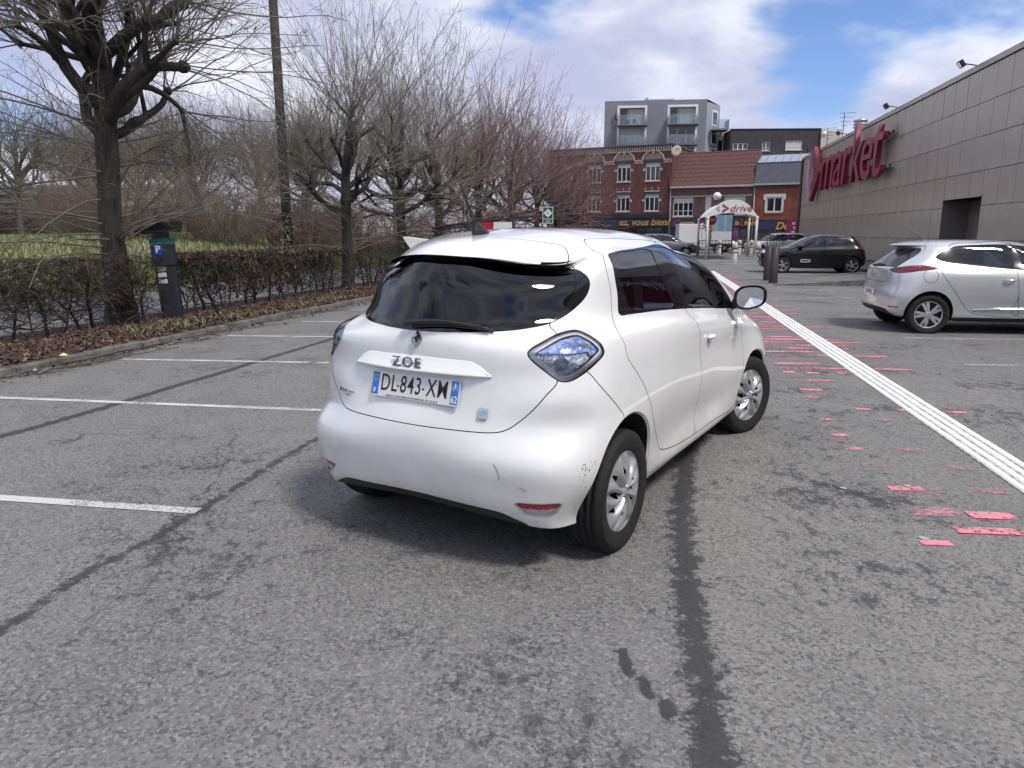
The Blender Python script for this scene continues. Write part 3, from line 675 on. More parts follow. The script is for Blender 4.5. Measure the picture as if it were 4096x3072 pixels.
# fallen twigs along the gutter: each a thing
M['twig']=mat('twig_bark',(.075,.052,.040),.85,col2=(.12,.09,.07),nscale=20)
rs=random.Random(21)
def fallen(name,label,y0,off0,y1,off1,r0,n=9,wob=.05,group=None):
    pts=[]; 
    for i in range(n):
        t=i/(n-1); y=y0+(y1-y0)*t; pts.append((kx(y)+off0+(off1-off0)*t+rs.uniform(-wob,wob),y,.012+r0*.6+rs.uniform(0,.02)))
    mb=MB(); mb.tube(pts,[r0*(1-.6*i/(n-1)) for i in range(n)],5)
    for q in range(3):
        i=rs.randint(1,n-3); p=Vector(pts[i]); d=Vector((rs.uniform(-.2,.35),rs.uniform(.1,.5),.0)); mb.tube([p,p+d*.5+Vector((rs.uniform(-.05,.05),0,.015)),p+d],[r0*.5,r0*.35,r0*.2],4)
    tag(mb.build(name,M['twig'],None,True),label,'branch',group)
fallen('fallen_branch','long bare pale branch lying along the gutter below the kerb',8.6,.15,12.0,.10,.016)
fallen('fallen_branch','bare branch lying on the asphalt near the left edge of the kerb',8.0,.30,9.9,.55,.012)
for k in range(16):
    y=rs.uniform(7.5,18); fallen('fallen_twig','thin dead twig lying in the gutter along the kerb',y,rs.uniform(.02,.35),y+rs.uniform(.3,1.3),rs.uniform(.02,.7),rs.uniform(.004,.008),6,.04,'thin twigs fallen along the kerb')
# ------------------------------------------------------------------ the shop with metal cladding on the right
M['clad']=mat('brown_metal_cladding',(.36,.305,.255),.32,.15,col2=(.44,.385,.33),nscale=1.1,namt=(.3,.7),stretch=(1,1,.35),rvar=.10)
M['clad_dark']=mat('dark_cladding_joint',(.030,.024,.022),.6)
M['clad_rib']=mat('dark_brown_ribs',(.060,.035,.035),.45,.3)
M['clad_door']=mat('shop_door_paint',(.19,.165,.15),.5)
M['crimson']=mat('crimson_sign',(.27,.018,.058),.4,col2=(.21,.014,.045),nscale=1.0)
M['crimson_side']=mat('dark_crimson_sign_edge',(.10,.008,.028),.5)
M['pale_pink']=mat('pale_pink_sign',(.50,.36,.42),.5)
M['metal']=mat('galvanised_metal',(.45,.46,.47),.4,.8)
M['dark_metal']=mat('dark_metal',(.03,.03,.033),.5,.3)
SHOP=thing('supermarket','long brown metal-clad supermarket wall on the right with big red lettering','building',(10.293,-2.075,0),R_(78.6))
def shop():
    mb=MB(); mb.bx(-26,27.98,-14,-.045,0,7.05); mb.bx(31.49,62.55,-14,-.045,0,7.05); mb.bx(27.98,31.49,-14,-.045,2.74,7.05); mb.bx(27.98,31.49,-14,-.96,0,2.74); mb.build('wall_core',M['clad_dark'],SHOP)
    zs=[.15,1.3,2.45,3.6,4.75,5.87,7.0]
    var=[]
    r=np.random.default_rng(9)
    def panel_mesh(w,h,b):
        x,z=w/2-.010,h/2-.010; n=5; V=[];F=[]
        for i in range(n):
            for j in range(n):
                u,v=-1+2*i/(n-1),-1+2*j/(n-1); V.append((x*u,b[0]*(1-u*u)*(1-v*v)+b[1]*(1-u*u)*v*(1-v*v)+b[2]*u*(1-u*u)*(1-v*v),z*v))
        for i in range(n-1):
            for j in range(n-1): a=i*n+j; F.append((a,a+1,a+n+1,a+n))
        k=len(V); V+=[(-x,-.04,-z),(x,-.04,-z),(x,-.04,z),(-x,-.04,z)]
        c=[0,(n-1)*n,n*n-1,n-1]
        F+=[(c[0],c[1],k+1,k),(c[1],c[2],k+2,k+1),(c[2],c[3],k+3,k+2),(c[3],c[0],k,k+3)]
        F=[f[::-1] for f in F]; me=mkmesh('panel',V,F,M['clad'],True)
        try: me.set_sharp_from_angle(angle=R_(30))
        except Exception: pass
        return me
    cols=np.arange(26.81-3*1.17,61.8,1.17); cache={}
    for row in range(6):
        for s in cols:
            z0,z1=zs[row],zs[row+1]
            if 27.9<s<31.4:
                if row<2: continue
                if row==2: z0=2.78
            key=(round(z1-z0,3),int(r.integers(0,5)))
            if key not in cache: cache[key]=panel_mesh(1.17,z1-z0,(r.normal(0,.005),r.normal(0,.007),r.normal(0,.004)))
            o=addobj('panel',cache[key],SHOP,(s+.585,0,(z0+z1)/2)); o.rotation_euler=(r.normal(0,.002),0,r.normal(0,.003))
    mb=MB()     # same cladding carries on past the frame, behind the photographer
    for row in range(6):
        for s in np.arange(cols[0]-1.17*40,cols[0]-.1,1.17): mb.bx(s+.01,s+1.16,-.04,0,zs[row]+.01,zs[row+1]-.01)
    o=mb.build('cladding_beyond',M['clad'],SHOP); o['kind']='stuff'
    mb=MB(); mb.bx(-26,62.6,-.30,.05,7.03,7.22); mb.build('parapet_cap',M['clad'],SHOP)
    mb=MB(); mb.bx(-26,62.6,-.10,.02,0,.145); mb.build('plinth',M['kerb'],SHOP)
    for k in range(6):
        mb=MB(); s=61.9-k*.42 if k<2 else 62.7; 
        mb.bx(62.62,62.72,-.10-.42*k,.06-.42*k,0,7.1); mb.build('corner_rib',M['clad_rib'],SHOP)
    mb=MB(); mb.bx(62.0,62.6,.01,.05,0,7.05); mb.build('corner_trim',M['clad_rib'],SHOP)
    # recessed door with scribbled tag
    mb=MB(); s0,s1,zt,dp=27.98,31.49,2.74,.95
    mb.add([(s0,.012,.15),(s0,.012,zt),(s0,-dp,zt),(s0,-dp,.15)],[(0,1,2,3)]); mb.add([(s1,.012,.15),(s1,.012,zt),(s1,-dp,zt),(s1,-dp,.15)],[(3,2,1,0)]); mb.add([(s0,.012,zt),(s1,.012,zt),(s1,-dp,zt),(s0,-dp,zt)],[(0,1,2,3)]); mb.add([(s0,-dp,.15),(s0,-dp,zt),(s1,-dp,zt),(s1,-dp,.15)],[(0,1,2,3)])
    mb.build('door_recess',M['clad_door'],SHOP)
    mb=MB(); mb.bx(s0-.05,s1+.05,.0,.06,zt,zt+.05); mb.build('door_header',M['clad'],SHOP)
    for k in range(3):
        mb=MB(); mb.bx(s0+.12+k*1.12,s0+1.20+k*1.12,-dp+.004,-dp+.045,.17,zt-.03); mb.build('door',M['clad_door'],SHOP,bevel=.006)
    rs=random.Random(8); mb=MB(); cx=29.75
    for row in range(3):
        for k in range(5-row):
            p=[Vector((cx+.34-.16*k+rs.uniform(-.05,.05)-.05*row,-dp+.055,2.25-.42*row+rs.uniform(-.1,.1)))]
            for q in range(5): p.append(p[-1]+Vector((rs.uniform(-.12,.10),0,rs.uniform(-.20,.18))))
            mb.tube(p,.014,4)
    o=mb.build('graffiti',M['ink'],SHOP); o['kind']='stuff'
shop()
def spoly(pts,o,s,z): return [(o+x*s[0],z+y*s[1]) for x,y in pts]
def letters():
    t=thing('shop_sign','huge crimson market lettering with chevron logo fixed on the cladding','sign',(10.293,-2.075,0),R_(78.6))
    fr=lambda s,y,z:frame((s,y,z),(-1,0,0),(0,0,1),(0,1,0))
    x=52.6
    c=bpy.data.curves.new('m','FONT')
    for ch,s,sc in (('m',50.9,1.25),('a',47.9,1.15),('r',45.9,1.15),('k',43.7,1.15),('e',41.6,1.15),('t',39.7,1.25)):
        o=text_part('letter',ch,4.4,M['crimson'],fr(s,.42,5.55),t,extrude=.11,shear=.12,xs=sc,offset=.0)
        o.location=(0,0,0)
    for z in (4.62,6.15):
        mb=MB(); mb.bx(38.3,53.0,.14,.22,z-.06,z+.06); mb.build('mounting_rail',M['clad_rib'],t)
    for s in (38.4,44.0,49.5,53.5):
        mb=MB(); mb.bx(s-.05,s+.05,.0,.3,4.55,4.69); mb.bx(s-.05,s+.05,.0,.3,6.08,6.22); mb.build('bracket',M['metal'],t)
    # chevron logo: right-hand lozenge with a curved bite, pale arrow on its left
    Mx=fr(55.6,.30,5.5)
    lo=[(-.9,1.75),(-.3,1.85),(.55,1.15),(2.0,.0),(.55,-1.15),(-.3,-1.85),(-.9,-1.75),(-.35,-1.35),(-.55,-.75),(.1,-.30),(.65,-.42),(.65,.42),(.1,.30),(-.55,.75),(-.35,1.35)]
    mb=MB(); mb.prism(lo[::-1],-.12,.14,Mx); mb.build('logo_red',M['crimson'],t)
    mb=MB(); mb.prism([(-1.15,1.7),(-2.6,0),(-1.15,-1.7),(-1.55,-.9),(-1.7,0),(-1.55,.9)],-.12,.14,Mx); mb.build('logo_pale',M['pale_pink'],t)
letters()
def fixtures():
    for k,(s,lb) in enumerate(((30.1,'nearest black floodlight on the supermarket parapet'),(39.1,'floodlight on the parapet above the end of the red lettering'),(48.9,'floodlight on the parapet beside the steel vent'),(58.5,'floodlight on the parapet at the far corner of the supermarket'))):
        t=thing('floodlight',lb,'floodlight',(0,0,0),0,'floodlights on the parapet')
        t.location=SHOP.matrix_basis@Vector((s,.0,7.22)); t.rotation_euler=(0,0,R_(78.6))
        mb=MB(); mb.tube([(0,-.1,0),(0,-.1,.08),(0,.28,.15)],.022,6); mb.build('arm',M['dark_metal'],t)
        mb=MB(); mb.box((0,.40,.15),(.36,.12,.26),rx=R_(-35)); mb.build('housing',M['dark_metal'],t,bevel=.02)
        mb=MB(); mb.box((0,.40,.15),(.30,.004,.20),rx=R_(-35)); o=mb.build('lens',M['mirror_dim'],t); o.location=(0,.07,-.05)
    t=thing('roof_vent','round galvanised steel vent on the supermarket roof','vent'); t.location=SHOP.matrix_basis@Vector((47.6,-.5,7.1))
    mb=MB(); mb.lathe([(.30,0),(.30,.75)],16); mb.build('pipe',M['metal'],t,True)
    for k in range(3): mb=MB(); mb.lathe([(.30,.35+.16*k),(.38,.38+.16*k),(.38,.44+.16*k),(.30,.47+.16*k)],16); mb.build('collar',M['metal'],t,True)
    mb=MB(); mb.lathe([(.0,.92),(.40,.80),(.40,.76)],16); mb.build('cap',M['metal'],t,True)
    # banner further along the wall, mirrored in the side window
    t=thing('wall_banner','red drive banner on the supermarket wall, mirrored in the side window','banner',(10.293,-2.075,0),R_(78.6))
    mb=MB(); mb.bx(12.2,17.6,.02,.06,2.9,5.1); mb.build('panel',M['banner_red'],t)
    fr=frame((14.0,.068,3.85),(-1,0,0),(0,0,1),(0,1,0)); text_part('lettering','drive',1.25,M['white'],fr,t,extrude=.004,shear=.2,xs=1.0)
    Mx=frame((16.6,.068,3.95),(-1,0,0),(0,0,1),(0,1,0)); mb=MB(); mb.prism([(a*.42,b*.42) for a,b in [(-.9,1.75),(-.3,1.85),(.55,1.15),(2.0,.0),(.55,-1.15),(-.3,-1.85),(-.9,-1.75),(-.35,-1.35),(-.55,-.75),(.1,-.30),(.65,-.42),(.65,.42),(.1,.30),(-.55,.75),(-.35,1.35)]][::-1],0,.01,Mx); mb.prism([(a*.42,b*.42) for a,b in [(-1.15,1.7),(-2.6,0),(-1.15,-1.7),(-1.55,-.9),(-1.7,0),(-1.55,.9)]],0,.01,Mx); mb.build('logo',M['white'],t)
M['mirror_dim']=mat('lamp_glass',(.35,.37,.4),.1,.6)
M['banner_red']=mat('banner_red',(.12,.006,.016),.6)
fixtures()
# pavement along the shop
mb=MB(); mb.bx(-20,66,.02,2.6,-.02,.11); o=mb.build('pavement',M['kerb'],None); o.location=SHOP.location; o.rotation_euler=(0,0,R_(78.6)); o['kind']='structure'
# ------------------------------------------------------------------ street of houses behind
def brick_mat(name,c1,c2,mortar,scale=1.0):
    m,nt,N,L,b=nodes(name); b.inputs['Roughness'].default_value=.85
    tc=N.new('ShaderNodeTexCoord'); sp=N.new('ShaderNodeSeparateXYZ'); L.new(tc.outputs['Object'],sp.inputs[0]); ad=N.new('ShaderNodeMath'); ad.operation='ADD'; L.new(sp.outputs[0],ad.inputs[0]); L.new(sp.outputs[1],ad.inputs[1])
    cb=N.new('ShaderNodeCombineXYZ'); L.new(ad.outputs[0],cb.inputs[0]); L.new(sp.outputs[2],cb.inputs[1])
    br=N.new('ShaderNodeTexBrick'); L.new(cb.outputs[0],br.inputs[0]); br.inputs['Scale'].default_value=scale; br.inputs['Brick Width'].default_value=.23; br.inputs['Row Height'].default_value=.075; br.inputs['Mortar Size'].default_value=.008
    br.inputs['Color1'].default_value=(*c1,1); br.inputs['Color2'].default_value=(*c2,1); br.inputs['Mortar'].default_value=(*mortar,1)
    n=N.new('ShaderNodeTexNoise'); n.inputs['Scale'].default_value=1.3; n.inputs['Detail'].default_value=6; L.new(tc.outputs['Object'],n.inputs[0]); r=N.new('ShaderNodeMapRange'); L.new(n.outputs['Fac'],r.inputs[0]); r.inputs[1].default_value=.3; r.inputs[2].default_value=.7; r.inputs[3].default_value=.72; r.inputs[4].default_value=1.12
    x=N.new('ShaderNodeVectorMath'); x.operation='SCALE'; L.new(br.outputs['Color'],x.inputs[0]); L.new(r.outputs[0],x.inputs['Scale']); L.new(x.outputs[0],b.inputs['Base Color'])
    return m
M['brick_dark']=brick_mat('dark_red_brick',(.165,.050,.045),(.120,.038,.036),(.13,.085,.08))
M['brick_purple']=brick_mat('purplish_brick',(.135,.060,.055),(.105,.048,.046),(.21,.16,.15))
M['brick_red']=brick_mat('orange_red_brick',(.30,.075,.050),(.24,.060,.042),(.26,.12,.10))
M['brick_black']=brick_mat('anthracite_brick',(.055,.052,.060),(.045,.043,.050),(.06,.058,.062),.6)
M['stone']=mat('cream_stone',(.56,.49,.41),.8,col2=(.44,.38,.32),nscale=3)
M['render_grey']=mat('grey_render',(.225,.235,.265),.85,col2=(.20,.21,.24),nscale=.8,namt=(.3,.7))
M['render_cream']=mat('cream_render',(.50,.47,.40),.85)
M['frame_white']=mat('white_window_frame',(.74,.74,.73),.5)
M['pane']=mat('window_pane',(.018,.022,.030),.05,spec=.8)
M['pane_curtain']=mat('curtained_pane',(.42,.43,.42),.2,spec=.6)
M['shutter']=mat('pale_roller_shutter',(.50,.51,.49),.6)
M['slate']=mat('slate_roof',(.062,.070,.088),.6,col2=(.085,.093,.112),nscale=2)
M['zinc']=mat('zinc_roof',(.42,.46,.52),.4,.6)
M['tile']=mat('roof_tile',(.135,.055,.050),.75,col2=(.085,.042,.042),nscale=2,namt=(.4,.6),coord='Generated')
M['navy']=mat('navy_shopfront',(.018,.022,.042),.5)
M['navy_sign']=mat('navy_signboard',(.030,.040,.085),.4)
M['gold']=mat('gold_letters',(.75,.40,.05),.5); M['sign_red']=mat('red_letters',(.45,.02,.03),.5)
M['grille']=mat('grey_grille',(.40,.40,.41),.5,.3)
def fs(s): return 1.2*s
def fz(z): return 1.57+1.2*(z-1.57)
A_=np.array([(1735-1106)/1577*68.4/.979*1.0,68.4]); A_[0]=68.4*((1735-1106)/1577)/(math.cos(R_(11.77))+0*1)*.979**0
# true ground point under pixel column 1735 of the horizon at y=68.4
A_=np.array([68.4*(629/1577)/(math.cos(R_(11.77))+(829.5-501)/1577*math.sin(R_(11.77))),68.4])
FD=np.array([-math.sin(R_(62)),math.cos(R_(62))]); FRZ=math.atan2(FD[1],FD[0])
def facade(name,parent,s0,s1,z0,z1,holes,mat_,depth=.16):
    xs=sorted({s0,s1,*[h[0] for h in holes],*[h[1] for h in holes]}); zs=sorted({z0,z1,*[h[2] for h in holes],*[h[3] for h in holes]}); mb=MB()
    for i in range(len(xs)-1):
        for j in range(len(zs)-1):
            cx,cz=(xs[i]+xs[i+1])/2,(zs[j]+zs[j+1])/2
            if any(h[0]<cx<h[1] and h[2]<cz<h[3] for h in holes): continue
            mb.add([(xs[i],0,zs[j]),(xs[i],0,zs[j+1]),(xs[i+1],0,zs[j+1]),(xs[i+1],0,zs[j])],[(0,1,2,3)])
    for a,b,c,d in holes:
        q=[(a,c),(b,c),(b,d),(a,d)]
        for k in range(4):
            (x0,y0),(x1,y1)=q[k],q[(k+1)%4]; mb.add([(x0,0,y0),(x1,0,y1),(x1,-depth,y1),(x0,-depth,y0)],[(3,2,1,0)])
    return mb.build(name,mat_,parent)
def window(parent,a,b,c,d,n=2,rec=.12,fw=.07,fm=None,pm=None,trans=0.,shut=0.,sill=True):
    fm=fm or M['frame_white']; pm=pm or M['pane']; mb=MB(); y=-rec
    def bar(x0,x1,z0,z1): mb.bx(x0,x1,y-.03,y+.03,z0,z1)
    top=d-shut
    bar(a,a+fw,c,top); bar(b-fw,b,c,top); bar(a+fw,b-fw,c,c+fw); bar(a+fw,b-fw,top-fw,top)
    for k in range(1,n): x=a+(b-a)*k/n; bar(x-fw*.6,x+fw*.6,c+fw,top-fw)
    if trans: z=c+(top-c)*trans; bar(a+fw,b-fw,z-.025,z+.025)
    w=mb.build('window',fm,parent)
    for k in range(n):
        mb=MB(); mb.bx(a+(b-a)*k/n+.02,a+(b-a)*(k+1)/n-.02,y-.012,y-.006,c+.03,top-.03); mb.build('pane',pm,w)
    if shut: mb=MB(); mb.bx(a,b,y-.02,y+.04,top,d); mb.build('roller_shutter',M['shutter'],w)
    if sill: mb=MB(); mb.bx(a-.08,b+.08,-rec,.07,c-.12,c-.003); mb.build('sill',M['stone'],w)
    return w
def house(name,label,s0,s1):
    p=A_+FD*s0; return thing(name,label,'house',(p[0],p[1],0),FRZ)
def house1():
    s0=fs(10.45); L=fs(21.5)-s0; t=house('brick_house','dark red three-storey brick house with two arched window heads',s0,0); zt=fz(8.5)
    H=[]; W=[]
    for a,b in ((11.42,12.64),(13.94,15.14),(16.6,17.8)): W.append((fs(a)-s0,fs(b)-s0))
    rows=[(fz(5.73),fz(7.36)),(fz(3.29),fz(4.85))]
    for a,b in W:
        for c,d in rows: H.append((a,b,c,d))
    H.append((.3,L*.42,.3,fz(1.95))); H.append((L*.5,L-.4,.3,fz(1.95)))
    facade('wall',t,0,L,0,zt,H,M['brick_dark'])
    mb=MB(); mb.bx(0,L,-9,-.17,0,zt-.02); mb.build('rear_block',M['brick_dark'],t)
    mb=MB(); mb.bx(-.10,L,-9.2,.22,zt,zt+.12); mb.build('roof_edge',M['slate'],t)
    mb=MB(); mb.bx(0,L,0.001,.09,zt-.52,zt-.42); mb.build('cornice_course',M['stone'],t)
    k=0; x=.05
    while x<L-.1:
        mb=MB(); mb.bx(x,x+.11,.001,.12,zt-.41,zt-.06); mb.build('dentil',M['stone'],t); x+=.245
    zb0,zb1=fz(7.14),fz(7.42)
    edges=[0]+[v for a,b in W[::1] for v in (a-.32,b+.32)]+[L]
    for i in range(0,len(edges)-1,2):
        a,b=edges[i],edges[i+1]
        if b-a<.3: continue
        mb=MB(); mb.bx(a,b,.001,.035,zb0,zb0+.07); mb.bx(a,b,.001,.035,zb1-.07,zb1)
        q=a; r_=0
        while q<b-.2:
            mb.bx(q,q+.20,.001,.035,zb0+.10,zb0+.175); mb.bx(min(q+.2,b-.2),min(q+.4,b),.001,.035,zb0+.19,zb0+.26); q+=.42
        o=mb.build('check_band',M['stone'],t); o['kind']='stuff'
    for a,b in W:
        cx,hw=(a+b)/2,(b-a)/2+.28; z=fz(7.42)
        mb=MB(); ns=18
        for k in range(ns):
            w0_,w1_=math.pi*k/ns,math.pi*(k+1)/ns
            q=[(cx+r*math.cos(w),z+r*.78*math.sin(w)) for r,w in ((hw+.14,w0_),(hw+.14,w1_),(hw,w1_),(hw,w0_))]
            mb.add([(x,.07,zz) for x,zz in q]+[(x,.001,zz) for x,zz in q],[(3,2,1,0),(0,1,5,4),(2,3,7,6)])
        mb.build('arch',M['stone'],t)
        mb=MB()
        for rr in range(6):
            zz=z+.02+rr*.095; half=(hw-.1)*math.sqrt(max(0,1-((rr*.095)/(hw*.78))**2)); x=cx-half+(.1 if rr%2 else 0)
            while x<cx+half-.1: mb.bx(x,x+.10,.001,.03,zz,zz+.07); x+=.2
        o=mb.build('check_infill',M['stone'],t); o['kind']='stuff'
        mb=MB(); mb.bx(cx-.09,cx+.09,.002,.11,z+hw*.78-.22,z+hw*.78+.16); mb.build('keystone',M['stone'],t)
        for ri,(c,d) in enumerate(rows):
            mb=MB(); mb.bx(a-.06,b+.06,-.10,.03,d-.24,d); mb.build('lintel',M['navy_sign'],t)
            if ri: mb=MB(); mb.bx(a-.06,b+.06,.001,.05,d+.001,d+.10); mb.build('lintel_course',M['stone'],t)
            window(t,a,b,c,d-.24,3,.13,.075,shut=.30 if ri==0 else .26)
            for x in (a-.24,b+.02): mb=MB(); mb.bx(x,x+.22,.001,.04,(c+d)/2-.02,(c+d)/2+.20); mb.build('stone_block',M['stone'],t)
            mb=MB(); mb.tube([(a,.03,c+.22),(b,.03,c+.22)],.012,4); mb.build('guard_rail',M['dark_metal'],t)
        for q in (a+.05,cx,b-.05): mb=MB(); mb.box((q,.03,fz(5.1)),(.10,.05,.17)); mb.build('stone_stud',M['stone'],t)
    mb=MB(); mb.bx(0,L,.001,.10,0,fz(3.05)); 
    mb=MB()
    # shopfront: navy base around openings, sign board
    facade('shopfront',t,-.0,L,0,fz(3.0),[(h[0],h[1],h[2],h[3]) for h in H[-2:]],M['navy']).location=(0,.06,0)
    for h in H[-2:]: window(t,*h,n=4,rec=.05,fw=.06,fm=M['navy'],sill=False)
    mb=MB(); mb.bx(.15,L-.1,.075,.16,fz(2.05),fz(2.66)); sg=mb.build('sign_board',M['navy_sign'],t)
    mb=MB(); mb.bx(0,L,.06,.30,fz(2.70),fz(2.80)); mb.build('awning_box',M['dark_metal'],t)
    fr=frame((fs(12.6)-s0,.165,fz(2.36)),(-1,0,0),(0,0,1),(0,1,0)); text_part('sign_letters','ez, vous bien?',.95,M['gold'],fr,sg,extrude=.01,shear=.3,offset=.012,xs=1.0)
    # drain pipe, satellite dish on the gable
    mb=MB(); mb.tube([(.10,.06,0),(.10,.06,fz(6.0)),(.4,.06,fz(6.3))],.05,8); mb.build('drain_pipe',M['brick_dark'],t,True)
    ds=thing('satellite_dish','white satellite dish on the corner of the brick house','dish'); p=A_+FD*(s0-.35); ds.location=(p[0],p[1]-.3,fz(7.95))
    mb=MB(); Mx=Vector((-.55,-1,.25)).to_track_quat('Z','Y').to_matrix().to_4x4(); mb.lathe([(.0,.0),(.3,.04),(.5,.11),(.5,.13),(.3,.06),(.0,.02)],20,Mx); mb.build('reflector',M['stone'],ds,True)
    mb=MB(); mb.tube([Mx@Vector((0,-.4,.08)),Mx@Vector((0,0,.5))],.02,5); mb.tube([(0,.25,-.5),(0,.1,0)],.03,6); mb.build('arm',M['metal'],ds)
house1()
def house2():
    s0=fs(3.85); L=fs(10.45)-s0; t=house('tiled_house','low purplish brick house with a red tiled roof','',0) if False else house('tiled_house','low purplish brick house with a red tiled roof',s0,0)
    ze=fz(5.05); zr=fz(6.85)+1.3
    def S(x): return fs(x)-s0
    H=[(S(8.54),S(10.19),fz(2.83),fz(4.34)),(S(4.45),S(6.10),fz(2.95),fz(4.34)),(S(7.09),S(7.57),fz(2.6),fz(4.34)),(.4,S(6.2),.3,fz(1.85)),(S(6.8),S(9.9),.3,fz(1.85))]
    facade('wall',t,0,L,0,ze,H,M['brick_purple'])
    mb=MB(); mb.bx(.02,L-.02,-7.5,-.17,0,ze-.05); mb.build('rear_block',M['brick_purple'],t)
    window(t,*H[0],n=4,rec=.12,trans=.38,shut=.48); window(t,*H[1],n=2,rec=.12,shut=1.1,pm=M['shutter']); 
    mb=MB(); mb.bx(H[2][0],H[2][1],-.10,-.04,H[2][2],H[2][3]); mb.build('blind_panel',M['shutter'],t)
    mb=MB(); mb.bx(.1,L-.1,.001,.04,fz(4.36),fz(4.44)); mb.build('stone_course',M['stone'],t)
    mb=MB(); mb.bx(0,L,.001,.30,ze,ze+.22); mb.build('gutter',M['stone'],t)
    # roof slab + tiles
    run=2.7; rise=zr-ze-.2; ang=math.atan2(rise,run); ln=math.hypot(run,rise)
    mb=MB(); mb.add([(0,.28,ze+.20),(L,.28,ze+.20),(L,.28-run,ze+.20+rise),(0,.28-run,ze+.20+rise),(0,-6.5,ze+.2),(L,-6.5,ze+.2)],[(0,1,2,3)[::-1],(3,2,5,4)[::-1],(0,3,4),(1,5,2)]); roof=mb.build('roof',M['tile'],t)
    nr,nc=8,31; w=L/nc; h=ln/nr
    V=[];F=[]; prof=[(0,.0),(.16,.045),(.32,.06),(.5,.03),(.66,.0),(1,.012)]
    for q in (0,1):
        for u,z in prof: V.append((w*u,q*h*1.12,z+(.03 if q==0 else 0.)))
    k=len(prof); F=[(i,i+1,k+i+1,k+i) for i in range(k-1)]; V+= [(w*u,0,z-.01) for u,z in prof]; F+=[(2*k+i,2*k+i+1,i+1,i) for i in range(k-1)]
    tm=mkmesh('tile',V,F,M['tile'])
    M3=Matrix.Translation((0,.28,ze+.215))@Matrix.Rotation(math.pi-ang,4,'X')@Matrix.Diagonal((1,1,-1,1))
    for i in range(nr):
        for j in range(nc):
            o=addobj('tile',tm,roof); o.location=(j*w,.28-(i*h)*math.cos(ang),ze+.215+i*h*math.sin(ang)); o.rotation_euler=(-ang,0,0); o.scale=(1,-1,1); o.location.z+=rng.uniform(0,.012)
    mb=MB(); mb.tube([(0,.28-run,ze+.2+rise+.02),(L,.28-run,ze+.2+rise+.02)],.09,8); mb.build('ridge',M['tile'],t)
    facade('shopfront',t,0,L,0,fz(2.75),H[3:],M['navy']).location=(0,.06,0)
    for h in H[3:]:
        window(t,*h,n=3,rec=.05,fw=.06,fm=M['navy'],sill=False)
        mb=MB(); n=int((h[1]-h[0])/.16)
        for k in range(n): 
            x=h[0]+(k+.5)*(h[1]-h[0])/n; mb.tube([(x-.08,.03,h[2]),(x+.08,.03,h[3])],.012,3,cap=False); mb.tube([(x+.08,.03,h[2]),(x-.08,.03,h[3])],.012,3,cap=False)
        o=mb.build('security_grille',M['grille'],t); o['kind']='stuff'
    mb=MB(); mb.bx(S(4.6),S(10.3),.075,.16,fz(1.98),fz(2.58)); sg=mb.build('sign_board',M['navy_sign'],t)
    x=S(10.15)
    for txt,m_,sz in (('C','sign_red',.92),('entre','gold',.66),('T','sign_red',.92),('echnique','gold',.66),('de la','gold',.60),('L','sign_red',.86),('iterie','gold',.62)):
        fr=frame((x,.165,fz(2.26)),(-1,0,0),(0,0,1),(0,1,0)); o=text_part('sign_letters',txt,sz,M[m_],fr,sg,extrude=.01,shear=.3,offset=.012,align='LEFT')
        wd=max(v.co.x for v in o.data.vertices)-min(v.co.x for v in o.data.vertices); x-=wd+(.10 if len(txt)>1 else -.02)
    mb=MB(); mb.tube([(L-.03,.05,0),(L-.03,.05,ze)],.05,8); mb.build('drain_pipe',M['grille'],t,True)
house2()
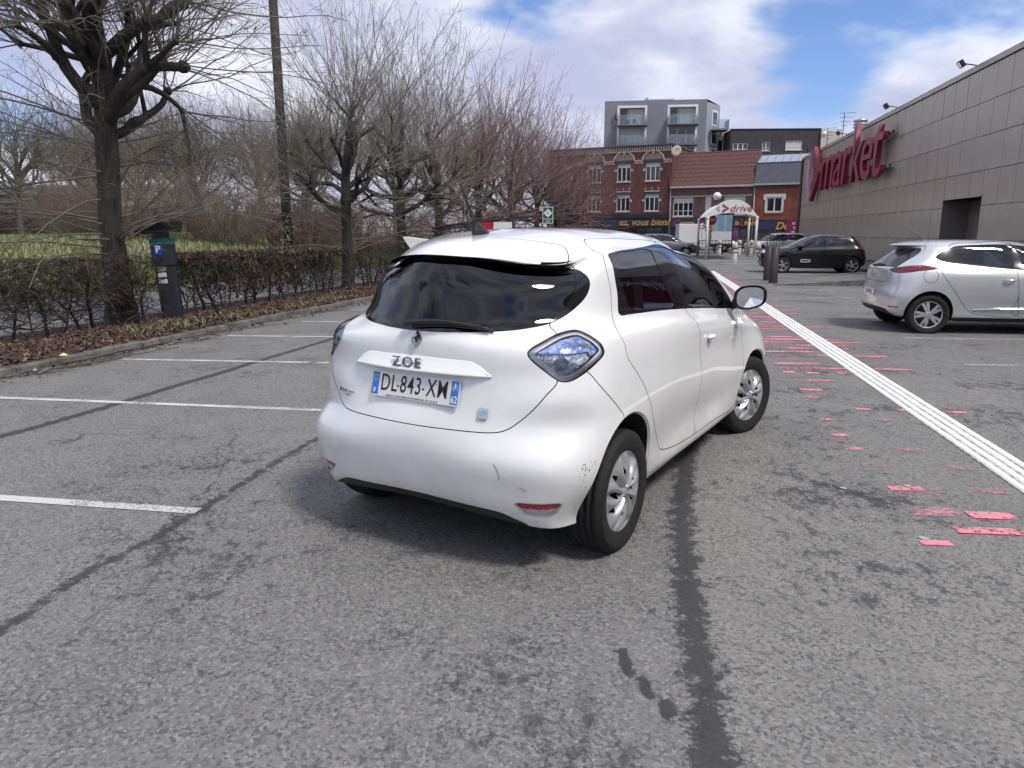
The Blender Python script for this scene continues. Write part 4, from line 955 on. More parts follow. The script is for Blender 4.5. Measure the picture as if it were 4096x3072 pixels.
def house3():
    s0=fs(-1.5); L=fs(3.82)-s0; t=house('slate_house','orange brick house with a slate and zinc roof beside the supermarket',s0,0)
    def S(x): return fs(x)-s0
    ze=fz(5.1); H=[(S(1.67),S(2.84),fz(3.08),fz(4.19)),(S(1.6),S(3.6),.3,fz(1.85))]
    facade('wall',t,0,L,0,ze,H,M['brick_red']); mb=MB(); mb.bx(.02,L-.02,-8,-.17,0,ze-.02); mb.build('rear_block',M['brick_red'],t)
    window(t,*H[0],n=2,rec=.08,fw=.10)
    mb=MB(); a,b,c,d=H[0]; mb.bx(a-.28,b+.28,.001,.06,d,d+.30); mb.bx(a-.28,a-.10,.001,.06,d-.22,d); mb.bx(b+.10,b+.28,.001,.06,d-.22,d); mb.build('window_surround',M['frame_white'],t)
    mb=MB(); mb.bx(a-.12,a,.0,.05,c,d); mb.bx(b,b+.12,.0,.05,c,d); mb.build('window_jamb',M['frame_white'],t)
    mb=MB(); mb.bx(0,L,.001,.28,ze,ze+.16); mb.build('gutter',M['grille'],t)
    x=.05
    while x<L: mb=MB(); mb.bx(x,x+.06,.001,.05,ze-.34,ze-.02); mb.build('dentil',M['slate'],t); x+=.14
    z1=fz(6.85); z2=fz(7.4)
    mb=MB(); mb.add([(0,.2,ze+.15),(L,.2,ze+.15),(L,-.7,z1),(0,-.7,z1)],[(3,2,1,0)]); mb.add([(0,.2,ze+.15),(0,-.7,z1),(0,-6,z1),(0,-6,ze)],[(0,1,2,3)]); mb.add([(L,.2,ze+.15),(L,-.7,z1),(L,-6,z1),(L,-6,ze)],[(3,2,1,0)]); mb.build('slate_roof',M['slate'],t)
    n=9
    for k in range(n):
        x0,x1=L*k/n,L*(k+1)/n; mb=MB(); mb.add([(x0+.02,-.62,z1),(x1-.02,-.62,z1),(x1-.02,-2.6,z2+.15),(x0+.02,-2.6,z2+.15)],[(3,2,1,0)]); mb.box((x0,-1.6,(z1+z2)/2+.12),(.03,2.2,.06),rx=-math.atan2(z2+.15-z1,1.98)); mb.build('zinc_sheet',M['zinc'],t)
    facade('shopfront',t,0,L,0,fz(2.5),H[1:],M['navy']).location=(0,.06,0)
    window(t,*H[1],n=3,rec=.05,fw=.06,fm=M['navy'],sill=False)
    mb=MB(); h=H[1]
    for k in range(16): x=h[0]+(k+.5)*(h[1]-h[0])/16; mb.tube([(x-.08,.03,h[2]),(x+.08,.03,h[3])],.012,3,cap=False); mb.tube([(x+.08,.03,h[2]),(x-.08,.03,h[3])],.012,3,cap=False)
    o=mb.build('security_grille',M['grille'],t); o['kind']='stuff'
    mb=MB(); mb.bx(S(1.2),S(3.5),.075,.16,fz(1.78),fz(2.4)); sg=mb.build('sign_board',M['navy_sign'],t)
    fr=frame((S(2.05),.165,fz(2.0)),(-1,0,0),(0,0,1),(0,1,0)); text_part('sign_letters','De',.95,M['gold'],fr,sg,extrude=.01,shear=.3,offset=.012,align='LEFT')
    mb=MB(); mb.tube([(L-.05,.05,0),(L-.05,.05,ze)],.05,8); mb.build('drain_pipe',M['grille'],t,True)
house3()
# carmine board with iron frame at the corner of the supermarket
def carmine():
    p=A_+FD*fs(.55); t=thing('carmine_board','tall carmine board under an iron frame beside the supermarket corner','board',(p[0]-.5,p[1]-2.0,0),FRZ)
    mb=MB(); mb.bx(-.1,1.05,-.04,.04,.2,fz(2.45)); mb.build('panel',M['carmine'],t)
    for k in range(7):
        mb=MB(); z=fz(2.1)-k*.38; rs=random.Random(k); mb.bx(.30,.30+rs.uniform(.15,.32),.041,.047,z,z+.22); mb.build('print_mark',M['pale_pink'],t)
    for x in (-.05,.4,.8,1.2):
        mb=MB(); mb.tube([(x,0,fz(2.45)),(x,0,fz(3.2)-.1*abs(x-.5))],.03,5); mb.build('upright',M['iron_red'],t)
    mb=MB(); mb.tube([(-.1,0,fz(2.75)),(1.3,0,fz(2.75))],.025,5); mb.tube([(-.1,0,fz(3.1)),(.5,0,fz(3.25)),(1.3,0,fz(3.1))],.025,5); mb.build('rail',M['iron_red'],t)
M['carmine']=mat('carmine_paint',(.22,.018,.07),.5); M['iron_red']=mat('dark_red_iron',(.085,.035,.040),.7)
carmine()
def gp(px,y): return y*((px-1106)/1577)/(math.cos(R_(11.77))+(829.5-501)/1577*math.sin(R_(11.77)))
def apartments():
    k=1.1; B=np.array([gp(1499,92*k),92*k]); dl=np.array([-1,.12]); dl/=np.hypot(*dl); t=thing('apartment_block','grey rendered apartment block with white-framed balconies rising behind the brick house','building',(B[0],B[1],0),math.atan2(dl[1],dl[0]))
    az=lambda z:1.57+k*(z-1.57); L=11.3*k; zt=az(17.03)
    W=[]
    for a,b in ((1.31,4.35),(7.3,10.31)):
        for c,d in ((14.3,16.2),(12.0,13.94),(9.7,11.6)): W.append((a*k-.9,b*k-.9,az(c),az(d)))
    facade('wall',t,-.9,L,0,zt,W,M['render_grey'],.5)
    inv=Matrix.Rotation(-math.atan2(dl[1],dl[0]),3,'Z'); dr=inv@Vector((.62,.785,0)); e=Vector((-.9,0,0)); w=4.2
    P=[Vector((-.9,0,0)),Vector((L,0,0)),Vector((L,-14,0)),Vector((-.9,0,0))+dr*w+Vector((0,-8,0)),Vector((-.9,0,0))+dr*w]
    mb=MB(); zr=az(16.75)
    V=[p+Vector((0,0,z)) for z in (0,zt) for p in P]; V[9].z=zr; V[8].z=zr
    for i in (1,2,3): j=(i+1)%5; mb.add([V[i],V[j],V[5+j],V[5+i]],[(0,1,2,3)])
    mb.add([V[5+i] for i in range(5)],[(0,1,2,3,4)]); mb.build('roof_and_sides',M['render_grey'],t)
    # chamfered right face with three slit windows
    ang=math.atan2(dr.y,dr.x); sd=thing('x','x','x'); bpy.data.objects.remove(sd)
    Mx=Matrix.Translation((-.9,0,0))@Matrix.Rotation(ang,4,'Z')@Matrix.Diagonal((1,-1,1,1))
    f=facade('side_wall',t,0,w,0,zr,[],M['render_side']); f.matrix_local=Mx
    for c,d in ((14.3,15.9),(12.1,13.75),(9.9,11.55)):
        mb=MB(); a,b=w*.42,w*.80; mb.bx(a-.12,b+.12,.0,.07,az(c)-.12,az(d)+.12); o=mb.build('window',M['frame_white'],t); o.matrix_local=Mx
        mb=MB(); mb.bx(a+.1,b-.1,.071,.08,az(c)+.1,az(d)-.1); q=mb.build('pane',M['pane'],o)
    for i,(a,b,c,d) in enumerate(W):
        mb=MB(); f=.30; mb.bx(a-f,a,-.1,.06,c-.1,d+f); mb.bx(b,b+f,-.1,.06,c-.1,d+f); mb.bx(a,b,-.1,.06,d,d+f); mb.build('white_surround',M['frame_white'],t)
        wn=window(t,a,b,c,d,3,.42,.07,sill=False,pm=M['pane'])
        if i in (0,4,3): mb=MB(); mb.bx(a+.1,a+(b-a)*.62,-.40,-.38,c+.1,d-.1); mb.build('blind',M['pane_curtain'],wn)
        if i==4: mb=MB(); mb.bx(a+.1,b-.1,-.395,-.375,c+.1,d-.1); mb.build('blind',M['pane_curtain'],wn)
        # balcony slab with glass rail
        mb=MB(); mb.add([(a-.35,0,c-.35),(b+.25,0,c-.35),(b+.25,1.3,c-.25),(a-.35,1.3,c-.25),(a-.35,0,c-.12),(b+.25,0,c-.12),(b+.25,1.3,c-.12),(a-.35,1.3,c-.12)],[(0,1,2,3)[::-1],(4,5,6,7),(0,1,5,4),(1,2,6,5),(2,3,7,6),(3,0,4,7)]); bl=mb.build('balcony',M['render_grey'],t)
        mb=MB(); mb.bx(a-.30,b+.2,1.24,1.26,c-.05,c+.95); mb.bx(a-.30,a-.28,.05,1.24,c-.05,c+.95); mb.bx(b+.18,b+.2,.05,1.24,c-.05,c+.95); mb.build('glass_rail',M['glass_rail'],bl)
        mb=MB(); 
        for q in range(6): x=a-.29+(b-a+.5)*q/5; mb.tube([(x,1.27,c-.1),(x,1.27,c+1.0)],.022,4)
        mb.tube([(a-.3,1.27,c+1.0),(b+.2,1.27,c+1.0)],.025,4); mb.build('rail_frame',M['metal'],bl)
        if i==3:
            mb=MB(); mb.box(((a+b)/2+.6,.8,c+.22),(.8,.6,.35)); mb.box(((a+b)/2-.3,.8,c+.3),(.5,.5,.5)); mb.build('garden_furniture',M['navy'],bl)
    mb=MB(); mb.bx(3.2,7.2,-5,-2,zt,zt+.45); mb.bx(6.6,7.0,-3,-2.4,zt,zt+.75); mb.build('roof_plant',M['zinc'],t)
    mb=MB(); a=W[3][1]; z=W[3][2]+1.2; mb.tube([(a+.45,.3,z+.6),(a+.55,.35,z),(a+.5,.3,z-.7)],[.05,.16,.10],6); 
    tag(mb.build('red_garland',M['carmine'],t,True))
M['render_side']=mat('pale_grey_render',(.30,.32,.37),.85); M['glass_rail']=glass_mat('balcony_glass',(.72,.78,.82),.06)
apartments()
def cream_block():
    k=1.15; y=104; x0,x1=gp(1528,y),gp(1572,y); t=thing('cream_block','cream apartment wing with small balconies behind the grey block','building',(x0,y,0),R_(-4)); w=x1-x0+1
    zt=1.57+(501-297)/1577*y
    holes=[]; 
    for c in (zt-2.9,zt-6.0,zt-9.0):
        for a in (.5,2.3): holes.append((a,a+1.0,c,c+1.7))
    f=facade('wall',t,0,w,0,zt,holes,M['render_cream'],.2); f.rotation_euler=(0,0,0)
    f.scale=(1,-1,1)
    for h in holes:
        wn=window(t,*h,n=1,rec=.12,fw=.08,sill=False); wn.scale=(1,-1,1)
    mb=MB(); mb.bx(0,w,.3,8,0,zt-.05); mb.build('rear_block',M['render_cream'],t)
    for c in (zt-3.1,zt-6.2): mb=MB(); mb.bx(1.9,3.8,-1.2,-.01,c-.2,c); b=mb.build('balcony',M['render_cream'],t); mb=MB(); mb.bx(1.95,3.75,-1.18,-1.15,c+.02,c+.95); mb.build('rail_panel',M['slate'],b)
    # glass balcony of the grey block's far side
    c=1.57+(501-283)/1577*y; mb=MB(); mb.bx(-.6,1.5,-3.0,-.2,c-1.2,c-1.0); b=mb.build('balcony',M['render_grey'],t); mb=MB(); mb.bx(1.46,1.5,-3,-.2,c-1,c+.1); mb.bx(-.5,1.46,-3.0,-2.97,c-1,c+.1); mb.build('glass_rail',M['glass_rail'],b)
cream_block()
def dark_block():
    y=100; x0=gp(1566,y); x1=gp(1752,y); w=x1-x0; t=thing('dark_block','low anthracite brick apartment block behind the slate roof','building',(x0,y,0),R_(-3))
    zt=1.57+(501-298)/1577*y+.2; k=y/88.
    hs=[(-.38,1.34,10.62,11.57,2),(2.96,3.81,10.74,11.71,1),(5.59,7.46,10.81,11.82,1),(-.07,1.54,8.9,9.95,1),(5.59,7.46,8.6,9.6,1),(2.96,3.81,8.6,9.6,1)]
    H=[((a+.72)*k,(b+.72)*k,1.57+(c-1.57)*k,1.57+(d-1.57)*k) for a,b,c,d,n in hs]
    f=facade('wall',t,0,w,0,zt,H,M['brick_black'],.2); f.scale=(1,-1,1)
    for h,q in zip(H,hs):
        wn=window(t,*h,n=q[4]+1,rec=.12,fw=.09,trans=.3,pm=M['pane'] if q[0] not in (5.59,-.07) else M['shutter']); wn.scale=(1,-1,1)
    mb=MB(); mb.bx(0,w,.3,10,0,zt-.02); mb.build('rear_block',M['brick_black'],t)
    mb=MB(); mb.bx(w+.001,w+2.6,-.3,6,0,zt-.1); mb.build('rendered_end',M['render_cream'],t)
    mb=MB(); mb.bx(-.1,w+.1,-.1,.3,zt,zt+.10); mb.build('roof_edge',M['slate'],t)
dark_block()
def antennas():
    for px,py0,py1,y,lb in ((1802,318,258,75,'tall rooftop television aerial above the supermarket roofline'),(1770,310,288,90,'small rooftop aerial behind the dark block')):
        x=gp(px,y); z0=1.57+(501-py0)/1577*y*.98; z1=1.57+(501-py1)/1577*y*.98
        t=thing('aerial',lb,'aerial',(x,y,z0-6)); mb=MB(); mb.tube([(0,0,0),(0,0,z1-z0+6)],.035,5); mb.build('mast',M['dark_metal'],t)
        for k in range(4): mb=MB(); z=z1-z0+6-.3*k-.1*k; mb.tube([(-.5+.1*k,0,z),(1.1-.25*k,0,z+.05)],.02,4); mb.build('dipole',M['dark_metal'],t)
antennas()
# ---- far left: low pale warehouse and dark evergreen hedge
def left_far():
    t=thing('warehouse','low pale blue-grey warehouse with crimson doors beyond the grass bank','building',(-92,86,0),R_(-2))
    M['wh_wall']=mat('pale_cladding',(.55,.60,.68),.6); M['wh_base']=mat('white_render',(.62,.62,.60),.8)
    mb=MB(); mb.bx(0,52,0,20,2.6,6.4); mb.build('wall',M['wh_wall'],t); mb=MB(); mb.bx(-.02,52.02,-.02,20.02,0,2.6); mb.build('base_wall',M['wh_base'],t)
    mb=MB(); mb.bx(-.3,52.3,-.5,20.4,6.4,6.7); mb.build('roof_edge',M['zinc'],t)
    for x in (30,38.5): mb=MB(); mb.bx(x,x+4,-.10,-.03,0,5.2); mb.build('door',M['carmine'],t)
    mb=MB(); mb.bx(28,46,-1.5,-.1,5.3,5.6); mb.build('canopy',M['dark_metal'],t)
    M['evergreen']=mat('evergreen_foliage',(.020,.032,.016),.85,col2=(.035,.045,.022),nscale=3)
    h=thing('evergreen_hedge','tall dark evergreen hedge along the far side of the grass','hedge',(-50,70,.9),R_(-3))
    r=np.random.default_rng(77); n=15000; x=r.uniform(0,36,n); top=2.6+.35*np.sin(x*1.7)+.25*np.sin(x*4.1+1); z=top*r.power(1.5,n); y=r.normal(0,.55,n)
    P=np.c_[x,y,z]; e=r.normal(0,.16,(n,3)); f_=r.normal(0,.10,(n,3)); V=np.stack([P-e,P+f_,P+e],1).reshape(-1,3); o=addobj('foliage',mkmesh('foliage',V,np.arange(n*3).reshape(n,3),M['evergreen']),h); o['kind']='stuff'
    mb=MB(); mb.bx(0,36,-.35,.35,0,2.2); mb.build('inner_mass',M['evergreen'],h)
    for k,(px,y) in enumerate(((265,40),(55,46))):
        x=gp(px,y); t=thing('grass_post','slim pale post standing in the grass bank'+(' left of the big tree' if k==0 else ' near the left edge'),'post',(x,y,.8)); mb=MB(); mb.tube([(0,0,0),(0,0,2.3)],.05,6); mb.build('pole',M['metal'],t); mb=MB(); mb.lathe([(.06,2.3),(.0,2.36)],8); mb.build('cap',M['metal'],t)
left_far()
# ------------------------------------------------------------------ the white electric hatchback
def inner_part(name,V,F,mats,parent,smooth=False):
    return addobj(name,mkmesh(name,V,F,mats,smooth),parent)
def build_zoe():
    car=thing('parked_car','white electric hatchback with front wheels turned, parked askew in the foreground','car',(-.157,3.897,0),R_(58.83))
    S=Surf(car_net(ZOE_ROWS)); sh=Shell(S,211,176)
    A=[(-.5,3.99),(0,3.99),(.609,3.988),(1.293,3.974),(1.56,4.084),(1.757,4.338),(2.034,4.791),(2.336,5.369),(2.563,5.789),(2.62,6.6),(2.661,7.5),(2.46,7.965),(2.777,8.363),(3.018,8.666),(3.123,8.976),(3.079,9.44),(3.055,9.968),(3.12,11.0),(3.266,12.025),(3.147,12.679),(2.949,12.883),(2.252,13.123),(1.392,13.323),(.866,13.451),(0,13.55),(-.5,13.55)]
    B=[(-.5,7.755),(0,7.755),(.522,7.766),(.906,7.784),(1.305,7.794),(1.725,7.821),(2.16,7.895),(2.46,7.973),(2.716,8.108),(3.1,8.346),(3.476,8.614),(3.678,8.91),(3.6,9.132),(3.346,9.391),(3.059,9.793),(2.974,9.867),(2.88,10.3),(2.6,10.95),(2.2,11.3),(1.747,11.48),(1.27,11.52),(.83,11.52),(.4,11.52),(0,11.52),(-.5,11.52)]
    C=[(2.44,7.94),(2.78,8.377),(3.024,8.684),(3.124,8.978),(3.079,9.44),(3.04,9.85),(3.4,9.6),(3.75,9.2),(3.85,8.9),(3.55,8.5),(3.1,8.2),(2.716,7.95)]
    BAND=[(-.5,9.70),(0,9.70),(.711,9.71),(1.397,9.69),(2.027,9.676),(2.878,9.573),(3.2,9.6),(3.3,12.4),(-.5,12.4)]
    D=[(4.457,12.7),(4.66,11.6),(4.45,10.3),(4.40,9.7),(4.486,9.128),(4.483,8.737),(4.335,8.209),(4.318,7.761),(4.438,7.237),(4.55,6.689),(4.544,6.347),(4.56,6.0),(4.689,5.545),(4.831,4.967),(4.909,4.422),(4.955,4.106),(5.133,3.434),(5.393,2.743),(5.599,2.165),(5.70,1.65),(6.083,1.358),(6.567,1.222),(7.108,1.175),(7.15,1.5),(7.173,1.906),(7.217,2.297),(7.196,3.048),(7.179,4.638),(7.157,5.693),(7.286,7.05),(7.248,8.007),(7.45,8.9),(7.9,9.9),(8.6,11.2),(9.3,12.3),(8.5,12.5),(7,12.62),(5.5,12.7)]
    E_=[(7.108,1.175),(8.174,1.165),(9.056,1.103),(9.403,1.552),(9.49,2.691),(9.514,3.722),(9.60,4.484),(9.606,6.029),(9.95,7.136),(10.45,7.9),(10.75,8.3),(11.1,9.1),(11.3,9.9),(11.3,10.6),(11.0,11.6),(10.4,12.5),(9.3,12.3),(8.6,11.2),(7.9,9.9),(7.45,8.9),(7.248,8.007),(7.286,7.05),(7.157,5.693),(7.179,4.638),(7.196,3.048),(7.217,2.297),(7.173,1.906),(7.15,1.5)]
    Fw=[(4.536,8.048),(4.577,8.263),(4.726,8.728),(4.783,9.35),(4.72,10.1),(5.5,10.55),(6.463,10.847),(7.6,11.4),(8.586,11.9),(9.3,12.05),(9.95,12.0),(10.35,11.4),(10.75,10.7),(11.02,10.15),(11.0,9.605),(10.759,9.12),(10.596,8.69),(10.438,8.242),(10.2,7.92),(9.811,7.935),(8.635,8.014),(7.552,8.05),(6.81,8.05),(6.056,8.04),(4.887,7.968),(4.65,7.94)]
    WR=[(5.05,8.10),(5.0,8.263),(5.0,8.728),(4.98,9.35),(4.93,10.0),(5.5,10.35),(6.518,10.62),(7.45,11.0),(7.62,10.4),(7.30,9.757),(7.10,9.143),(6.92,8.657),(6.72,8.16),(6.056,8.15),(5.3,8.10)]
    WF=[(8.9,11.5),(9.4,11.75),(9.85,11.65),(10.2,11.1),(10.55,10.5),(10.8,10.0),(10.78,9.6),(10.58,9.12),(10.40,8.69),(10.15,8.35),(9.6,8.06),(8.635,8.10),(7.65,8.16),(7.80,8.6),(8.05,9.1),(8.5,10.2)]
    QV=[(4.60,8.06),(4.62,8.3),(4.68,8.6),(4.74,8.72),(4.86,8.5),(4.92,8.25),(4.94,8.06),(4.8,8.02)]
    G=[(2.037,6.71),(2.112,6.902),(2.363,7.207),(2.663,7.547),(3.012,7.655),(3.274,7.552),(3.626,7.233),(3.893,6.886),(3.974,6.619),(3.921,6.427),(3.623,6.205),(3.267,5.986),(2.968,5.816),(2.786,5.757),(2.621,5.793),(2.47,5.938),(2.254,6.234),(2.102,6.48)]
    Hb=[(-.5,-1),(-.5,3.99),(0,3.99),(.609,3.988),(1.293,3.974),(1.56,4.084),(1.757,4.338),(2.034,4.791),(2.336,5.369),(2.563,5.789),(2.9,6.2),(3.325,6.006),(3.65,5.477),(3.894,4.925),(4.072,4.331),(4.198,3.916),(4.25,3.2),(4.1,2.0),(4.0,-1)]
    I=[(-.5,.62),(0,.62),(.62,.64),(1.2,.70),(1.5,.72),(1.72,.66),(1.90,.48),(2.1,.28),(2.25,.06),(2.3,-.6),(0,-.6),(-.5,-.6)]
    J=[(1.955,1.42),(2.45,1.52),(2.90,1.56),(2.906,1.328),(2.864,1.162),(2.729,1.055),(2.43,1.01),(2.226,1.035),(2.051,1.247)]
    WS=[(15,8.2),(14,8.2),(12.6,8.15),(11.7,8.3),(11.45,9.0),(11.5,9.9),(11.6,10.6),(11.9,11.3),(12.3,11.9),(13,12.1),(15,12.1)]
    fA,fB,fC,fBand,fD,fE,fF,fWR,fWF,fG,fH,fI,fJ,fQV=[region_uv(S,p) for p in (A,B,C,BAND,D,E_,Fw,WR,WF,G,Hb,I,J,QV)]
    fWS=region_uv(S,WS)
    side=lambda P,uv:(np.abs(P[:,1])>.45)&(uv[:,1]<7)
    def arch(cx,cz,r,ax=1.0):
        return lambda P,uv:np.where(side(P,uv),np.hypot((P[:,0]-cx)/ax,P[:,2]-cz)-r,1.)
    fR=arch(.02,.33,.372); fFr=arch(2.588,.32,.352)
    g=.0024
    for fn,lv in ((fA,(g,-g)),(fB,(0,)),(fC,(0,)),(fBand,(0,)),(fD,(g,-g)),(fE,(g,-g)),(fF,(0,)),(fWR,(0,)),(fWF,(0,)),(fQV,(0,)),(fG,(.003,-.003,-.016,-.028)),(fH,(g,-g)),(fI,(0,)),(fJ,(.006,0)),(fWS,(0,)),(fR,(.012,0)),(fFr,(.012,0))): sh.cut(fn,lv)
    c,uc=sh.centroids()
    ph={k:f(c,uc) for k,f in dict(A=fA,B=fB,C=fC,Band=fBand,D=fD,E=fE,F=fF,WR=fWR,WF=fWF,G=fG,H=fH,I=fI,J=fJ,WS=fWS,R=fR,Fr=fFr,QV=fQV).items()}
    hole=(ph['R']<0)|(ph['Fr']<0)
    lamp=ph['G']<.003
    fr=ph['F']<0; gb=(ph['B']<0); ws=ph['WS']<0
    lab=np.full(len(c),'body',dtype=object)
    lab[(ph['H']<-g)]='bumper'; lab[ph['A']<-g]='tailgate'
    lab[ph['D']<-g]='rdoor'; lab[ph['E']<-g]='fdoor'
    gap=(np.abs(ph['A'])<g)|((np.abs(ph['D'])<g)|(np.abs(ph['E'])<g))&~fr|((np.abs(ph['H'])<g)&(ph['A']>0))
    lab[gap&~gb]='gap'
    lab[ws]='windscreen'
    lab[fr]='trim'; lab[fr&(ph['QV']<0)]='trim'; lab[ph['WR']<0]='rwin'; lab[ph['WF']<0]='fwin'
    lab[gb]='rglass'; lab[gb&(ph['Band']<0)]='band'; lab[gb&(ph['C']<0)]='quarter'
    lab[(ph['I']<0)&(uc[:,1]<1.6)]='skirt'
    lab[(ph['J']<0)]='refl'; lab[(ph['J']>=0)&(ph['J']<.006)]='reflgap'
    lab[lamp]='gasket'; lab[ph['G']<-.003]='lens'
    lab[hole]='hole'; 
    e=sh.emit
    e('body_shell',lab=='body',M['white_paint'],car); e('bumper',lab=='bumper',M['white_paint'],car); tg=e('tailgate',lab=='tailgate',M['white_paint'],car)[0]
    rd=e('rear_door',lab=='rdoor',M['white_paint'],car,'each'); fd=e('front_door',lab=='fdoor',M['white_paint'],car,'each')
    e('window_trim',lab=='trim',M['gloss_black'],car,'each',depth=.002)
    e('side_window',lab=='rwin',M['tint'],car,'each',depth=.005); e('side_window',lab=='fwin',M['tint_light'],car,'each',depth=.005)
    e('rear_window',lab=='rglass',M['tint_rear'],tg,depth=.003); e('window_band',lab=='band',M['gloss_black'],tg,depth=.003); e('quarter_trim',lab=='quarter',M['gloss_black'],car,'each',depth=.001)
    e('windscreen',lab=='windscreen',M['tint_light'],car,depth=.003)
    e('rear_skirt',lab=='skirt',M['black_plastic'],car,depth=-.004)
    # reflectors: red upper half, clear lower half
    m=lab=='refl'; red=m&(c[:,2]>.347)
    e('rear_reflector',red,M['red_lens'],car,'each',depth=.004); e('fog_lamp',m&~red,M['clear_lens'],car,'each',depth=.005)
    e('lamp_gasket',lab=='gasket',M['black_plastic'],car,'each',depth=.003); e('reflector_surround',lab=='reflgap',M['white_paint'],car,'each',depth=.003)
    # inner skin seen through the shut lines
    inner=~(hole|(fr)|gb|ws|lamp|(lab=='skirt')); e('inner_skin',inner,M['dark'],car,depth=.014)
    # --- tail lamps
    m=lab=='lens'; G_=ph['G']
    lens=e('tail_lamp',m,M['lamp_lens'],car,'each')
    for i,o in enumerate(lens):
        mir=np.array([1,-1 if i else 1,1.])
        def sub(name,mask,mt,dep):
            r=sh.emit(name,mask,mt,o,'right' if i==0 else 'left',depth=dep)
        sub('bezel',m&(G_>-.016),M['lamp_dark'],.010)
        sub('light_guide',m&(G_<=-.016)&(G_>-.028),M['lamp_white'],.008)
        blue=m&(G_<=-.028)&((c[:,2]>1.045)|((c[:,2]>1.03)&(c[:,0]>-.28)))
        sub('blue_reflector',blue,M['lamp_blue'],.020); sub('reflector',m&(G_<=-.028)&~blue,M['lamp_chrome'],.030)
        # fluted bulb unit and little vertical fins inside
        mb=MB(); cc=S.ev(3.0,6.75); nn=S.normal(np.array(3.0),np.array(6.75))
        for k in range(7):
            q=S.ev(3.05+.10*k,7.02-.03*k); q=q-S.normal(np.array(3.05+.1*k),np.array(7.0))*.016; mb.box(q*mir,(.006,.012,.034),rx=.1)
        q=S.ev(2.75,6.35)-S.normal(np.array(2.75),np.array(6.35))*.02
        mb.lathe([(.030,0),(.026,.008),(.014,.014),(0,.010)],14,Matrix.Translation(q*mir)@Vector(S.normal(np.array(2.75),np.array(6.35))*mir).to_track_quat('Z','Y').to_matrix().to_4x4())
        mb.build('lamp_fins',M['lamp_chrome'],o)
    # --- wheel arch lips, liners
    for fn,cx,cz,r in ((fR,.02,.33,.372),(fFr,2.588,.32,.352)):
        for sg in (-1,1):
            n=40; V=[];
            ang=np.linspace(R_(-14),R_(194),n)
            for w in ang:
                x,z=cx+r*math.cos(w),cz+r*math.sin(w)
                # body side surface at this spot
                d=np.hypot(sh.P[:,0]-x,sh.P[:,2]-z)+np.where((np.abs(sh.P[:,1])>.5)&(sh.uv[:,1]<7),0,9)
                y=-abs(sh.P[np.argmin(d),1])
                V+=[(x,(y+.002)*(-sg),z),(cx+(r-.012)*math.cos(w),(y+.010)*(-sg),cz+(r-.012)*math.sin(w)),(x,-.60*(-sg)*1,z),(cx+(r+.02)*math.cos(w),-.42*(-sg),cz+(r+.02)*math.sin(w))]
            V=[(a,b,c_) for a,b,c_ in V]; F=[]; fm=[]
            for i in range(n-1):
                a=i*4; b=a+4
                F+=[(a,b,b+1,a+1),(a+1,b+1,b+2,a+2),(a+2,b+2,b+3,a+3)]; fm+=[0,1,1]
            addobj('wheel_arch',mkmesh('wheel_arch',V,F,[M['white_paint'],M['dark']],True,fm),car)
    # --- underside, cabin
    mb=MB(); mb.bx(-.42,3.2,-.60,.60,.30,.36); mb.bx(.42,2.16,-.74,.74,.205,.25); mb.tube([(0,-.62,.28),(0,.62,.28)],.035,8); mb.build('underside',M['dark'],car)
    mb=MB(); mb.bx(-.30,2.6,-.66,.66,.55,.62); mb.bx(2.05,2.5,-.66,.66,.6,1.0); mb.bx(.02,.12,-.60,.60,.6,1.12); mb.build('cabin_floor',M['interior'],car)
    for y in (-.35,.35):
        mb=MB(); mb.box((1.05,y,.80),(.48,.46,.16)); mb.box((.82,y,1.08),(.14,.44,.56),ry=R_(-14)); mb.box((.70,y,1.40),(.08,.24,.15),ry=R_(-10)); mb.tube([(.74,y-.06,1.28),(.72,y-.06,1.36)],.008); mb.tube([(.74,y+.06,1.28),(.72,y+.06,1.36)],.008)
        mb.build('seat',M['interior'],car,bevel=.03)
    mb=MB(); mb.box((.30,0,.86),(.45,1.15,.16)); mb.box((.12,0,1.02),(.12,1.15,.40),ry=R_(-14)); 
    for y in (-.38,.38): mb.box((.06,y,1.28),(.07,.22,.12))
    mb.build('rear_seat',M['interior'],car,bevel=.03)
    mb=MB(); mb.bx(1.85,2.25,-.70,.70,.86,1.03); mb.build('dashboard',M['interior_light'],car,bevel=.03)
    mb=MB(); Mx=Matrix.Translation((1.66,.35,1.02))@Matrix.Rotation(R_(68),4,'Y')
    mb.tube([Mx@Vector((.17*math.cos(w),.17*math.sin(w),0)) for w in np.linspace(0,2*math.pi,25)],.014,8); mb.box((1.68,.35,1.02),(.03,.30,.07)); mb.build('steering_wheel',M['interior_light'],car,True)
    # --- door mirrors
    for sg in (-1,1):
        y=sg
        prof=[(0,.0),(.02,.045),(.05,.085),(.085,.100),(.13,.105)]
        V=[];F=[]; nn=20
        for i,(d,r) in enumerate(prof):
            for k in range(nn):
                w=2*math.pi*k/nn; cw,sw=math.cos(w),math.sin(w)
                ey=math.copysign(abs(cw)**.7,cw)*r*1.12; ez=math.copysign(abs(sw)**.7,sw)*r*.80
                if cw*1>0 and sw<0: ez*=.9
                V.append((2.03-d+ (cw*.02),sg*(.945+ey*.9)*1.0,1.128+ez+.012*cw))
        for i in range(len(prof)-1):
            for k in range(nn): F.append((i*nn+k,i*nn+(k+1)%nn,(i+1)*nn+(k+1)%nn,(i+1)*nn+k))
        F.append(tuple(range(nn)))
        mo=addobj('door_mirror',mkmesh('door_mirror',V,F,M['black_plastic'],True),car)
        mb=MB(); k0=(len(prof)-1)*nn; ctr=Vector((1.912,sg*.945,1.128))
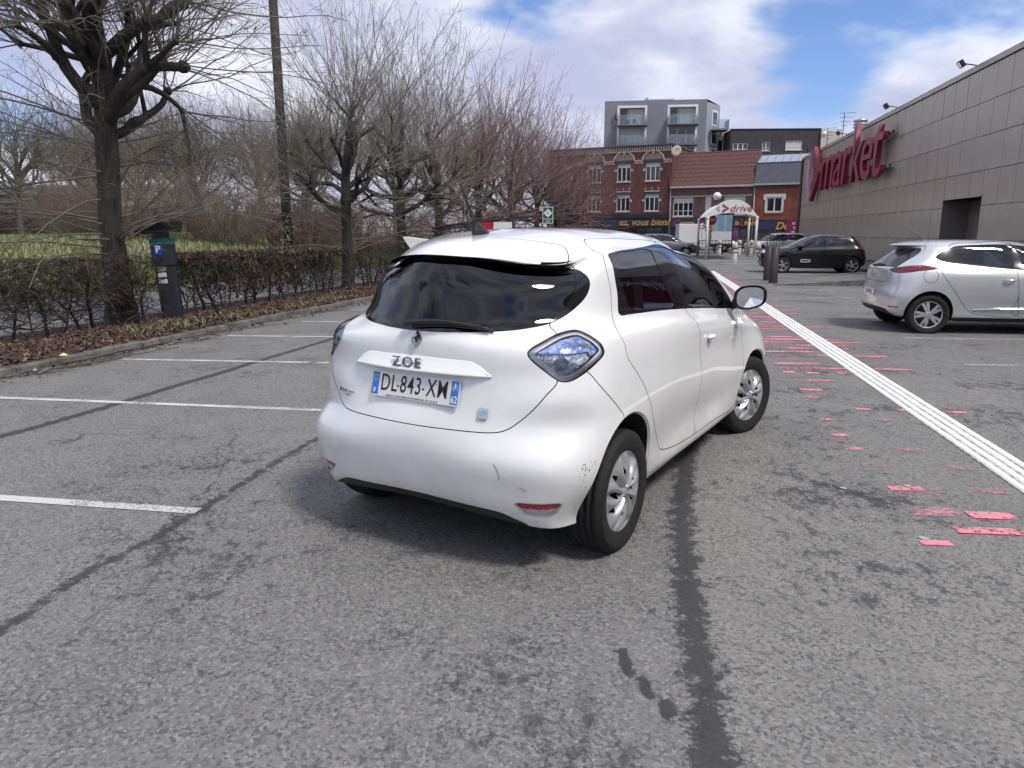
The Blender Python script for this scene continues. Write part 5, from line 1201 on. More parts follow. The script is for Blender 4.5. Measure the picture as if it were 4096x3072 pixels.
        ring=[Vector(V[k0+k]) for k in range(nn)]; mb.add([ctr]+[ctr+(p-ctr)*.82+Vector((.006,0,0)) for p in ring],[(0,1+(k+1)%nn,1+k) for k in range(nn)]); mb.build('mirror_glass',M['mirror'],mo)
        mb=MB(); mb.add([ctr+(p-ctr)*.82+Vector((.006,0,0)) for p in ring]+ring,[(k,(k+1)%nn,nn+(k+1)%nn,nn+k) for k in range(nn)]); mb.build('mirror_rim',M['gloss_black'],mo)
        mb=MB(); mb.tube([(2.0,sg*.775,1.065),(1.99,sg*.84,1.075),(1.99,sg*.90,1.085)],[.045,.034,.03],8); mb.build('mirror_arm',M['black_plastic'],mo,True)
    # --- door handles
    for i,o in enumerate(fd):
        sg=-1 if i==0 else 1
        q=S.ev(7.62,5.87); y=-abs(q[1])
        mb=MB(); pts=[(q[0]-.055+.11*t,sg*(abs(q[1])+.006+.020*math.sin(math.pi*t)),q[2]+.003*math.sin(math.pi*t)) for t in np.linspace(0,1,9)]
        mb.tube(pts,[.008+.008*math.sin(math.pi*t) for t in np.linspace(0,1,9)],8); mb.build('door_handle',M['white_paint'],o,True)
        mb=MB(); V=[(q[0]+.03*math.cos(w),sg*(abs(q[1])+.0015),q[2]+.048*math.sin(w)) for w in np.linspace(0,2*math.pi,20,endpoint=False)]
        mb.add(V,[tuple(range(20)) if sg<0 else tuple(reversed(range(20)))]); mb.build('handle_recess',M['handle_recess'],o)
    # --- tailgate furniture (rear plane: text x axis runs to the car's right)
    def hx(y,z):
        m_=(sh.uv[:,0]<3)&(sh.P[:,0]<0); P_=sh.P[m_]; return P_[np.argmin((P_[:,1]+abs(y))**2+(P_[:,2]-z)**2),0]
    def rear_frame(y,z,out=.0,tilt=None,yaw=None):
        x=hx(y,z); dz=.03; dxz=(hx(y,z+dz)-hx(y,z-dz))/(2*dz) if tilt is None else math.tan(tilt)
        dxy=0 if abs(y)<.1 else (hx(y,z)-hx(abs(y)-.06,z))/.06
        if yaw is not None: dxy=yaw
        ex=Vector((dxy*(1 if y<0 else -1),-1,0)).normalized(); ey=Vector((dxz,0,1)).normalized(); ez=ex.cross(ey).normalized(); ey=ez.cross(ex)
        return frame(Vector((x,y,z))+ez*out,ex,ey,ez)
    # garnish bar above the plate
    V=[];F=[];ny=40
    for i in range(ny+1):
        y=-.405+.81*i/ny; a=abs(y)/.405; zb=.928+.002*a; zt=.999-.004*a-(.062*max(0,(a-.72)/.28)**1.6)
        zt=max(zt,zb+.004); x0=hx(y,zb); 
        xt=hx(y,zt)
        V+=[(xt-.001,y,zt),(xt-.007,y,zt-.006),((x0+xt)/2-.020*(1-a**6),y,(zb*1.7+zt*.3)/2),(x0-.030*(1-a**5)-.004,y,zb+.004),(x0-.024*(1-a**5)-.002,y,zb-.004),(x0+.010,y,zb-.002)]
    for i in range(ny):
        for j in range(5): a=i*6+j; F.append((a,a+1,a+7,a+6))
    addobj('garnish',mkmesh('garnish',V,F,M['white_paint'],True),tg)
    Mg=rear_frame(.046,.962,.018,tilt=R_(6)); text_part('name_letters','ZOE',.066,M['dark_chrome'],Mg,tg,extrude=.003,xs=1.28,space=1.12)
    # plate
    zp=.845; Mp=frame((-.594,0.0,zp),(0,-1,0),(.26,0,1),(-1,0,.26))
    pl=MB()
    def rrect(w,h,r,k=5):
        out=[]
        for cx_,cy_,a0 in ((w-r,h-r,0),(-w+r,h-r,90),(-w+r,-h+r,180),(w-r,-h+r,270)):
            for i in range(k+1): a=R_(a0+90*i/k); out.append((cx_+r*math.cos(a),cy_+r*math.sin(a)))
        return out
    pl.prism(rrect(.26,.060,.010),-.004,.002,Mp); plate=pl.build('number_plate',M['plate'],tg)
    for x0,x1 in ((-.258,-.217),(.216,.258)):
        mb=MB(); mb.prism([(x0,-.052),(x1,-.052),(x1,.056),(x0,.056)],.002,.0032,Mp); mb.build('blue_band',M['plate_blue'],plate)
    Mt=Mp@Matrix.Translation((.002,.006,.003))
    for txt,x in (('DL',-.155),('-',-.098),('843',-.022),('-',.054),('XM',.135)):
        text_part('plate_characters',txt,.116 if txt!='-' else .09,M['ink'],Mt@Matrix.Translation((x,0,0)),plate,extrude=.0006,xs=.70 if txt!='-' else .5,offset=.0003,space=1.10)
    text_part('plate_characters','F',.034,M['white'],Mp@Matrix.Translation((-.238,-.036,.0036)),plate,extrude=.0004,offset=.0008)
    text_part('plate_characters','62',.046,M['white'],Mp@Matrix.Translation((.2375,-.032,.0036)),plate,extrude=.0004,xs=.8,offset=.0008)
    text_part('dealer_line','RENAULT AVION DERACHE-DUCARIN SAS  03.21.42.35.35',.0135,M['ink'],Mp@Matrix.Translation((-.01,-.0525,.0025)),plate,extrude=.0003,xs=.9)
    mb=MB()
    for k in range(12):
        w=2*math.pi*k/12; mb.prism([(-.238+.0135*math.cos(w)+.0022*math.cos(q),.028+.0135*math.sin(w)+.0022*math.sin(q)) for q in np.linspace(0,2*math.pi,5,endpoint=False)],.0032,.0038,Mp)
    mb.build('star_ring',M['star'],plate)
    mb=MB(); mb.tube([Mp@Vector((.2375+.012*math.sin(w)*1.1,.024+.012*math.cos(w)-(.004 if abs(w)>2.4 else 0),.0036)) for w in np.linspace(-2.6,2.6,18)],.0016,5); mb.build('county_emblem',M['emblem_gold'],plate)
    mb=MB(); mb.prism([(.2345,.02),(.2405,.02),(.2405,.042),(.2375,.048),(.2345,.042)],.0034,.0042,Mp); mb.build('county_emblem',M['white'],plate)
    # lozenge badge
    Ml=rear_frame(0,1.075,.004)
    mb=MB(); out_=[(0,.042),(.030,.004),(.030,-.004),(0,-.042),(-.030,-.004),(-.030,.004)]; inn=[(0,.020),(.012,.002),(.012,-.002),(0,-.020),(-.012,-.002),(-.012,.002)]
    rid=[((a+c_)/2,(b+d)/2) for (a,b),(c_,d) in zip(out_,inn)]
    V=[Ml@Vector((x,y,0)) for x,y in out_]+[Ml@Vector((x,y,.012)) for x,y in rid]+[Ml@Vector((x,y,0)) for x,y in inn]
    mb.add(V,[(i,(i+1)%6,6+(i+1)%6,6+i) for i in range(6)]+[(6+i,6+(i+1)%6,12+(i+1)%6,12+i) for i in range(6)])
    mb.build('badge',M['chrome'],tg)
    mb=MB(); mb.prism(inn,-.001,.001,Ml); mb.build('badge_centre',M['gloss_black'],tg)
    # small square emblem lower right and dealer sticker lower left
    Mz=rear_frame(-.382,.766,.003,tilt=R_(20),yaw=.22); mb=MB(); mb.prism(rrect(.023,.025,.007),-.002,.003,Mz); zz=mb.build('emblem',M['chrome'],tg)
    text_part('emblem_letters','ZE',.030,M['emblem_blue'],Mz@Matrix.Translation((0,0,.004)),zz,extrude=.0008,offset=.0008,xs=.95)
    Ms=rear_frame(.46,.775,.002,tilt=R_(20),yaw=.22)
    text_part('sticker_letters','Derache - Ducarin',.019,M['ink'],Ms,tg,extrude=.0003,shear=.35,xs=.75); text_part('sticker_letters','AVION',.012,M['ink'],Ms@Matrix.Translation((.005,-.021,0)),tg,extrude=.0003)
    mb=MB(); mb.prism([(-.052,-.011),(.05,-.0115),(.05,-.0105),(-.052,-.0100)],0,.0006,Ms); mb.prism([(-.073,.0),(-.066,.014),(-.059,0),(-.066,-.014)],0,.0006,Ms); mb.build('sticker_mark',M['ink'],tg)
    # wiper, antenna, high stop lamp
    def wp(y,z,out=.018): return Vector((hx(y,z)-out,y,z))
    mb=MB(); pts=[wp(.07+(-.43)*t,1.148+.022*math.sin(math.pi*t)-.012*t,.030) for t in np.linspace(0,1,14)]
    mb.tube(pts,[.016-.009*t for t in np.linspace(0,1,14)],6); pts2=[wp(.03-.40*t,1.133+.016*math.sin(math.pi*t)-.006*t,.014) for t in np.linspace(0,1,14)]; mb.tube(pts2,.007,5); mb.build('rear_wiper',M['black_plastic'],tg,True)
    q=S.ev(.05,13.92); 
    mb=MB(); b=Vector((q[0]+.02,0,q[2])); ring=[[(b.x+dx*s_,dy*s_*.5,b.z+h_) for dx,dy in [(-.075,0),(-.05,.05),(0,.07),(.06,.05),(.09,0),(.06,-.05),(0,-.07),(-.05,-.05)]] for s_,h_ in ((1,-.006),(.85,.018),(.5,.045),(.25,.062))]
    ring=[[(x-(.02*i),y,z) for x,y,z in rr_] for i,rr_ in enumerate(ring)]
    for i in range(3): mb.add(ring[i]+ring[i+1],[(k,(k+1)%8,8+(k+1)%8,8+k) for k in range(8)])
    mb.add(ring[3],[tuple(range(8))]); mb.tube([(b.x-.055,0,b.z+.05),(b.x-.09,0,b.z+.11),(b.x-.20,0,b.z+.27)],[.010,.006,.003],6); mb.build('roof_antenna',M['black_plastic'],car,True)
    mb=MB(); V=[]
    for i in range(13): y=.12-.24*i/12; V+=[(hx(y,1.463)-.001,y,1.462),(hx(y,1.440)-.004,y,1.442)]
    V=[Vector((S.ev(abs(v[1])/.22*.9,10.7 if k%2==0 else 10.1)[0]-.006,v[1],S.ev(abs(v[1])/.22*.9,10.7 if k%2==0 else 10.1)[2])) for k,v in enumerate(V)]
    mb.add(V,[(2*i,2*i+1,2*i+3,2*i+2) for i in range(12)]); mb.build('high_stop_lamp',M['clear_lens'],tg)
    # scuffs and scratches on the bumper
    def skin(u,v): return S.ev(u,v)+S.normal(np.array(u),np.array(v))*.0012
    mb=MB(); rs=random.Random(5)
    for k in range(46):
        u0=3.25+rs.random()*.35; v0=1.7+rs.random()*1.2; a=skin(u0,v0); 
        L_=rs.uniform(.002,.012); an=rs.uniform(-.6,2.2); b2=a+np.array([-.3*math.cos(an),-.2*math.cos(an),math.sin(an)])*L_
        mb.tube([a,b2],.0008 if k%3 else .0016,4)
    for path in ([(1.45,2.9),(1.52,2.72),(1.55,2.55),(1.58,2.3)],[(1.98,2.1),(2.05,2.06),(2.12,2.0)]): mb.tube([skin(*p) for p in path],.0009,4)
    mb.build('scuff_marks',M['scuff'],car)
    # --- wheels
    for x,sg,st in ((0,-1,0),(0,1,0),(2.588,-1,R_(-19)),(2.588,1,R_(-21))):
        build_wheel(car,(x,sg*.748,.300),st,sg,.312,.188,.208,cap_petals,(M['rubber'],M['silver_rim']))
    return car,S,sh
ZOE,ZS,ZSH=build_zoe()
# ------------------------------------------------------------------ the other cars
def rows_from(tab):
    R=[]
    for t in tab:
        if t[0]=='line': R.append(dict(line=t[1],s=t[2])); continue
        xr,zr,nr,c4,s,c11,xf,zf,nf=t; R.append(dict(xr=xr,zr=zr,nr=nr,c4=c4,s=s,c11=c11,xf=xf,zf=zf,nf=nf,pz=2.))
    return R
def build_car(name,label,loc,rz,rows,paint,wins,trim,doors,archs,rearglass,lamps,wheel,glass,nu=120,nv=90,cat='car',skirt=.26,windscreen=None,arch_mat=None,panels=None,group=None):
    car=thing(name,label,cat,loc,rz,group); S=Surf(car_net(rows)); sh=Shell(S,nu,nv)
    side=lambda P,uv:(P[:,1]<-.42)
    F={}
    for k,p in wins.items(): F['w_'+k]=region_2d(p,[0,2],side,5)
    if trim: F['trim']=region_2d(trim,[0,2],side,5)
    for k,p in doors.items(): F['d_'+k]=region_2d(p,[0,2],side,5)
    if rearglass: F['rg']=region_2d(rearglass,[1,2],lambda P,uv:P[:,0]<.35,5)
    if windscreen: F['ws']=region_2d(windscreen,[1,2],lambda P,uv:P[:,0]>1.2,5)
    for k,p in (panels or {}).items(): F['d_'+k]=region_uv(S,p)
    for k,(p,_) in lamps.items(): F['l_'+k]=region_uv(S,p)
    for i,(cx,cz,r,_) in enumerate(archs): F['a%d'%i]=(lambda cx,cz,r:lambda P,uv:np.where((P[:,1]<-.42)&(P[:,2]<.95),np.hypot(P[:,0]-cx,P[:,2]-cz)-r,1.))(cx,cz,r)
    g=.0035
    for k,f in F.items(): sh.cut(f,(g,-g) if k[0]=='d' else ((.05,0.) if k[0]=='a' and arch_mat else (0.,)))
    zl=lambda P,uv:P[:,2]-skirt; 
    if skirt: sh.cut(zl)
    c,uc=sh.centroids(); ph={k:f(c,uc) for k,f in F.items()}
    lab=np.full(len(c),'body',dtype=object)
    for k in F:
        if k[0]=='d': lab[ph[k]<-g]=k
    gap=np.zeros(len(c),bool)
    for k in F:
        if k[0]=='d': gap|=np.abs(ph[k])<g
    lab[gap]='gap'
    if skirt: lab[(c[:,2]<skirt)]='skirt'
    if trim: lab[ph['trim']<0]='trim'
    for k in wins: lab[ph['w_'+k]<0]='w_'+k
    if rearglass: lab[ph['rg']<0]='rg'
    if windscreen: lab[ph['ws']<0]='ws'
    for k in lamps: lab[ph['l_'+k]<0]='l_'+k
    hole=np.zeros(len(c),bool)
    for i in range(len(archs)):
        if arch_mat: lab[(ph['a%d'%i]<.05)&(ph['a%d'%i]>=0)]='archtrim'
        hole|=ph['a%d'%i]<0
    lab[hole]='hole'
    e=sh.emit; e('body_shell',lab=='body',paint,car)
    for k in doors: e(k,lab=='d_'+k,paint,car,'each')
    for k in (panels or {}): e(k,lab=='d_'+k,paint,car)
    e('lower_trim',lab=='skirt',M['black_plastic'],car); e('window_trim',lab=='trim',M['gloss_black'],car,'each',depth=.002); e('wheel_arch_trim',lab=='archtrim',arch_mat or M['dark'],car,'each',depth=-.004)
    for k in wins: e('side_window',lab=='w_'+k,glass,car,'each',depth=.005)
    e('rear_window',lab=='rg',M['tint_light'],car,depth=.003); e('windscreen',lab=='ws',M['tint_light'],car,depth=.003)
    for k,(p,m_) in lamps.items(): e(k,lab=='l_'+k,m_,car,'each',depth=-.002)
    solid=np.array([not(str(l).startswith(('w_','trim','rg','ws','hole'))) for l in lab]); e('inner_skin',solid,M['dark'],car,depth=.016)
    for cx,cz,r,_ in archs:
        for sg in (-1,1):
            V=[];Fc=[];n=24
            for w in np.linspace(R_(-12),R_(192),n):
                x,z=cx+r*math.cos(w),cz+r*math.sin(w); d=np.hypot(sh.P[:,0]-x,sh.P[:,2]-z)+np.where(sh.P[:,1]<-.5,0,9); y=abs(sh.P[np.argmin(d),1])
                V+=[(x,sg*(y-.002),z),(x,sg*.45,z)]
            for i in range(n-1): a=i*2; Fc.append((a,a+2,a+3,a+1))
            addobj('wheel_arch',mkmesh('wheel_arch',V,Fc,M['dark'],True),car)
    x0,x1=archs[0][0],archs[1][0]
    mb=MB(); mb.bx(x0-.4,x1+.5,-.58,.58,.24,.34); mb.bx(x0+.42,x1-.42,-.72,.72,.19,.24); mb.build('underside',M['dark'],car)
    zb=.55; mb=MB(); mb.bx(x0-.25,x1-.1,-.62,.62,zb,zb+.05); mb.bx(x1-.55,x1-.15,-.60,.60,zb,.92); mb.build('cabin_floor',M['interior'],car)
    for y in (-.34,.34):
        mb=MB(); mb.box((x0+1.15,y,.72),(.46,.44,.14)); mb.box((x0+.93,y,.96),(.13,.42,.52),ry=R_(-14)); mb.box((x0+.83,y,1.22),(.08,.22,.14)); mb.build('seat',M['interior'],car,bevel=.02)
    mb=MB(); mb.box((x0+.28,0,.72),(.42,1.1,.14)); mb.box((x0+.08,0,.92),(.12,1.1,.42),ry=R_(-14)); mb.build('rear_seat',M['interior'],car,bevel=.02)
    Rt,wd,rr,cap,mats,tr=wheel
    for cx,cz,r,st in archs:
        for sg in (-1,1): build_wheel(car,(cx,sg*tr,Rt-.012),st,sg,Rt,wd,rr,cap,mats)
    return car,S,sh
def mirrors(car,x,y,z,mt,sc=1.):
    for sg in (-1,1):
        mb=MB(); V=[];F=[];nn=14; prof=[(.0,.03),(.04,.075),(.09,.085),(.13,.085)]
        for d,r in prof:
            for k in range(nn): w=2*math.pi*k/nn; V.append((x+.06-d*sc,sg*(y+.09+1.15*r*math.cos(w)*sc),z+.72*r*math.sin(w)*sc))
        for i in range(len(prof)-1):
            for k in range(nn): F.append((i*nn+k,i*nn+(k+1)%nn,(i+1)*nn+(k+1)%nn,(i+1)*nn+k))
        F.append(tuple(range(nn))); F.append(tuple(range((len(prof)-1)*nn,len(prof)*nn)))
        mb.add(V,F); mb.tube([(x,sg*(y-.03),z-.03),(x,sg*(y+.05),z)],.025,6); mb.build('door_mirror',mt,car,True)
M['silver_paint']=mat('silver_car_paint',(.64,.65,.67),.30,.5,coat=.8,col2=(.61,.62,.64),nscale=4)
M['black_paint']=mat('black_car_paint',(.006,.0065,.010),.25,coat=.5)
M['white_far']=mat('white_van_paint',(.74,.74,.74),.35,coat=.6)
M['grey_paint']=mat('grey_car_paint',(.16,.165,.18),.3,.6,coat=.7)
M['dark_red_lens']=mat('dark_red_lens',(.10,.008,.022),.12,coat=.8); M['red_glow']=mat('red_light_guide',(.55,.03,.09),.2,coat=.5)
M['two_tone']=mat('black_alloy',(.02,.02,.022),.35)
M['headlamp']=mat('headlamp_glass',(.7,.72,.75),.1,.5,coat=1)
def clio():
    s=lambda *k:list(k)
    T=[(-.46,.27,3,-.20,[(-.2,.77,.22),(.3,.78,.20),(2.9,.76,.20)],2.85,3.22,.20,2.4),
     (-.60,.33,3,-.20,[(-.2,.84,.30),(.3,.84,.27),(2.2,.84,.27),(2.9,.83,.27)],2.9,3.33,.27,2.4),
     (-.630,.46,2.8,-.20,[(-.2,.885,.44),(.35,.87,.40),(.8,.835,.40),(1.8,.835,.40),(2.3,.87,.40),(2.9,.87,.40)],2.9,3.40,.42,2.4),
     (-.640,.60,2.8,-.20,[(-.2,.90,.58),(.35,.89,.56),(.8,.865,.56),(1.8,.865,.56),(2.3,.89,.56),(2.9,.88,.56)],2.9,3.42,.56,2.4),
     (-.615,.72,2.6,-.18,[(-.2,.895,.73),(.3,.898,.72),(1,.875,.71),(1.9,.87,.70),(2.9,.875,.68)],2.85,3.38,.66,2.4),
     (-.600,.85,2.6,-.16,[(-.2,.875,.87),(.3,.885,.86),(1,.868,.84),(2,.865,.82),(2.8,.85,.78)],2.75,3.28,.76,2.4),
     (-.61,.97,2.4,-.12,[(-.2,.83,1.00),(.3,.855,.96),(1,.848,.925),(2,.84,.89),(2.6,.80,.85)],2.6,3.05,.85,2.4),
     (-.575,1.03,2.2,-.05,[(-.1,.77,1.10),(.3,.79,1.065),(1,.805,1.02),(1.9,.80,.965)],2.12,2.62,.95,2.4),
     (-.43,1.16,1.9,.05,[(0,.70,1.22),(.4,.725,1.18),(1,.735,1.145),(1.7,.725,1.09)],1.75,2.18,1.12,2.4),
     (-.29,1.295,1.8,.10,[(0,.62,1.33),(.5,.655,1.315),(1,.66,1.295),(1.4,.64,1.255)],1.45,1.83,1.27,2.4),
     (-.36,1.345,1.8,.12,[(0,.58,1.36),(.5,.61,1.365),(1,.61,1.355),(1.3,.59,1.32)],1.32,1.68,1.335,2.4),
     (-.37,1.370,1.8,.14,[(0,.55,1.385),(.5,.575,1.395),(1,.57,1.39),(1.2,.55,1.365)],1.22,1.55,1.375,2.4),
     (-.18,1.405,1.8,.2,[(0,.45,1.41),(.5,.48,1.425),(1,.47,1.42),(1.2,.45,1.40)],1.1,1.40,1.41,2.4),
     (.08,1.43,1.8,.3,[(0,.24,1.43),(.5,.26,1.443),(1,.25,1.44)],.95,1.2,1.43,2.4),
     ('line',(.25,.9),[(.2,0,1.442),(.6,0,1.447),(1,0,1.443)])]
    wins=dict(r=[(.42,1.115),(.40,1.20),(.47,1.315),(.75,1.345),(1.10,1.345),(1.155,1.30),(1.16,1.04),(1.0,1.045),(.7,1.075)],
              f=[(1.32,1.345),(1.60,1.28),(1.90,1.13),(2.05,1.02),(1.8,1.0),(1.32,1.02)])
    trim=[(.06,1.175),(.14,1.255),(.35,1.345),(.7,1.375),(1.2,1.375),(1.65,1.30),(1.95,1.14),(2.2,.985),(1.6,.985),(1.0,1.02),(.5,1.07),(.2,1.11)]
    doors=dict(rear_door=[(.15,1.13),(.11,1.05),(.14,.93),(.28,.73),(.47,.48),(.58,.36),(.75,.31),(1.26,.30),(1.25,.6),(1.20,1.02),(1.2,1.39),(.6,1.40),(.3,1.37)],front_door=[(1.26,.30),(2.12,.31),(2.17,.7),(2.13,1.0),(1.6,1.34),(1.2,1.39),(1.2,1.02),(1.25,.6)])
    lamps=dict(rear_diffuser=([(-.5,-.6),(-.5,1.45),(0,1.45),(1.5,1.45),(2.0,1.35),(2.4,1.0),(2.7,.6),(2.8,-.6)],M['black_plastic']),tail_lamp=([(1.75,6.0),(1.95,6.28),(2.6,6.52),(3.3,6.62),(4.0,6.62),(4.55,6.42),(4.15,5.95),(3.3,5.62),(2.6,5.55),(2.1,5.65)],M['dark_red_lens']))
    car,S,sh=build_car('parked_car','silver hatchback parked by the supermarket, seen from its rear right side',(6.66,12.27,0),R_(-9.0),rows_from(T),M['silver_paint'],wins,trim,doors,[(0,.32,.352,0),(2.583,.32,.352,0)],[(-.62,1.03),(-.50,1.02),(0,1.02),(.50,1.02),(.62,1.03),(.60,1.15),(.56,1.28),(.45,1.325),(0,1.335),(-.45,1.325),(-.56,1.28),(-.60,1.15)],lamps,(.312,.195,.217,cap_spokes(5,.040,.021),(M['rubber'],M['silver_rim']),.775),M['tint_light'],150,110,panels=dict(tailgate=[(-.5,4.5),(0,4.5),(1.2,4.45),(1.65,4.65),(1.95,5.3),(2.0,6.0),(2.25,6.9),(2.5,7.6),(2.9,8.6),(3.0,9.6),(3.0,11.5),(2.6,12.3),(1.4,12.6),(0,12.7),(-.5,12.7)]))
    mirrors(car,2.02,.80,1.03,M['silver_paint'])
    def sk(u,v,o=.002): return Vector(S.ev(u,v)+S.normal(np.array(u),np.array(v))*o)
    for sg in (1,-1):
        f=Vector((1,sg,1))
        pts=[sk(2.1,6.15,.006)*1,sk(2.6,6.28,.006),sk(3.4,6.38,.006),sk(4.1,6.42,.006)]; mb=MB(); mb.tube([Vector((p.x,p.y*sg,p.z)) for p in pts],.007,5); pts=[sk(3.7,6.36,.006),sk(3.3,5.95,.006),sk(2.9,5.75,.006),sk(2.4,5.75,.006)]; mb.tube([Vector((p.x,p.y*sg,p.z)) for p in pts],.006,5); mb.build('light_guide',M['red_glow'],car,True)
        mb=MB(); n=26; pts=[]
        q=np.array([S.ev(a,b) for a in np.linspace(3.5,5.2,40) for b in np.linspace(4,7,60)])
        for k in range(n):
            w=2*math.pi*k/n; x,z=-.03+.105*math.cos(w),.90+.105*math.sin(w); j=np.argmin((q[:,0]-x)**2+(q[:,2]-z)**2); pts.append((x,(q[j,1]-.001)*sg,z))
        mb.tube(pts+[pts[0]],.0028,4); 
        if sg>0: mb.build('fuel_flap',M['dark'],car)
        # handles
        for x in (1.10,1.52):
            y=-.872; mb=MB(); mb.tube([(x-.08+.16*t,(y-.012-.02*math.sin(math.pi*t))*sg,.845+.0*t) for t in np.linspace(0,1,7)],[.010,.014,.016,.016,.016,.014,.010],6); mb.build('door_handle',M['silver_paint'],car,True)
        mb=MB(); mb.tube([(.62,-.842*sg,.385),(1.0,-.862*sg,.40),(1.6,-.864*sg,.405),(2.1,-.872*sg,.40)],.016,6); mb.build('door_strip',M['chrome'],car,True)
        mb=MB(); mb.tube([(Vector((p.x,p.y*sg,p.z))) for p in (sk(2.3,1.7),sk(2.7,1.75),sk(3.1,1.75))],.012,5); mb.build('rear_reflector',M['red_lens'],car)
    mb=MB(); mb.tube([(.12,0,1.44),(.06,0,1.475),(-.14,0,1.60)],[.012,.007,.003],6); mb.box((.13,0,1.445),(.12,.06,.03),taper=.5); mb.build('roof_antenna',M['black_plastic'],car)
    Mp=frame((-.648,0,.60),(0,-1,0),(.06,0,1),(-1,0,.06)); mb=MB(); mb.prism([(-.26,-.055),(.26,-.055),(.26,.055),(-.26,.055)],-.004,.004,Mp); pl=mb.build('number_plate',M['plate'],car)
    text_part('plate_characters','GF-794-HJ',.095,M['ink'],Mp@Matrix.Translation((0,0,.005)),pl,extrude=.0006,xs=.72)
    Ml=frame((-.628,0,.90),(0,-1,0),(-.0,0,1),(-1,0,0)); mb=MB(); out_=[(0,.055),(.040,0),(0,-.055),(-.040,0)]; mb.prism(out_[::-1],-.01,.012,Ml); mb.build('badge',M['chrome'],car)
    mb=MB(); mb.tube([(-.60,.05,1.03),(-.57,-.15,1.055),(-.53,-.32,1.05)],[.02,.014,.006],6); mb.build('rear_wiper',M['black_plastic'],car,True)
clio()
def c3():
    T=[(-.44,.30,3,-.20,[(-.2,.75,.24),(.3,.76,.21),(2.9,.75,.21)],2.80,3.18,.21,2.4),
     (-.57,.36,3,-.20,[(-.2,.82,.32),(2.9,.82,.30)],2.85,3.28,.30,2.4),
     (-.60,.48,2.8,-.20,[(-.2,.86,.45),(.8,.83,.43),(1.8,.83,.43),(2.9,.86,.43)],2.85,3.34,.44,2.6),
     (-.60,.62,2.8,-.20,[(-.2,.872,.60),(.8,.85,.59),(1.8,.85,.59),(2.9,.87,.59)],2.85,3.36,.60,2.6),
     (-.58,.76,2.6,-.18,[(-.2,.872,.75),(1,.86,.74),(2.9,.865,.74)],2.85,3.34,.74,2.6),
     (-.55,.90,2.5,-.15,[(-.2,.85,.90),(1,.848,.89),(2.8,.82,.86)],2.72,3.22,.87,2.6),
     (-.49,1.00,2.3,-.10,[(-.2,.80,1.00),(1,.81,.97),(2.5,.77,.95)],2.42,2.85,.955,2.4),
     (-.43,1.10,2.1,-.02,[(0,.75,1.10),(1,.77,1.06),(1.9,.75,1.02)],2.02,2.42,1.02,2.4),
     (-.33,1.24,2.0,.02,[(0,.69,1.23),(1,.715,1.21),(1.7,.70,1.17)],1.68,2.02,1.18,2.4),
     (-.22,1.36,1.9,.08,[(0,.61,1.345),(1,.64,1.345),(1.4,.62,1.315)],1.40,1.70,1.33,2.4),
     (-.20,1.40,1.9,.12,[(0,.56,1.39),(1,.58,1.40),(1.3,.55,1.375)],1.25,1.50,1.39,2.4),
     (-.05,1.44,1.9,.2,[(0,.44,1.435),(1,.46,1.45),(1.2,.44,1.435)],1.08,1.32,1.44,2.4),
     (.1,1.455,1.9,.3,[(0,.24,1.455),(1,.25,1.47)],.95,1.15,1.465,2.4),
     ('line',(.25,.9),[(.2,0,1.462),(1,0,1.474)])]
    wins=dict(r=[(.33,1.16),(.42,1.26),(.62,1.33),(.95,1.345),(1.0,1.30),(1.0,1.04),(.75,1.06),(.5,1.10)],f=[(1.12,1.34),(1.45,1.28),(1.75,1.15),(2.02,1.02),(1.85,1.0),(1.12,1.03)])
    trim=[(.06,1.14),(.12,1.25),(.45,1.345),(.9,1.375),(1.35,1.35),(1.75,1.19),(2.12,1.0),(1.85,.97),(1.0,1.0),(.5,1.06),(.2,1.08)]
    doors=dict(rear_door=[(.30,1.1),(.27,.9),(.42,.55),(.50,.36),(1.06,.33),(1.06,1.0),(1.06,1.37),(.45,1.36)],front_door=[(1.06,.33),(2.05,.34),(2.10,.7),(2.12,.98),(1.75,1.2),(1.36,1.36),(1.06,1.37),(1.06,1.0)])
    lamps=dict(tail_lamp=([(2.3,5.2),(2.5,5.9),(3.2,6.0),(3.6,5.6),(3.3,5.0),(2.7,4.9)],M['red_lens']),head_lamp=([(11.4,4.4),(11.6,4.9),(12.6,4.9),(13.0,4.5),(12.4,4.2)],M['headlamp']))
    # rear axle near the wall, nose into the lot
    car,S,sh=build_car('parked_car','glossy black small hatchback facing left in front of the supermarket',(13.16,29.13,0),R_(171),rows_from(T),M['black_paint'],wins,trim,doors,[(0,.33,.36,0),(2.54,.33,.36,0)],[(-.55,1.03),(0,1.02),(.55,1.03),(.52,1.2),(.46,1.33),(0,1.35),(-.46,1.33),(-.52,1.2)],lamps,(.318,.195,.215,cap_spokes(5,.034,.012),(M['rubber'],M['silver_rim']),.755),M['tint_light'],110,90,windscreen=[(-.68,1.06),(0,1.05),(.68,1.06),(.62,1.2),(.55,1.33),(0,1.37),(-.55,1.33),(-.62,1.2)],arch_mat=M['black_plastic'])
    mirrors(car,1.95,.80,1.03,M['black_paint'],1.2)
    for sg in (-1,1):
        mb=MB(); y=sg*.866
        for k in range(2):
            pts=[]; 
            for cx_,cz_,a0 in ((1.86,.475,-90),(1.86,.475,0),(1.60,.475,90),(1.60,.475,180)):
                for i in range(4): a=R_(a0+30*i); pts.append((cx_+.05*math.cos(a),y,cz_+.042*math.sin(a)))
        mb.tube(pts+[pts[0]],.012,5); mb.build('door_badge',M['white'],car)
        for x in (.95,1.62): mb=MB(); mb.tube([(x-.09+.18*t,sg*(.862+.02*math.sin(math.pi*t)),.86) for t in np.linspace(0,1,6)],.014,6); mb.build('door_handle',M['black_paint'],car,True)
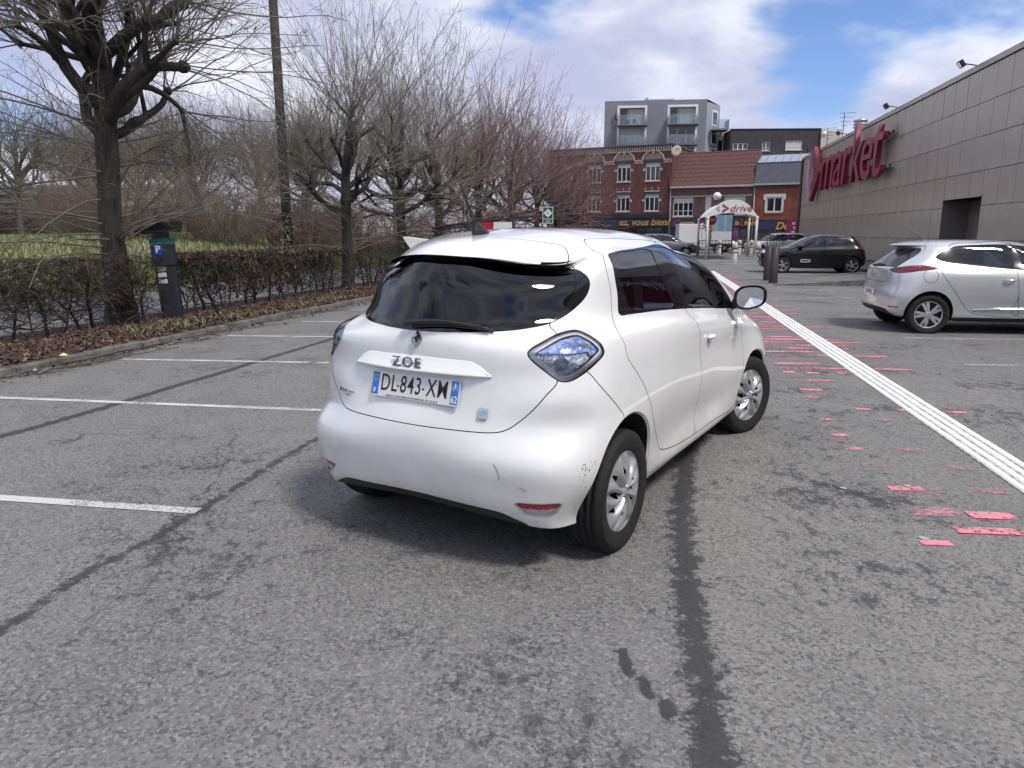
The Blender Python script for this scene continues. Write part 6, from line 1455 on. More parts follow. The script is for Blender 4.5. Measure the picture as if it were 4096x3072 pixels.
    mb=MB(); mb.tube([(.15,0,1.46),(-.05,0,1.60)],[.008,.003],5); mb.build('roof_antenna',M['black_plastic'],car)
    Mp=frame((3.365,0,.52),(0,1,0),(0,0,1),(1,0,0)); mb=MB(); mb.prism([(-.26,-.055),(.26,-.055),(.26,.055),(-.26,.055)],-.004,.006,Mp); mb.build('number_plate',M['plate'],car)
c3()
def far_car(label,loc,rz,paint,hz,estate=False,van=False,sc=1.,rearx=-.7):
    h=hz; b=.98 if not van else 1.15
    xr=rearx
    T=[(xr+.15,.30,3,xr+.4,[(0,.75,.24),(2.9,.75,.22)],2.85,3.2,.22,2.4),(xr,.40,3,xr+.4,[(0,.84,.38),(2.9,.84,.36)],2.9,3.34,.36,2.4),(xr-.02,.60,3,xr+.4,[(0,.87,.60),(2.9,.87,.58)],2.9,3.4,.58,2.4),(xr,.80,3,xr+.4,[(0,.865,.80),(2.9,.85,.76)],2.85,3.34,.76,2.4),(xr+.03,b-.05,3,xr+.4,[(0,.83,b-.05),(1,.83,b-.06),(2.6,.78,.88)],2.5,2.95,.88,2.4),
      (xr+.07,b+.08,2.8,xr+.35,[(0,.78,b+.06),(1.9,.76,b-.0)],2.05,2.45,b-.02,2.4),(xr+(.16 if estate else .25),(b+h)/2,2.6,xr+.45,[(0,.71,(b+h)/2),(1.6,.69,(b+h)/2)],1.65,2.0,(b+h)/2-.01,2.4),(xr+(.24 if estate else .5),h-.09,2.5,xr+.6,[(0,.62,h-.10),(1.3,.60,h-.11)],1.35,1.65,h-.10,2.4),(xr+(.32 if estate else .62),h-.04,2.4,xr+.7,[(0,.52,h-.045),(1.2,.5,h-.05)],1.15,1.42,h-.045,2.4),(xr+.8,h-.01,2.2,xr+1.1,[(0,.25,h-.015),(1,.25,h-.015)],.95,1.15,h-.015,2.4),('line',(xr+1.1,.9),[(xr,0,h-.01),(1,0,h)])]
    z0,z1=b+.03,h-.13; xe=xr+(.5 if estate else .75)
    wins=dict(r=[(xe-.12,z0+.02),(xe+.02,z1),(.55,z1),(.55,z0)],m=[(.62,z0),(.62,z1),(1.2,z1),(1.22,z0)],f=[(1.30,z0),(1.28,z1),(1.45,z1-.01),(2.0,z0)])
    if van: wins=dict(f=[(1.30,z0),(1.28,z1),(1.45,z1-.01),(2.0,z0)])
    car,S,sh=build_car('street_car' if not van else 'street_van',label,loc,rz,rows_from(T),paint,wins,None,dict(front_door=[(1.25,.35),(2.1,.35),(2.15,.95),(1.5,h-.1),(1.25,h-.08)]),[(0,.33,.36,0),(2.6,.33,.36,0)],None,dict(tail_lamp=([(2.5,3.6),(2.6,4.5),(3.4,4.5),(3.5,3.7)],M['red_lens']),head_lamp=([(11.6,2.6),(11.7,3.2),(12.8,3.2),(13,2.7)],M['headlamp'])),(.315,.19,.21,cap_spokes(6,0,.030),(M['rubber'],M['silver_rim']),.75),M['tint_light'],70,60,windscreen=[(-.66,b+.02),(.66,b+.02),(.55,h-.14),(-.55,h-.14)],group='cars in the street')
    return car
p=lambda px,y:gp(px,y)
far_car('white estate car in the street right of the drive canopy',(p(1712,54),54,0),R_(184),M['white_far'],1.50,True,rearx=-.95)
pk=far_car('white pickup truck in the street behind the railings',(p(1500,57),57,0),R_(-4),M['white_far'],1.62,False,True,rearx=-.75)
far_car('dark grey car in the street at the roofline of the white hatchback',(p(1398,49),49.5,0),R_(-8),M['grey_paint'],1.46)
# load box of the pickup
mb=MB(); mb.bx(-1.3,.95,-.9,.9,.75,2.15); mb.build('load_box',M['white_far'],pk,bevel=.03)
# ------------------------------------------------------------------ bare trees, hedge, shrubs
def tubes_np(polys,sides):
    """polys: list of (pts[k,3],rad[k]) -> V,F (quads)"""
    by={}
    for p,r in polys: by.setdefault(len(p),[]).append((p,r))
    VV=[];FF=[];base=0
    for k,ls in by.items():
        P=np.array([p for p,_ in ls]); Rr=np.array([r for _,r in ls]); n=len(ls)
        T=np.empty_like(P); T[:,1:-1]=P[:,2:]-P[:,:-2]; T[:,0]=P[:,1]-P[:,0]; T[:,-1]=P[:,-1]-P[:,-2]
        T/=np.linalg.norm(T,axis=-1,keepdims=True)+1e-9
        ref=np.where(np.abs(T[...,2:3])<.9,np.array([0,0,1.]),np.array([1.,0,0])); ref=np.broadcast_to(ref[:,:1],T.shape)
        A=np.cross(T,ref); A/=np.linalg.norm(A,axis=-1,keepdims=True)+1e-9; B=np.cross(A,T)
        w=np.arange(sides)*2*np.pi/sides
        V=P[:,:,None]+Rr[:,:,None,None]*(A[:,:,None]*np.cos(w)[:,None]+B[:,:,None]*np.sin(w)[:,None])
        idx=np.arange(n*k*sides).reshape(n,k,sides)+base
        a=idx[:,:-1]; b=idx[:,1:]; F=np.stack([a,b,np.roll(b,-1,2),np.roll(a,-1,2)],-1).reshape(-1,4)
        VV.append(V.reshape(-1,3)); FF.append(F); base+=n*k*sides
    return np.concatenate(VV),np.concatenate(FF)
def unit(v): return v/(np.linalg.norm(v)+1e-9)
def shoot(r,p,d,L,r0,n,up=0.,wob=.1,r1=.3,droop=0.):
    pts=[np.array(p,float)]; d=unit(np.array(d,float)); st=L/(n-1)
    for i in range(n-1):
        d=unit(d+r.normal(0,wob,3)+np.array([0,0,up-droop*i/(n-1)])*st); pts.append(pts[-1]+d*st)
    return np.array(pts),np.linspace(r0,r0*r1,n)
def perp(r,d,spread):
    a=r.normal(size=3); a=unit(a-d*(a@d)); return unit(d+a*spread)
def make_tree(seed,h_trunk,r_trunk,limbs,limb_len,limb_tilt,shoots,shoot_len,shoot_r,twigs,twig_len,up=.25,low=0,spread=.7,twiglet=2,bracts=0,levels=(0.,1.)):
    r=np.random.default_rng(seed); wood=[];thin=[];fine=[]; br=[]
    tp,tr=shoot(r,(0,0,-.1),(0,0,1),h_trunk+.1,r_trunk,12,.4,.035,.72); tr=tr*(1+r.normal(0,.05,len(tr))); tr[0]*=1.45; tr[1]*=1.12
    wood.append((tp,tr)); knots=[]
    for i in range(limbs):
        t=levels[0]+(levels[1]-levels[0])*((i+.5)/limbs)+r.uniform(-.05,.05); z=h_trunk*(.58+.42*min(1,max(0,t)))
        p=np.array([np.interp(z,tp[:,2],tp[:,k]) for k in range(3)]); az=i*2.4+r.uniform(-.4,.4); ti=R_(limb_tilt[0]+(limb_tilt[1]-limb_tilt[0])*(1-t)+r.uniform(-8,8))
        d=(math.sin(ti)*math.cos(az),math.sin(ti)*math.sin(az),math.cos(ti)); Ln=limb_len*r.uniform(.7,1.25)
        lp,lr=shoot(r,p,d,Ln,r_trunk*r.uniform(.38,.55),8,up*.6,.17,.6); wood.append((lp,lr)); knots.append((lp[-1],unit(lp[-1]-lp[-2]),lr[-1]))
        for q in range(2):
            j=r.integers(3,6); dd=perp(r,unit(lp[j]-lp[j-1]),.9); sp,sr=shoot(r,lp[j],dd,Ln*r.uniform(.3,.6),lr[j]*.7,5,up,.12,.6); wood.append((sp,sr)); knots.append((sp[-1],unit(sp[-1]-sp[-2]),sr[-1]))
    # leader
    lp,lr=shoot(r,tp[-1],(0,0,1),limb_len*1.0,tr[-1]*.8,7,.3,.08,.5); wood.append((lp,lr))
    for j in (3,5,6): knots.append((lp[j],unit(lp[j]-lp[j-1]),lr[j]))
    for p,d,rk in knots:   # pollard knuckle
        kp=np.array([p-d*rk*1.2,p-d*rk*.3,p+d*rk*.8,p+d*rk*1.6]); wood.append((kp,np.array([rk*.9,rk*1.45,rk*1.3,rk*.5])))
    def twigset(sp,sr,nt,tl):
        for q in range(nt):
            j=r.integers(1,len(sp)-1); f=r.random(); p=sp[j]+(sp[j+1]-sp[j])*f; dd=perp(r,unit(sp[j+1]-sp[j]),r.uniform(.5,1.1)); 
            L=tl*r.uniform(.4,1.2)*(1-.4*j/len(sp)); wp,wr=shoot(r,p,dd,L,max(.0026,sr[j]*.45),4,up,.12,.5); fine.append((wp,wr))
            for k in range(twiglet):
                m=r.integers(1,3); d3=perp(r,unit(wp[m+1]-wp[m]),.9); fine.append(shoot(r,wp[m],d3,L*r.uniform(.25,.6),.0024,3,up,.12,.6))
            if bracts and r.random()<bracts: br.append(wp[-1])
    for p,d,rk in knots:
        ns=max(3,int(shoots*r.uniform(.7,1.3)))
        for s_ in range(ns):
            dd=perp(r,unit(d+np.array([0,0,.35])),spread*r.uniform(.3,1.3)); L=shoot_len*r.uniform(.45,1.15)
            sp,sr=shoot(r,p+r.normal(0,rk*.6,3),dd,L,shoot_r*r.uniform(.5,1.4),8,up,.125,.35); thin.append((sp,sr)); twigset(sp,sr,max(1,int(twigs*r.uniform(.6,1.4))),twig_len)
    for s_ in range(low):   # long weak shoots low on the trunk
        z=r.uniform(.25,.75)*h_trunk; az=r.uniform(0,2*np.pi); el=r.uniform(-.05,.7); p=np.array([np.interp(z,tp[:,2],tp[:,k]) for k in range(3)])
        sp,sr=shoot(r,p,(math.cos(az),math.sin(az),el),shoot_len*r.uniform(.5,1.1),shoot_r*r.uniform(.8,1.6),7,.02,.09,.35,.35); thin.append((sp,sr)); twigset(sp,sr,twigs,twig_len)
    return wood,thin,fine,np.array(br) if br else None
def tree_meshes(key,args,bark,twigm,bractm=None):
    wood,thin,fine,br=make_tree(**args)
    Vw,Fw=tubes_np(wood,9); a=mkmesh(key+'_trunk',Vw,Fw,bark,True)
    V1,F1=tubes_np(thin,4); V2,F2=tubes_np(fine,3); b=mkmesh(key+'_crown',np.concatenate([V1,V2]),np.concatenate([F1,F2+len(V1)]),twigm,True)
    c=None
    if br is not None and bractm is not None:
        n=len(br); r=np.random.default_rng(3); e=r.normal(0,1,(n,3)); e/=np.linalg.norm(e,axis=1)[:,None]; e[:,2]-=.8; f=np.cross(e,r.normal(0,1,(n,3))); f/=np.linalg.norm(f,axis=1)[:,None]+1e-9
        s=r.uniform(.025,.05,n)[:,None]; V=np.stack([br,br+e*s+f*s*.3,br+e*s*2,br+e*s-f*s*.3],1).reshape(-1,3); c=mkmesh(key+'_seeds',V,np.arange(n*4).reshape(n,4),bractm)
    return a,b,c
def place_tree(name,meshes,loc,rz,sc,label,group=None,lean=0.):
    t=thing(name,label,'tree',loc,rz,group); t.scale=(sc,sc,sc); t.rotation_euler=(0,lean,rz)
    addobj('trunk',meshes[0],t); cr=addobj('crown',meshes[1],t)
    if meshes[2] is not None: o=addobj('dry_seed_wings',meshes[2],cr); o['kind']='stuff'
    return t
def bark_mat(name,c1,c2,c3):
    m,nt,N,L,b=nodes(name); b.inputs['Roughness'].default_value=.9
    tc=N.new('ShaderNodeTexCoord'); mp=N.new('ShaderNodeMapping'); mp.inputs['Scale'].default_value=(1,1,.25); L.new(tc.outputs['Object'],mp.inputs[0])
    n=N.new('ShaderNodeTexNoise'); n.inputs['Scale'].default_value=22; n.inputs['Detail'].default_value=6; L.new(mp.outputs[0],n.inputs[0])
    n2=N.new('ShaderNodeTexNoise'); n2.inputs['Scale'].default_value=3; L.new(tc.outputs['Object'],n2.inputs[0])
    cr=N.new('ShaderNodeValToRGB'); cr.color_ramp.elements[0].color=(*c1,1); cr.color_ramp.elements[0].position=.35; cr.color_ramp.elements[1].color=(*c2,1); cr.color_ramp.elements[1].position=.65; L.new(n.outputs['Fac'],cr.inputs[0])
    x=N.new('ShaderNodeMix'); x.data_type='RGBA'; r=N.new('ShaderNodeMapRange'); L.new(n2.outputs['Fac'],r.inputs[0]); r.inputs[1].default_value=.45; r.inputs[2].default_value=.7; L.new(r.outputs[0],x.inputs['Factor']); L.new(cr.outputs[0],x.inputs['A']); x.inputs['B'].default_value=(*c3,1); L.new(x.outputs['Result'],b.inputs['Base Color'])
    bp=N.new('ShaderNodeBump'); bp.inputs['Strength'].default_value=.9; bp.inputs['Distance'].default_value=.03; L.new(n.outputs['Fac'],bp.inputs['Height']); L.new(bp.outputs[0],b.inputs['Normal'])
    return m
M['bark']=bark_mat('lime_bark',(.014,.012,.011),(.052,.045,.039),(.044,.043,.028))
M['bark_pale']=bark_mat('pale_bark',(.08,.07,.06),(.17,.155,.135),(.10,.10,.075))
M['twigs_grey']=mat('grey_green_twigs',(.135,.115,.095),.85,col2=(.20,.18,.145),nscale=4)
M['twigs_red']=mat('reddish_twigs',(.155,.095,.092),.85,col2=(.22,.140,.138),nscale=2)
M['bract']=mat('dry_bracts',(.36,.22,.20),.8)
T_big=tree_meshes('big_lime',dict(seed=4,h_trunk=4.3,r_trunk=.212,limbs=14,limb_len=1.6,limb_tilt=(22,80),shoots=10,shoot_len=3.0,shoot_r=.012,twigs=8,twig_len=.8,up=.03,low=52,spread=1.0,bracts=.06,levels=(.22,1.)),M['bark'],M['twigs_grey'],M['bract'])
T_row=tree_meshes('row_lime',dict(seed=8,h_trunk=3.3,r_trunk=.17,limbs=11,limb_len=1.35,limb_tilt=(25,82),shoots=6,shoot_len=3.7,shoot_r=.0095,twigs=7,twig_len=.85,up=.13,low=26,spread=.75,bracts=.05),M['bark'],M['twigs_grey'],M['bract'])
T_red=tree_meshes('red_lime',dict(seed=15,h_trunk=3.0,r_trunk=.16,limbs=11,limb_len=1.5,limb_tilt=(25,75),shoots=7,shoot_len=3.8,shoot_r=.0115,twigs=8,twig_len=.9,up=.20,low=34,spread=.95,bracts=.45),M['bark'],M['twigs_red'],M['bract'])
T_far=tree_meshes('far_tree',dict(seed=23,h_trunk=4.,r_trunk=.22,limbs=13,limb_len=2.4,limb_tilt=(20,85),shoots=9,shoot_len=3.8,shoot_r=.018,twigs=7,twig_len=1.3,up=.12,low=22,spread=1.0,twiglet=1),M['bark_pale'],M['twigs_grey'])
place_tree('lime_tree',T_big,(-6.72,12.55,.05),.6,1.0,'big knobbly pollarded bare tree beside the parking meter','pollarded limes along the verge')
for k,(x,y,rz,sc,lb) in enumerate(((-4.38,19.7,1.1,1.0,'slender bare pollarded lime just right of the dark wooden pole'),(-3.55,23.3,2.9,1.02,'bare pollarded lime, second right of the dark wooden pole'),(-2.55,26.6,4.4,1.05,'bare pollarded lime, third right of the pole, behind the round sign'))):
    place_tree('lime_tree',T_row,(x,y,.05),rz,sc,lb,'pollarded limes along the verge')
lab=['reddish bare lime above the trolley shelter, nearest of the reddish ones','reddish bare lime over the green sign, second of the reddish row','reddish bare lime, third of the reddish row','reddish bare lime, fourth of the reddish row','reddish bare lime before the brick house, farthest of the row']
for k,(x,y,sc) in enumerate(((-1.3,30.6,1.08),(.0,34.2,1.10),(1.2,38,1.06),(2.4,41.8,1.0),(3.7,45.5,.92))):
    place_tree('lime_tree',T_red,(x,y,.05),k*1.7+.3,sc,lab[k],'reddish limes farther along the verge')
FT=[(-16,38,.8),(-11.5,42,.9),(-25,38,.85),(-40,52,1.0),(-33,58,1.1),(-27,50,.95),(-20,60,1.15),(-14,52,1.0),(-22,44,.85),(-9,58,1.1),(-4,66,1.1),(-36,44,.9),(-29,66,1.2)]
for k,(x,y,sc) in enumerate(FT):
    place_tree('bare_tree',T_far,(x,y,1.0),k*2.1,sc,'tall bare winter tree far behind the grass bank','bare trees beyond the grass bank')
# trees behind the photographer, seen mirrored in the rear window
for k,(x,y) in enumerate(((-9.0,-6.6),(-9.6,-3.0))): place_tree('lime_tree',T_row,(x,y,0),k*2.3+.4,1.0,'bare lime mirrored in the rear window of the white hatchback','limes mirrored in the rear window')
# ---- hedge
def hedge(y0,y1,seed,label,leafy,dens=150):
    r=np.random.default_rng(seed); hx_=lambda y:kx(y)-1.85
    t=thing('hedge',label,'hedge',(float(hx_(y0)),y0,.08),0,'clipped hedge along the verge'); ox,oy=float(hx_(y0)),y0
    polys=[]; y=y0
    while y<y1:
        p=np.array([hx_(y)-ox+r.normal(0,.05),y-oy,-.03]); sp,sr=shoot(r,p,(r.normal(0,.15),r.normal(0,.15),1),r.uniform(.75,1.0),r.uniform(.014,.034),6,.3,.14,.55)
        V,F=tubes_np([(sp,sr)],7); addobj('stem',mkmesh('stem',V,F,M['bark'],True),t)
        for b in range(9):
            j=r.integers(1,5); d=(r.normal(0,.7),r.normal(0,1.0),r.uniform(-.1,.8)); wp,wr=shoot(r,sp[j],d,r.uniform(.3,.65),.011,5,.1,.35,.5); wp[:,2]=np.minimum(wp[:,2],1.07+r.normal(0,.015)); polys.append((wp,wr))
        y+=r.uniform(.20,.38)
    V1,F1=tubes_np(polys,4)
    n=int((y1-y0)*dens); fine=[]
    for i in range(n):
        yy=r.uniform(y0,y1); z=.18+.92*r.power(1.7); wdt=.30*(.75+.25*z)
        p=np.array([hx_(yy)-ox+r.uniform(-wdt,wdt),yy-oy,z]); d=r.normal(0,1,3); d[2]*=.6; wp,wr=shoot(r,p,d,r.uniform(.16,.5),r.uniform(.003,.0065),5,.05,.5,.5); wp[:,2]=np.minimum(wp[:,2],1.10+r.normal(0,.02)); fine.append((wp,wr))
        q=wp[2]; w2=shoot(r,q,r.normal(0,1,3),r.uniform(.1,.3),.003,3,.05,.4,.5); fine.append(w2)
    V2,F2=tubes_np(fine,3)
    o=addobj('twigs',mkmesh('twigs',np.concatenate([V1,V2]),np.concatenate([F1,F2+len(V1)]),M['hedge_twig'],True),t); o['kind']='stuff'
    if leafy:
        n=int((y1-y0)*leafy)
        def f(r_,n_):
            yy=r_.uniform(y0,y1,n_); dd=np.clip(np.abs(yy-15.9)/1.6,0,1) if y0<16<y1 else np.zeros(n_)
            z=np.where(r_.random(n_)<.4,1.04+r_.normal(0,.03,n_),.15+.95*r_.power(1.4,n_)); z=np.where(dd>.9,np.maximum(z,.95),z); return np.c_[np.array([hx_(q) for q in yy])-ox+r_.uniform(-.32,.32,n_),yy-oy,z]
        lo=leaves('dead_leaves',n,f,.032,[M['leaf_a'],M['leaf_b'],M['leaf_c']],seed+1,None,flat=1.0); lo.parent=t; lo['kind']='stuff'
M['hedge_twig']=mat('hedge_twigs',(.042,.034,.030),.85,col2=(.085,.070,.060),nscale=5)
hedge(5.6,12.75,31,'clipped bare hedge at the left edge, left of the big tree',60,620)
hedge(13.3,19.4,32,'clipped hedge with clinging brown leaves, right of the parking meter',1300,520)
hedge(19.9,34,33,'clipped bare hedge farther on, right of the slender lime',120,260)
# ---- brown shrubs on the bank
def shrub_mesh(seed,n,h,rad,mt):
    r=np.random.default_rng(seed); th=[];fi=[]
    for i in range(n):
        a=r.uniform(0,2*np.pi); q=rad*math.sqrt(r.random())*.55; d=(math.cos(a)*r.uniform(.1,.75),math.sin(a)*r.uniform(.1,.75),1.0); sp,sr=shoot(r,(q*math.cos(a),q*math.sin(a),-.1),d,h*r.uniform(.55,1.1),.012,7,.0,.10,.35,.25); th.append((sp,sr))
        for k in range(9):
            j=r.integers(1,6); fi.append(shoot(r,sp[j],perp(r,unit(sp[j]-sp[j-1]),.8),h*r.uniform(.1,.32),.0065,4,.05,.15,.5))
    V1,F1=tubes_np(th,4); V2,F2=tubes_np(fi,3); return mkmesh('shrub',np.concatenate([V1,V2]),np.concatenate([F1,F2+len(V1)]),mt,True)
M['shrub_brown']=mat('brown_shrub_twigs',(.17,.125,.10),.85,col2=(.26,.20,.165),nscale=1.5); M['shrub_red']=mat('dark_red_shrub_twigs',(.13,.070,.075),.85,col2=(.20,.12,.12),nscale=1.5)
S1=shrub_mesh(41,260,3.6,2.2,M['shrub_brown']); S2=shrub_mesh(42,240,2.6,2.4,M['shrub_red'])
for x,y,me,sc,lb in ((-17.0,33.,S1,1.0,'large brown bare shrub left of the dark wooden pole'),(-13.4,35.,S1,1.1,'large brown bare shrub behind the dark wooden pole'),(-21.0,36,S1,.9,'brown bare shrub behind the parking meter'),(-10.6,38,S2,1.2,'dark reddish shrub between the pole and the slender lime'),(-7.2,41,S2,1.3,'dark reddish shrub behind the slender lime'),(-26,41,S2,1.0,'dark reddish shrub left of the brown ones on the bank'),(-3.2,46,S2,1.4,'dark reddish shrub behind the round sign')):
    o=addobj('shrub',me,None,(x,y,float(lawn_z(x,min(y,50)))),x*1.3); o.scale=(sc,sc,sc); tag(o,lb,'shrub','bare shrubs on the bank')
# ------------------------------------------------------------------ street furniture
def drive_canopy():
    F_=np.array([(11.15,42.6),(13.75,42.0)]); Bk=np.array([(12.5,50.0),(15.6,49.2)])
    t=thing('drive_canopy','white fabric arched drive canopy on four posts at the exit','canopy',(F_[0][0],F_[0][1],0))
    o=F_[0]; P=[np.append(q-o,0) for q in (F_[0],F_[1],Bk[1],Bk[0])]
    # push corners out a bit so the front spans the photo's width
    ht=2.45; apex=3.35
    for q in P:
        mb=MB(); mb.tube([(q[0],q[1],0),(q[0],q[1],ht)],.075,10); mb.lathe([(.10,0),(.10,.05),(.075,.08)],10,Matrix.Translation((q[0],q[1],ht-.15))); mb.build('post',M['canopy_post'],t,True)
    nu,nv=20,12; V=[];F=[]
    for i in range(nu+1):
        u=i/nu
        for j in range(nv+1):
            v=j/nv; base=(1-u)*((1-v)*P[0]+v*P[3])+u*((1-v)*P[1]+v*P[2]); arch=(1-abs(2*u-1)**2.4); sag=.10*math.sin(math.pi*v); z=ht+(apex-ht)*arch-sag*arch*.6
            V.append((base[0],base[1],z))
    for i in range(nu):
        for j in range(nv): a=i*(nv+1)+j; F.append((a,a+nv+1,a+nv+2,a+1))
    addobj('roof_fabric',mkmesh('roof_fabric',V,F,M['canopy'],True),t)
    # front valance: closed gable with a curved lower edge
    V=[];F=[]
    d=(P[1]-P[0]); dn=np.array([d[1],-d[0],0]); dn/=np.linalg.norm(dn)
    for i in range(nu+1):
        u=i/nu; base=P[0]+d*u+dn*.03; arch=(1-abs(2*u-1)**2.4); V+=[(base[0],base[1],ht+(apex-ht)*arch),(base[0],base[1],ht-.06+.24*(1-(2*u-1)**2))]
    for i in range(nu): a=i*2; F.append((a,a+1,a+3,a+2))
    addobj('front_valance',mkmesh('front_valance',V,F,M['canopy'],True),t)
    ex=Vector(d).normalized(); ez=Vector(dn); L=np.linalg.norm(d)
    fr=frame(Vector(P[0])+ex*L*.66+Vector((0,0,ht+.40))+ez*.04,ex,(0,0,1),ez); text_part('lettering','drive',.52,M['drive_red'],fr,t,extrude=.003,shear=.25,xs=1.15,offset=.004)
    Mx=frame(Vector(P[0])+ex*L*.32+Vector((0,0,ht+.42))+ez*.04,ex,(0,0,1),ez)
    A=[(-.9,1.75),(-.3,1.85),(.55,1.15),(2.0,.0),(.55,-1.15),(-.3,-1.85),(-.9,-1.75),(-.35,-1.35),(-.55,-.75),(.1,-.30),(.65,-.42),(.65,.42),(.1,.30),(-.55,.75),(-.35,1.35)]
    k=.125; mb=MB(); mb.prism([(a*k*1.2,b*k) for a,b in A][::-1],0,.006,Mx); mb.build('logo_red',M['drive_red'],t)
    mb=MB(); mb.prism([(a*k*1.2,b*k) for a,b in [(-1.35,1.5),(-2.9,0),(-1.35,-1.5),(-1.75,0)]],0,.006,Mx); mb.build('logo_pale',M['drive_pale'],t)
M['canopy']=mat('canopy_fabric',(.84,.83,.79),.7); M['canopy_post']=mat('canopy_post_paint',(.62,.60,.54),.5)
M['drive_red']=mat('faded_red_print',(.30,.05,.08),.6); M['drive_pale']=mat('faded_pink_print',(.52,.38,.38),.6)
drive_canopy()
def post_sign(name,label,cat,loc,h,r=.03,mt=None):
    t=thing(name,label,cat,loc); mb=MB(); mb.tube([(0,0,0),(0,0,h)],r,8); mb.build('pole',mt or M['metal'],t,True); return t
M['sign_red_paint']=mat('road_sign_red',(.42,.012,.03),.4,coat=.3); M['sign_white']=mat('road_sign_white',(.75,.75,.74),.4)
M['sign_back']=mat('sign_back',(.22,.23,.24),.6,.4); M['sign_green']=mat('safety_green',(.008,.085,.060),.4); M['sign_purple']=mat('faded_no_parking',(.20,.05,.30),.4); M['sign_blue']=mat('parking_blue',(.015,.06,.38),.4)
def ngon(n,r,a0=0): return [(r*math.cos(a0+2*math.pi*k/n),r*math.sin(a0+2*math.pi*k/n)) for k in range(n)]
def stop(label,px,y,z,yaw,sc=.36):
    x=gp(px,y); t=post_sign('stop_sign',label,'stop sign',(x,y,0),z+.3); Mx=frame((0,-.05,z),(math.cos(yaw),math.sin(yaw),0),(0,0,1),(math.sin(yaw),-math.cos(yaw),0))
    mb=MB(); mb.prism(ngon(8,sc,math.pi/8),-.01,.01,Mx); p_=mb.build('plate',M['sign_white'],t); mb=MB(); mb.prism(ngon(8,sc*.90,math.pi/8),.011,.014,Mx); mb.build('red_face',M['sign_red_paint'],p_)
    text_part('lettering','STOP',sc*.62,M['sign_white'],Mx@Matrix.Translation((0,0,.016)),p_,extrude=.002,xs=.95,offset=.006)
stop('red octagonal stop sign beside the front post of the drive canopy',1534,43.5,2.25,0)
stop('second stop sign, lower and darker, behind the upper one',1531,52,1.75,-.9,.36)
def small_round():
    y=42.9; x=gp(1515,y); t=post_sign('round_sign','small round red-rimmed sign on the canopy post','road sign',(x,y-.12,1.2),.8,.015); Mx=frame((0,-.04,.72),(1,0,0),(0,0,1),(0,-1,0)); mb=MB(); mb.prism(ngon(20,.20),-.006,.006,Mx); p_=mb.build('plate',M['sign_red_paint'],t); mb=MB(); mb.prism(ngon(20,.145),.007,.009,Mx); mb.build('white_face',M['sign_white'],p_); mb=MB(); mb.prism([(-.10,-.025),(.10,-.025),(.10,.025),(-.10,.025)],.0095,.011,Mx); mb.build('bar',M['sign_back'],p_)
small_round()
def advert():
    y=53.5; x=gp(1558,y); t=thing('advert_panel','lit-glass advertising panel on a dark stand behind the canopy','advert',(x,y,0)); z0,z1=.75,2.75; w=.72
    mb=MB(); mb.bx(-w-.12,w+.12,-.10,.12,z0-.25,z1+.15); mb.build('case',M['dark_metal'],t,bevel=.05); mb=MB(); mb.bx(-.22,.22,-.05,.08,0,z0-.2); mb.build('leg',M['dark_metal'],t)
    mb=MB(); mb.bx(-w,w,-.112,-.105,z0+.85,z1); mb.build('poster_top',M['poster_blue'],t); mb=MB(); mb.bx(-w,w,-.112,-.105,z0,z0+.85); mb.build('poster_bottom',M['poster_white'],t)
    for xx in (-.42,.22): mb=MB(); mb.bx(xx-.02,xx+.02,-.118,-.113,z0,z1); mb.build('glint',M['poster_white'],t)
M['poster_blue']=mat('poster_blue',(.16,.27,.36),.2,col2=(.25,.36,.44),nscale=5); M['poster_white']=mat('poster_white',(.60,.62,.66),.2)
advert()
def wall_poster():
    p_=A_+FD*fs(5.6); t=thing('shop_poster','purple shop poster on the navy shopfront behind the canopy','poster',(p_[0]-.08,p_[1]-.14,0),FRZ); mb=MB(); mb.bx(-1.0,1.0,.0,.03,.9,fz(1.88)); mb.build('sheet',M['poster_dark'],t); mb=MB(); mb.bx(-.98,.98,.031,.036,.9,1.25); mb.build('band',M['poster_magenta'],t); mb=MB(); mb.bx(-.98,.98,.031,.036,1.65,fz(1.86)); mb.build('heading',M['poster_magenta'],t)
M['poster_dark']=mat('poster_dark',(.10,.07,.11),.4,col2=(.35,.30,.36),nscale=2.2,namt=(.5,.6)); M['poster_magenta']=mat('poster_magenta',(.22,.02,.13),.4)
wall_poster()
def globe_lamp():
    y=56.; x=gp(1545,y); z=1.57+(501-428)/1577*y; t=thing('globe_lamp','white globe street lamp behind the drive canopy','street lamp',(x,y,0)); mb=MB(); mb.tube([(0,0,0),(0,0,z-.2)],.06,8); mb.build('pole',M['iron_red'],t,True)
    mb=MB(); mb.lathe([(.0,-.30)]+[(.30*math.sin(a),-.30*math.cos(a)) for a in np.linspace(.2,math.pi-.01,12)],16,Matrix.Translation((0,0,z))); mb.build('globe',M['globe'],t,True); mb=MB(); mb.lathe([(.06,-.42),(.13,-.30),(.10,-.27)],10,Matrix.Translation((0,0,z))); mb.build('collar',M['iron_red'],t,True)
M['globe']=mat('opal_globe',(.78,.78,.76),.3)
globe_lamp()
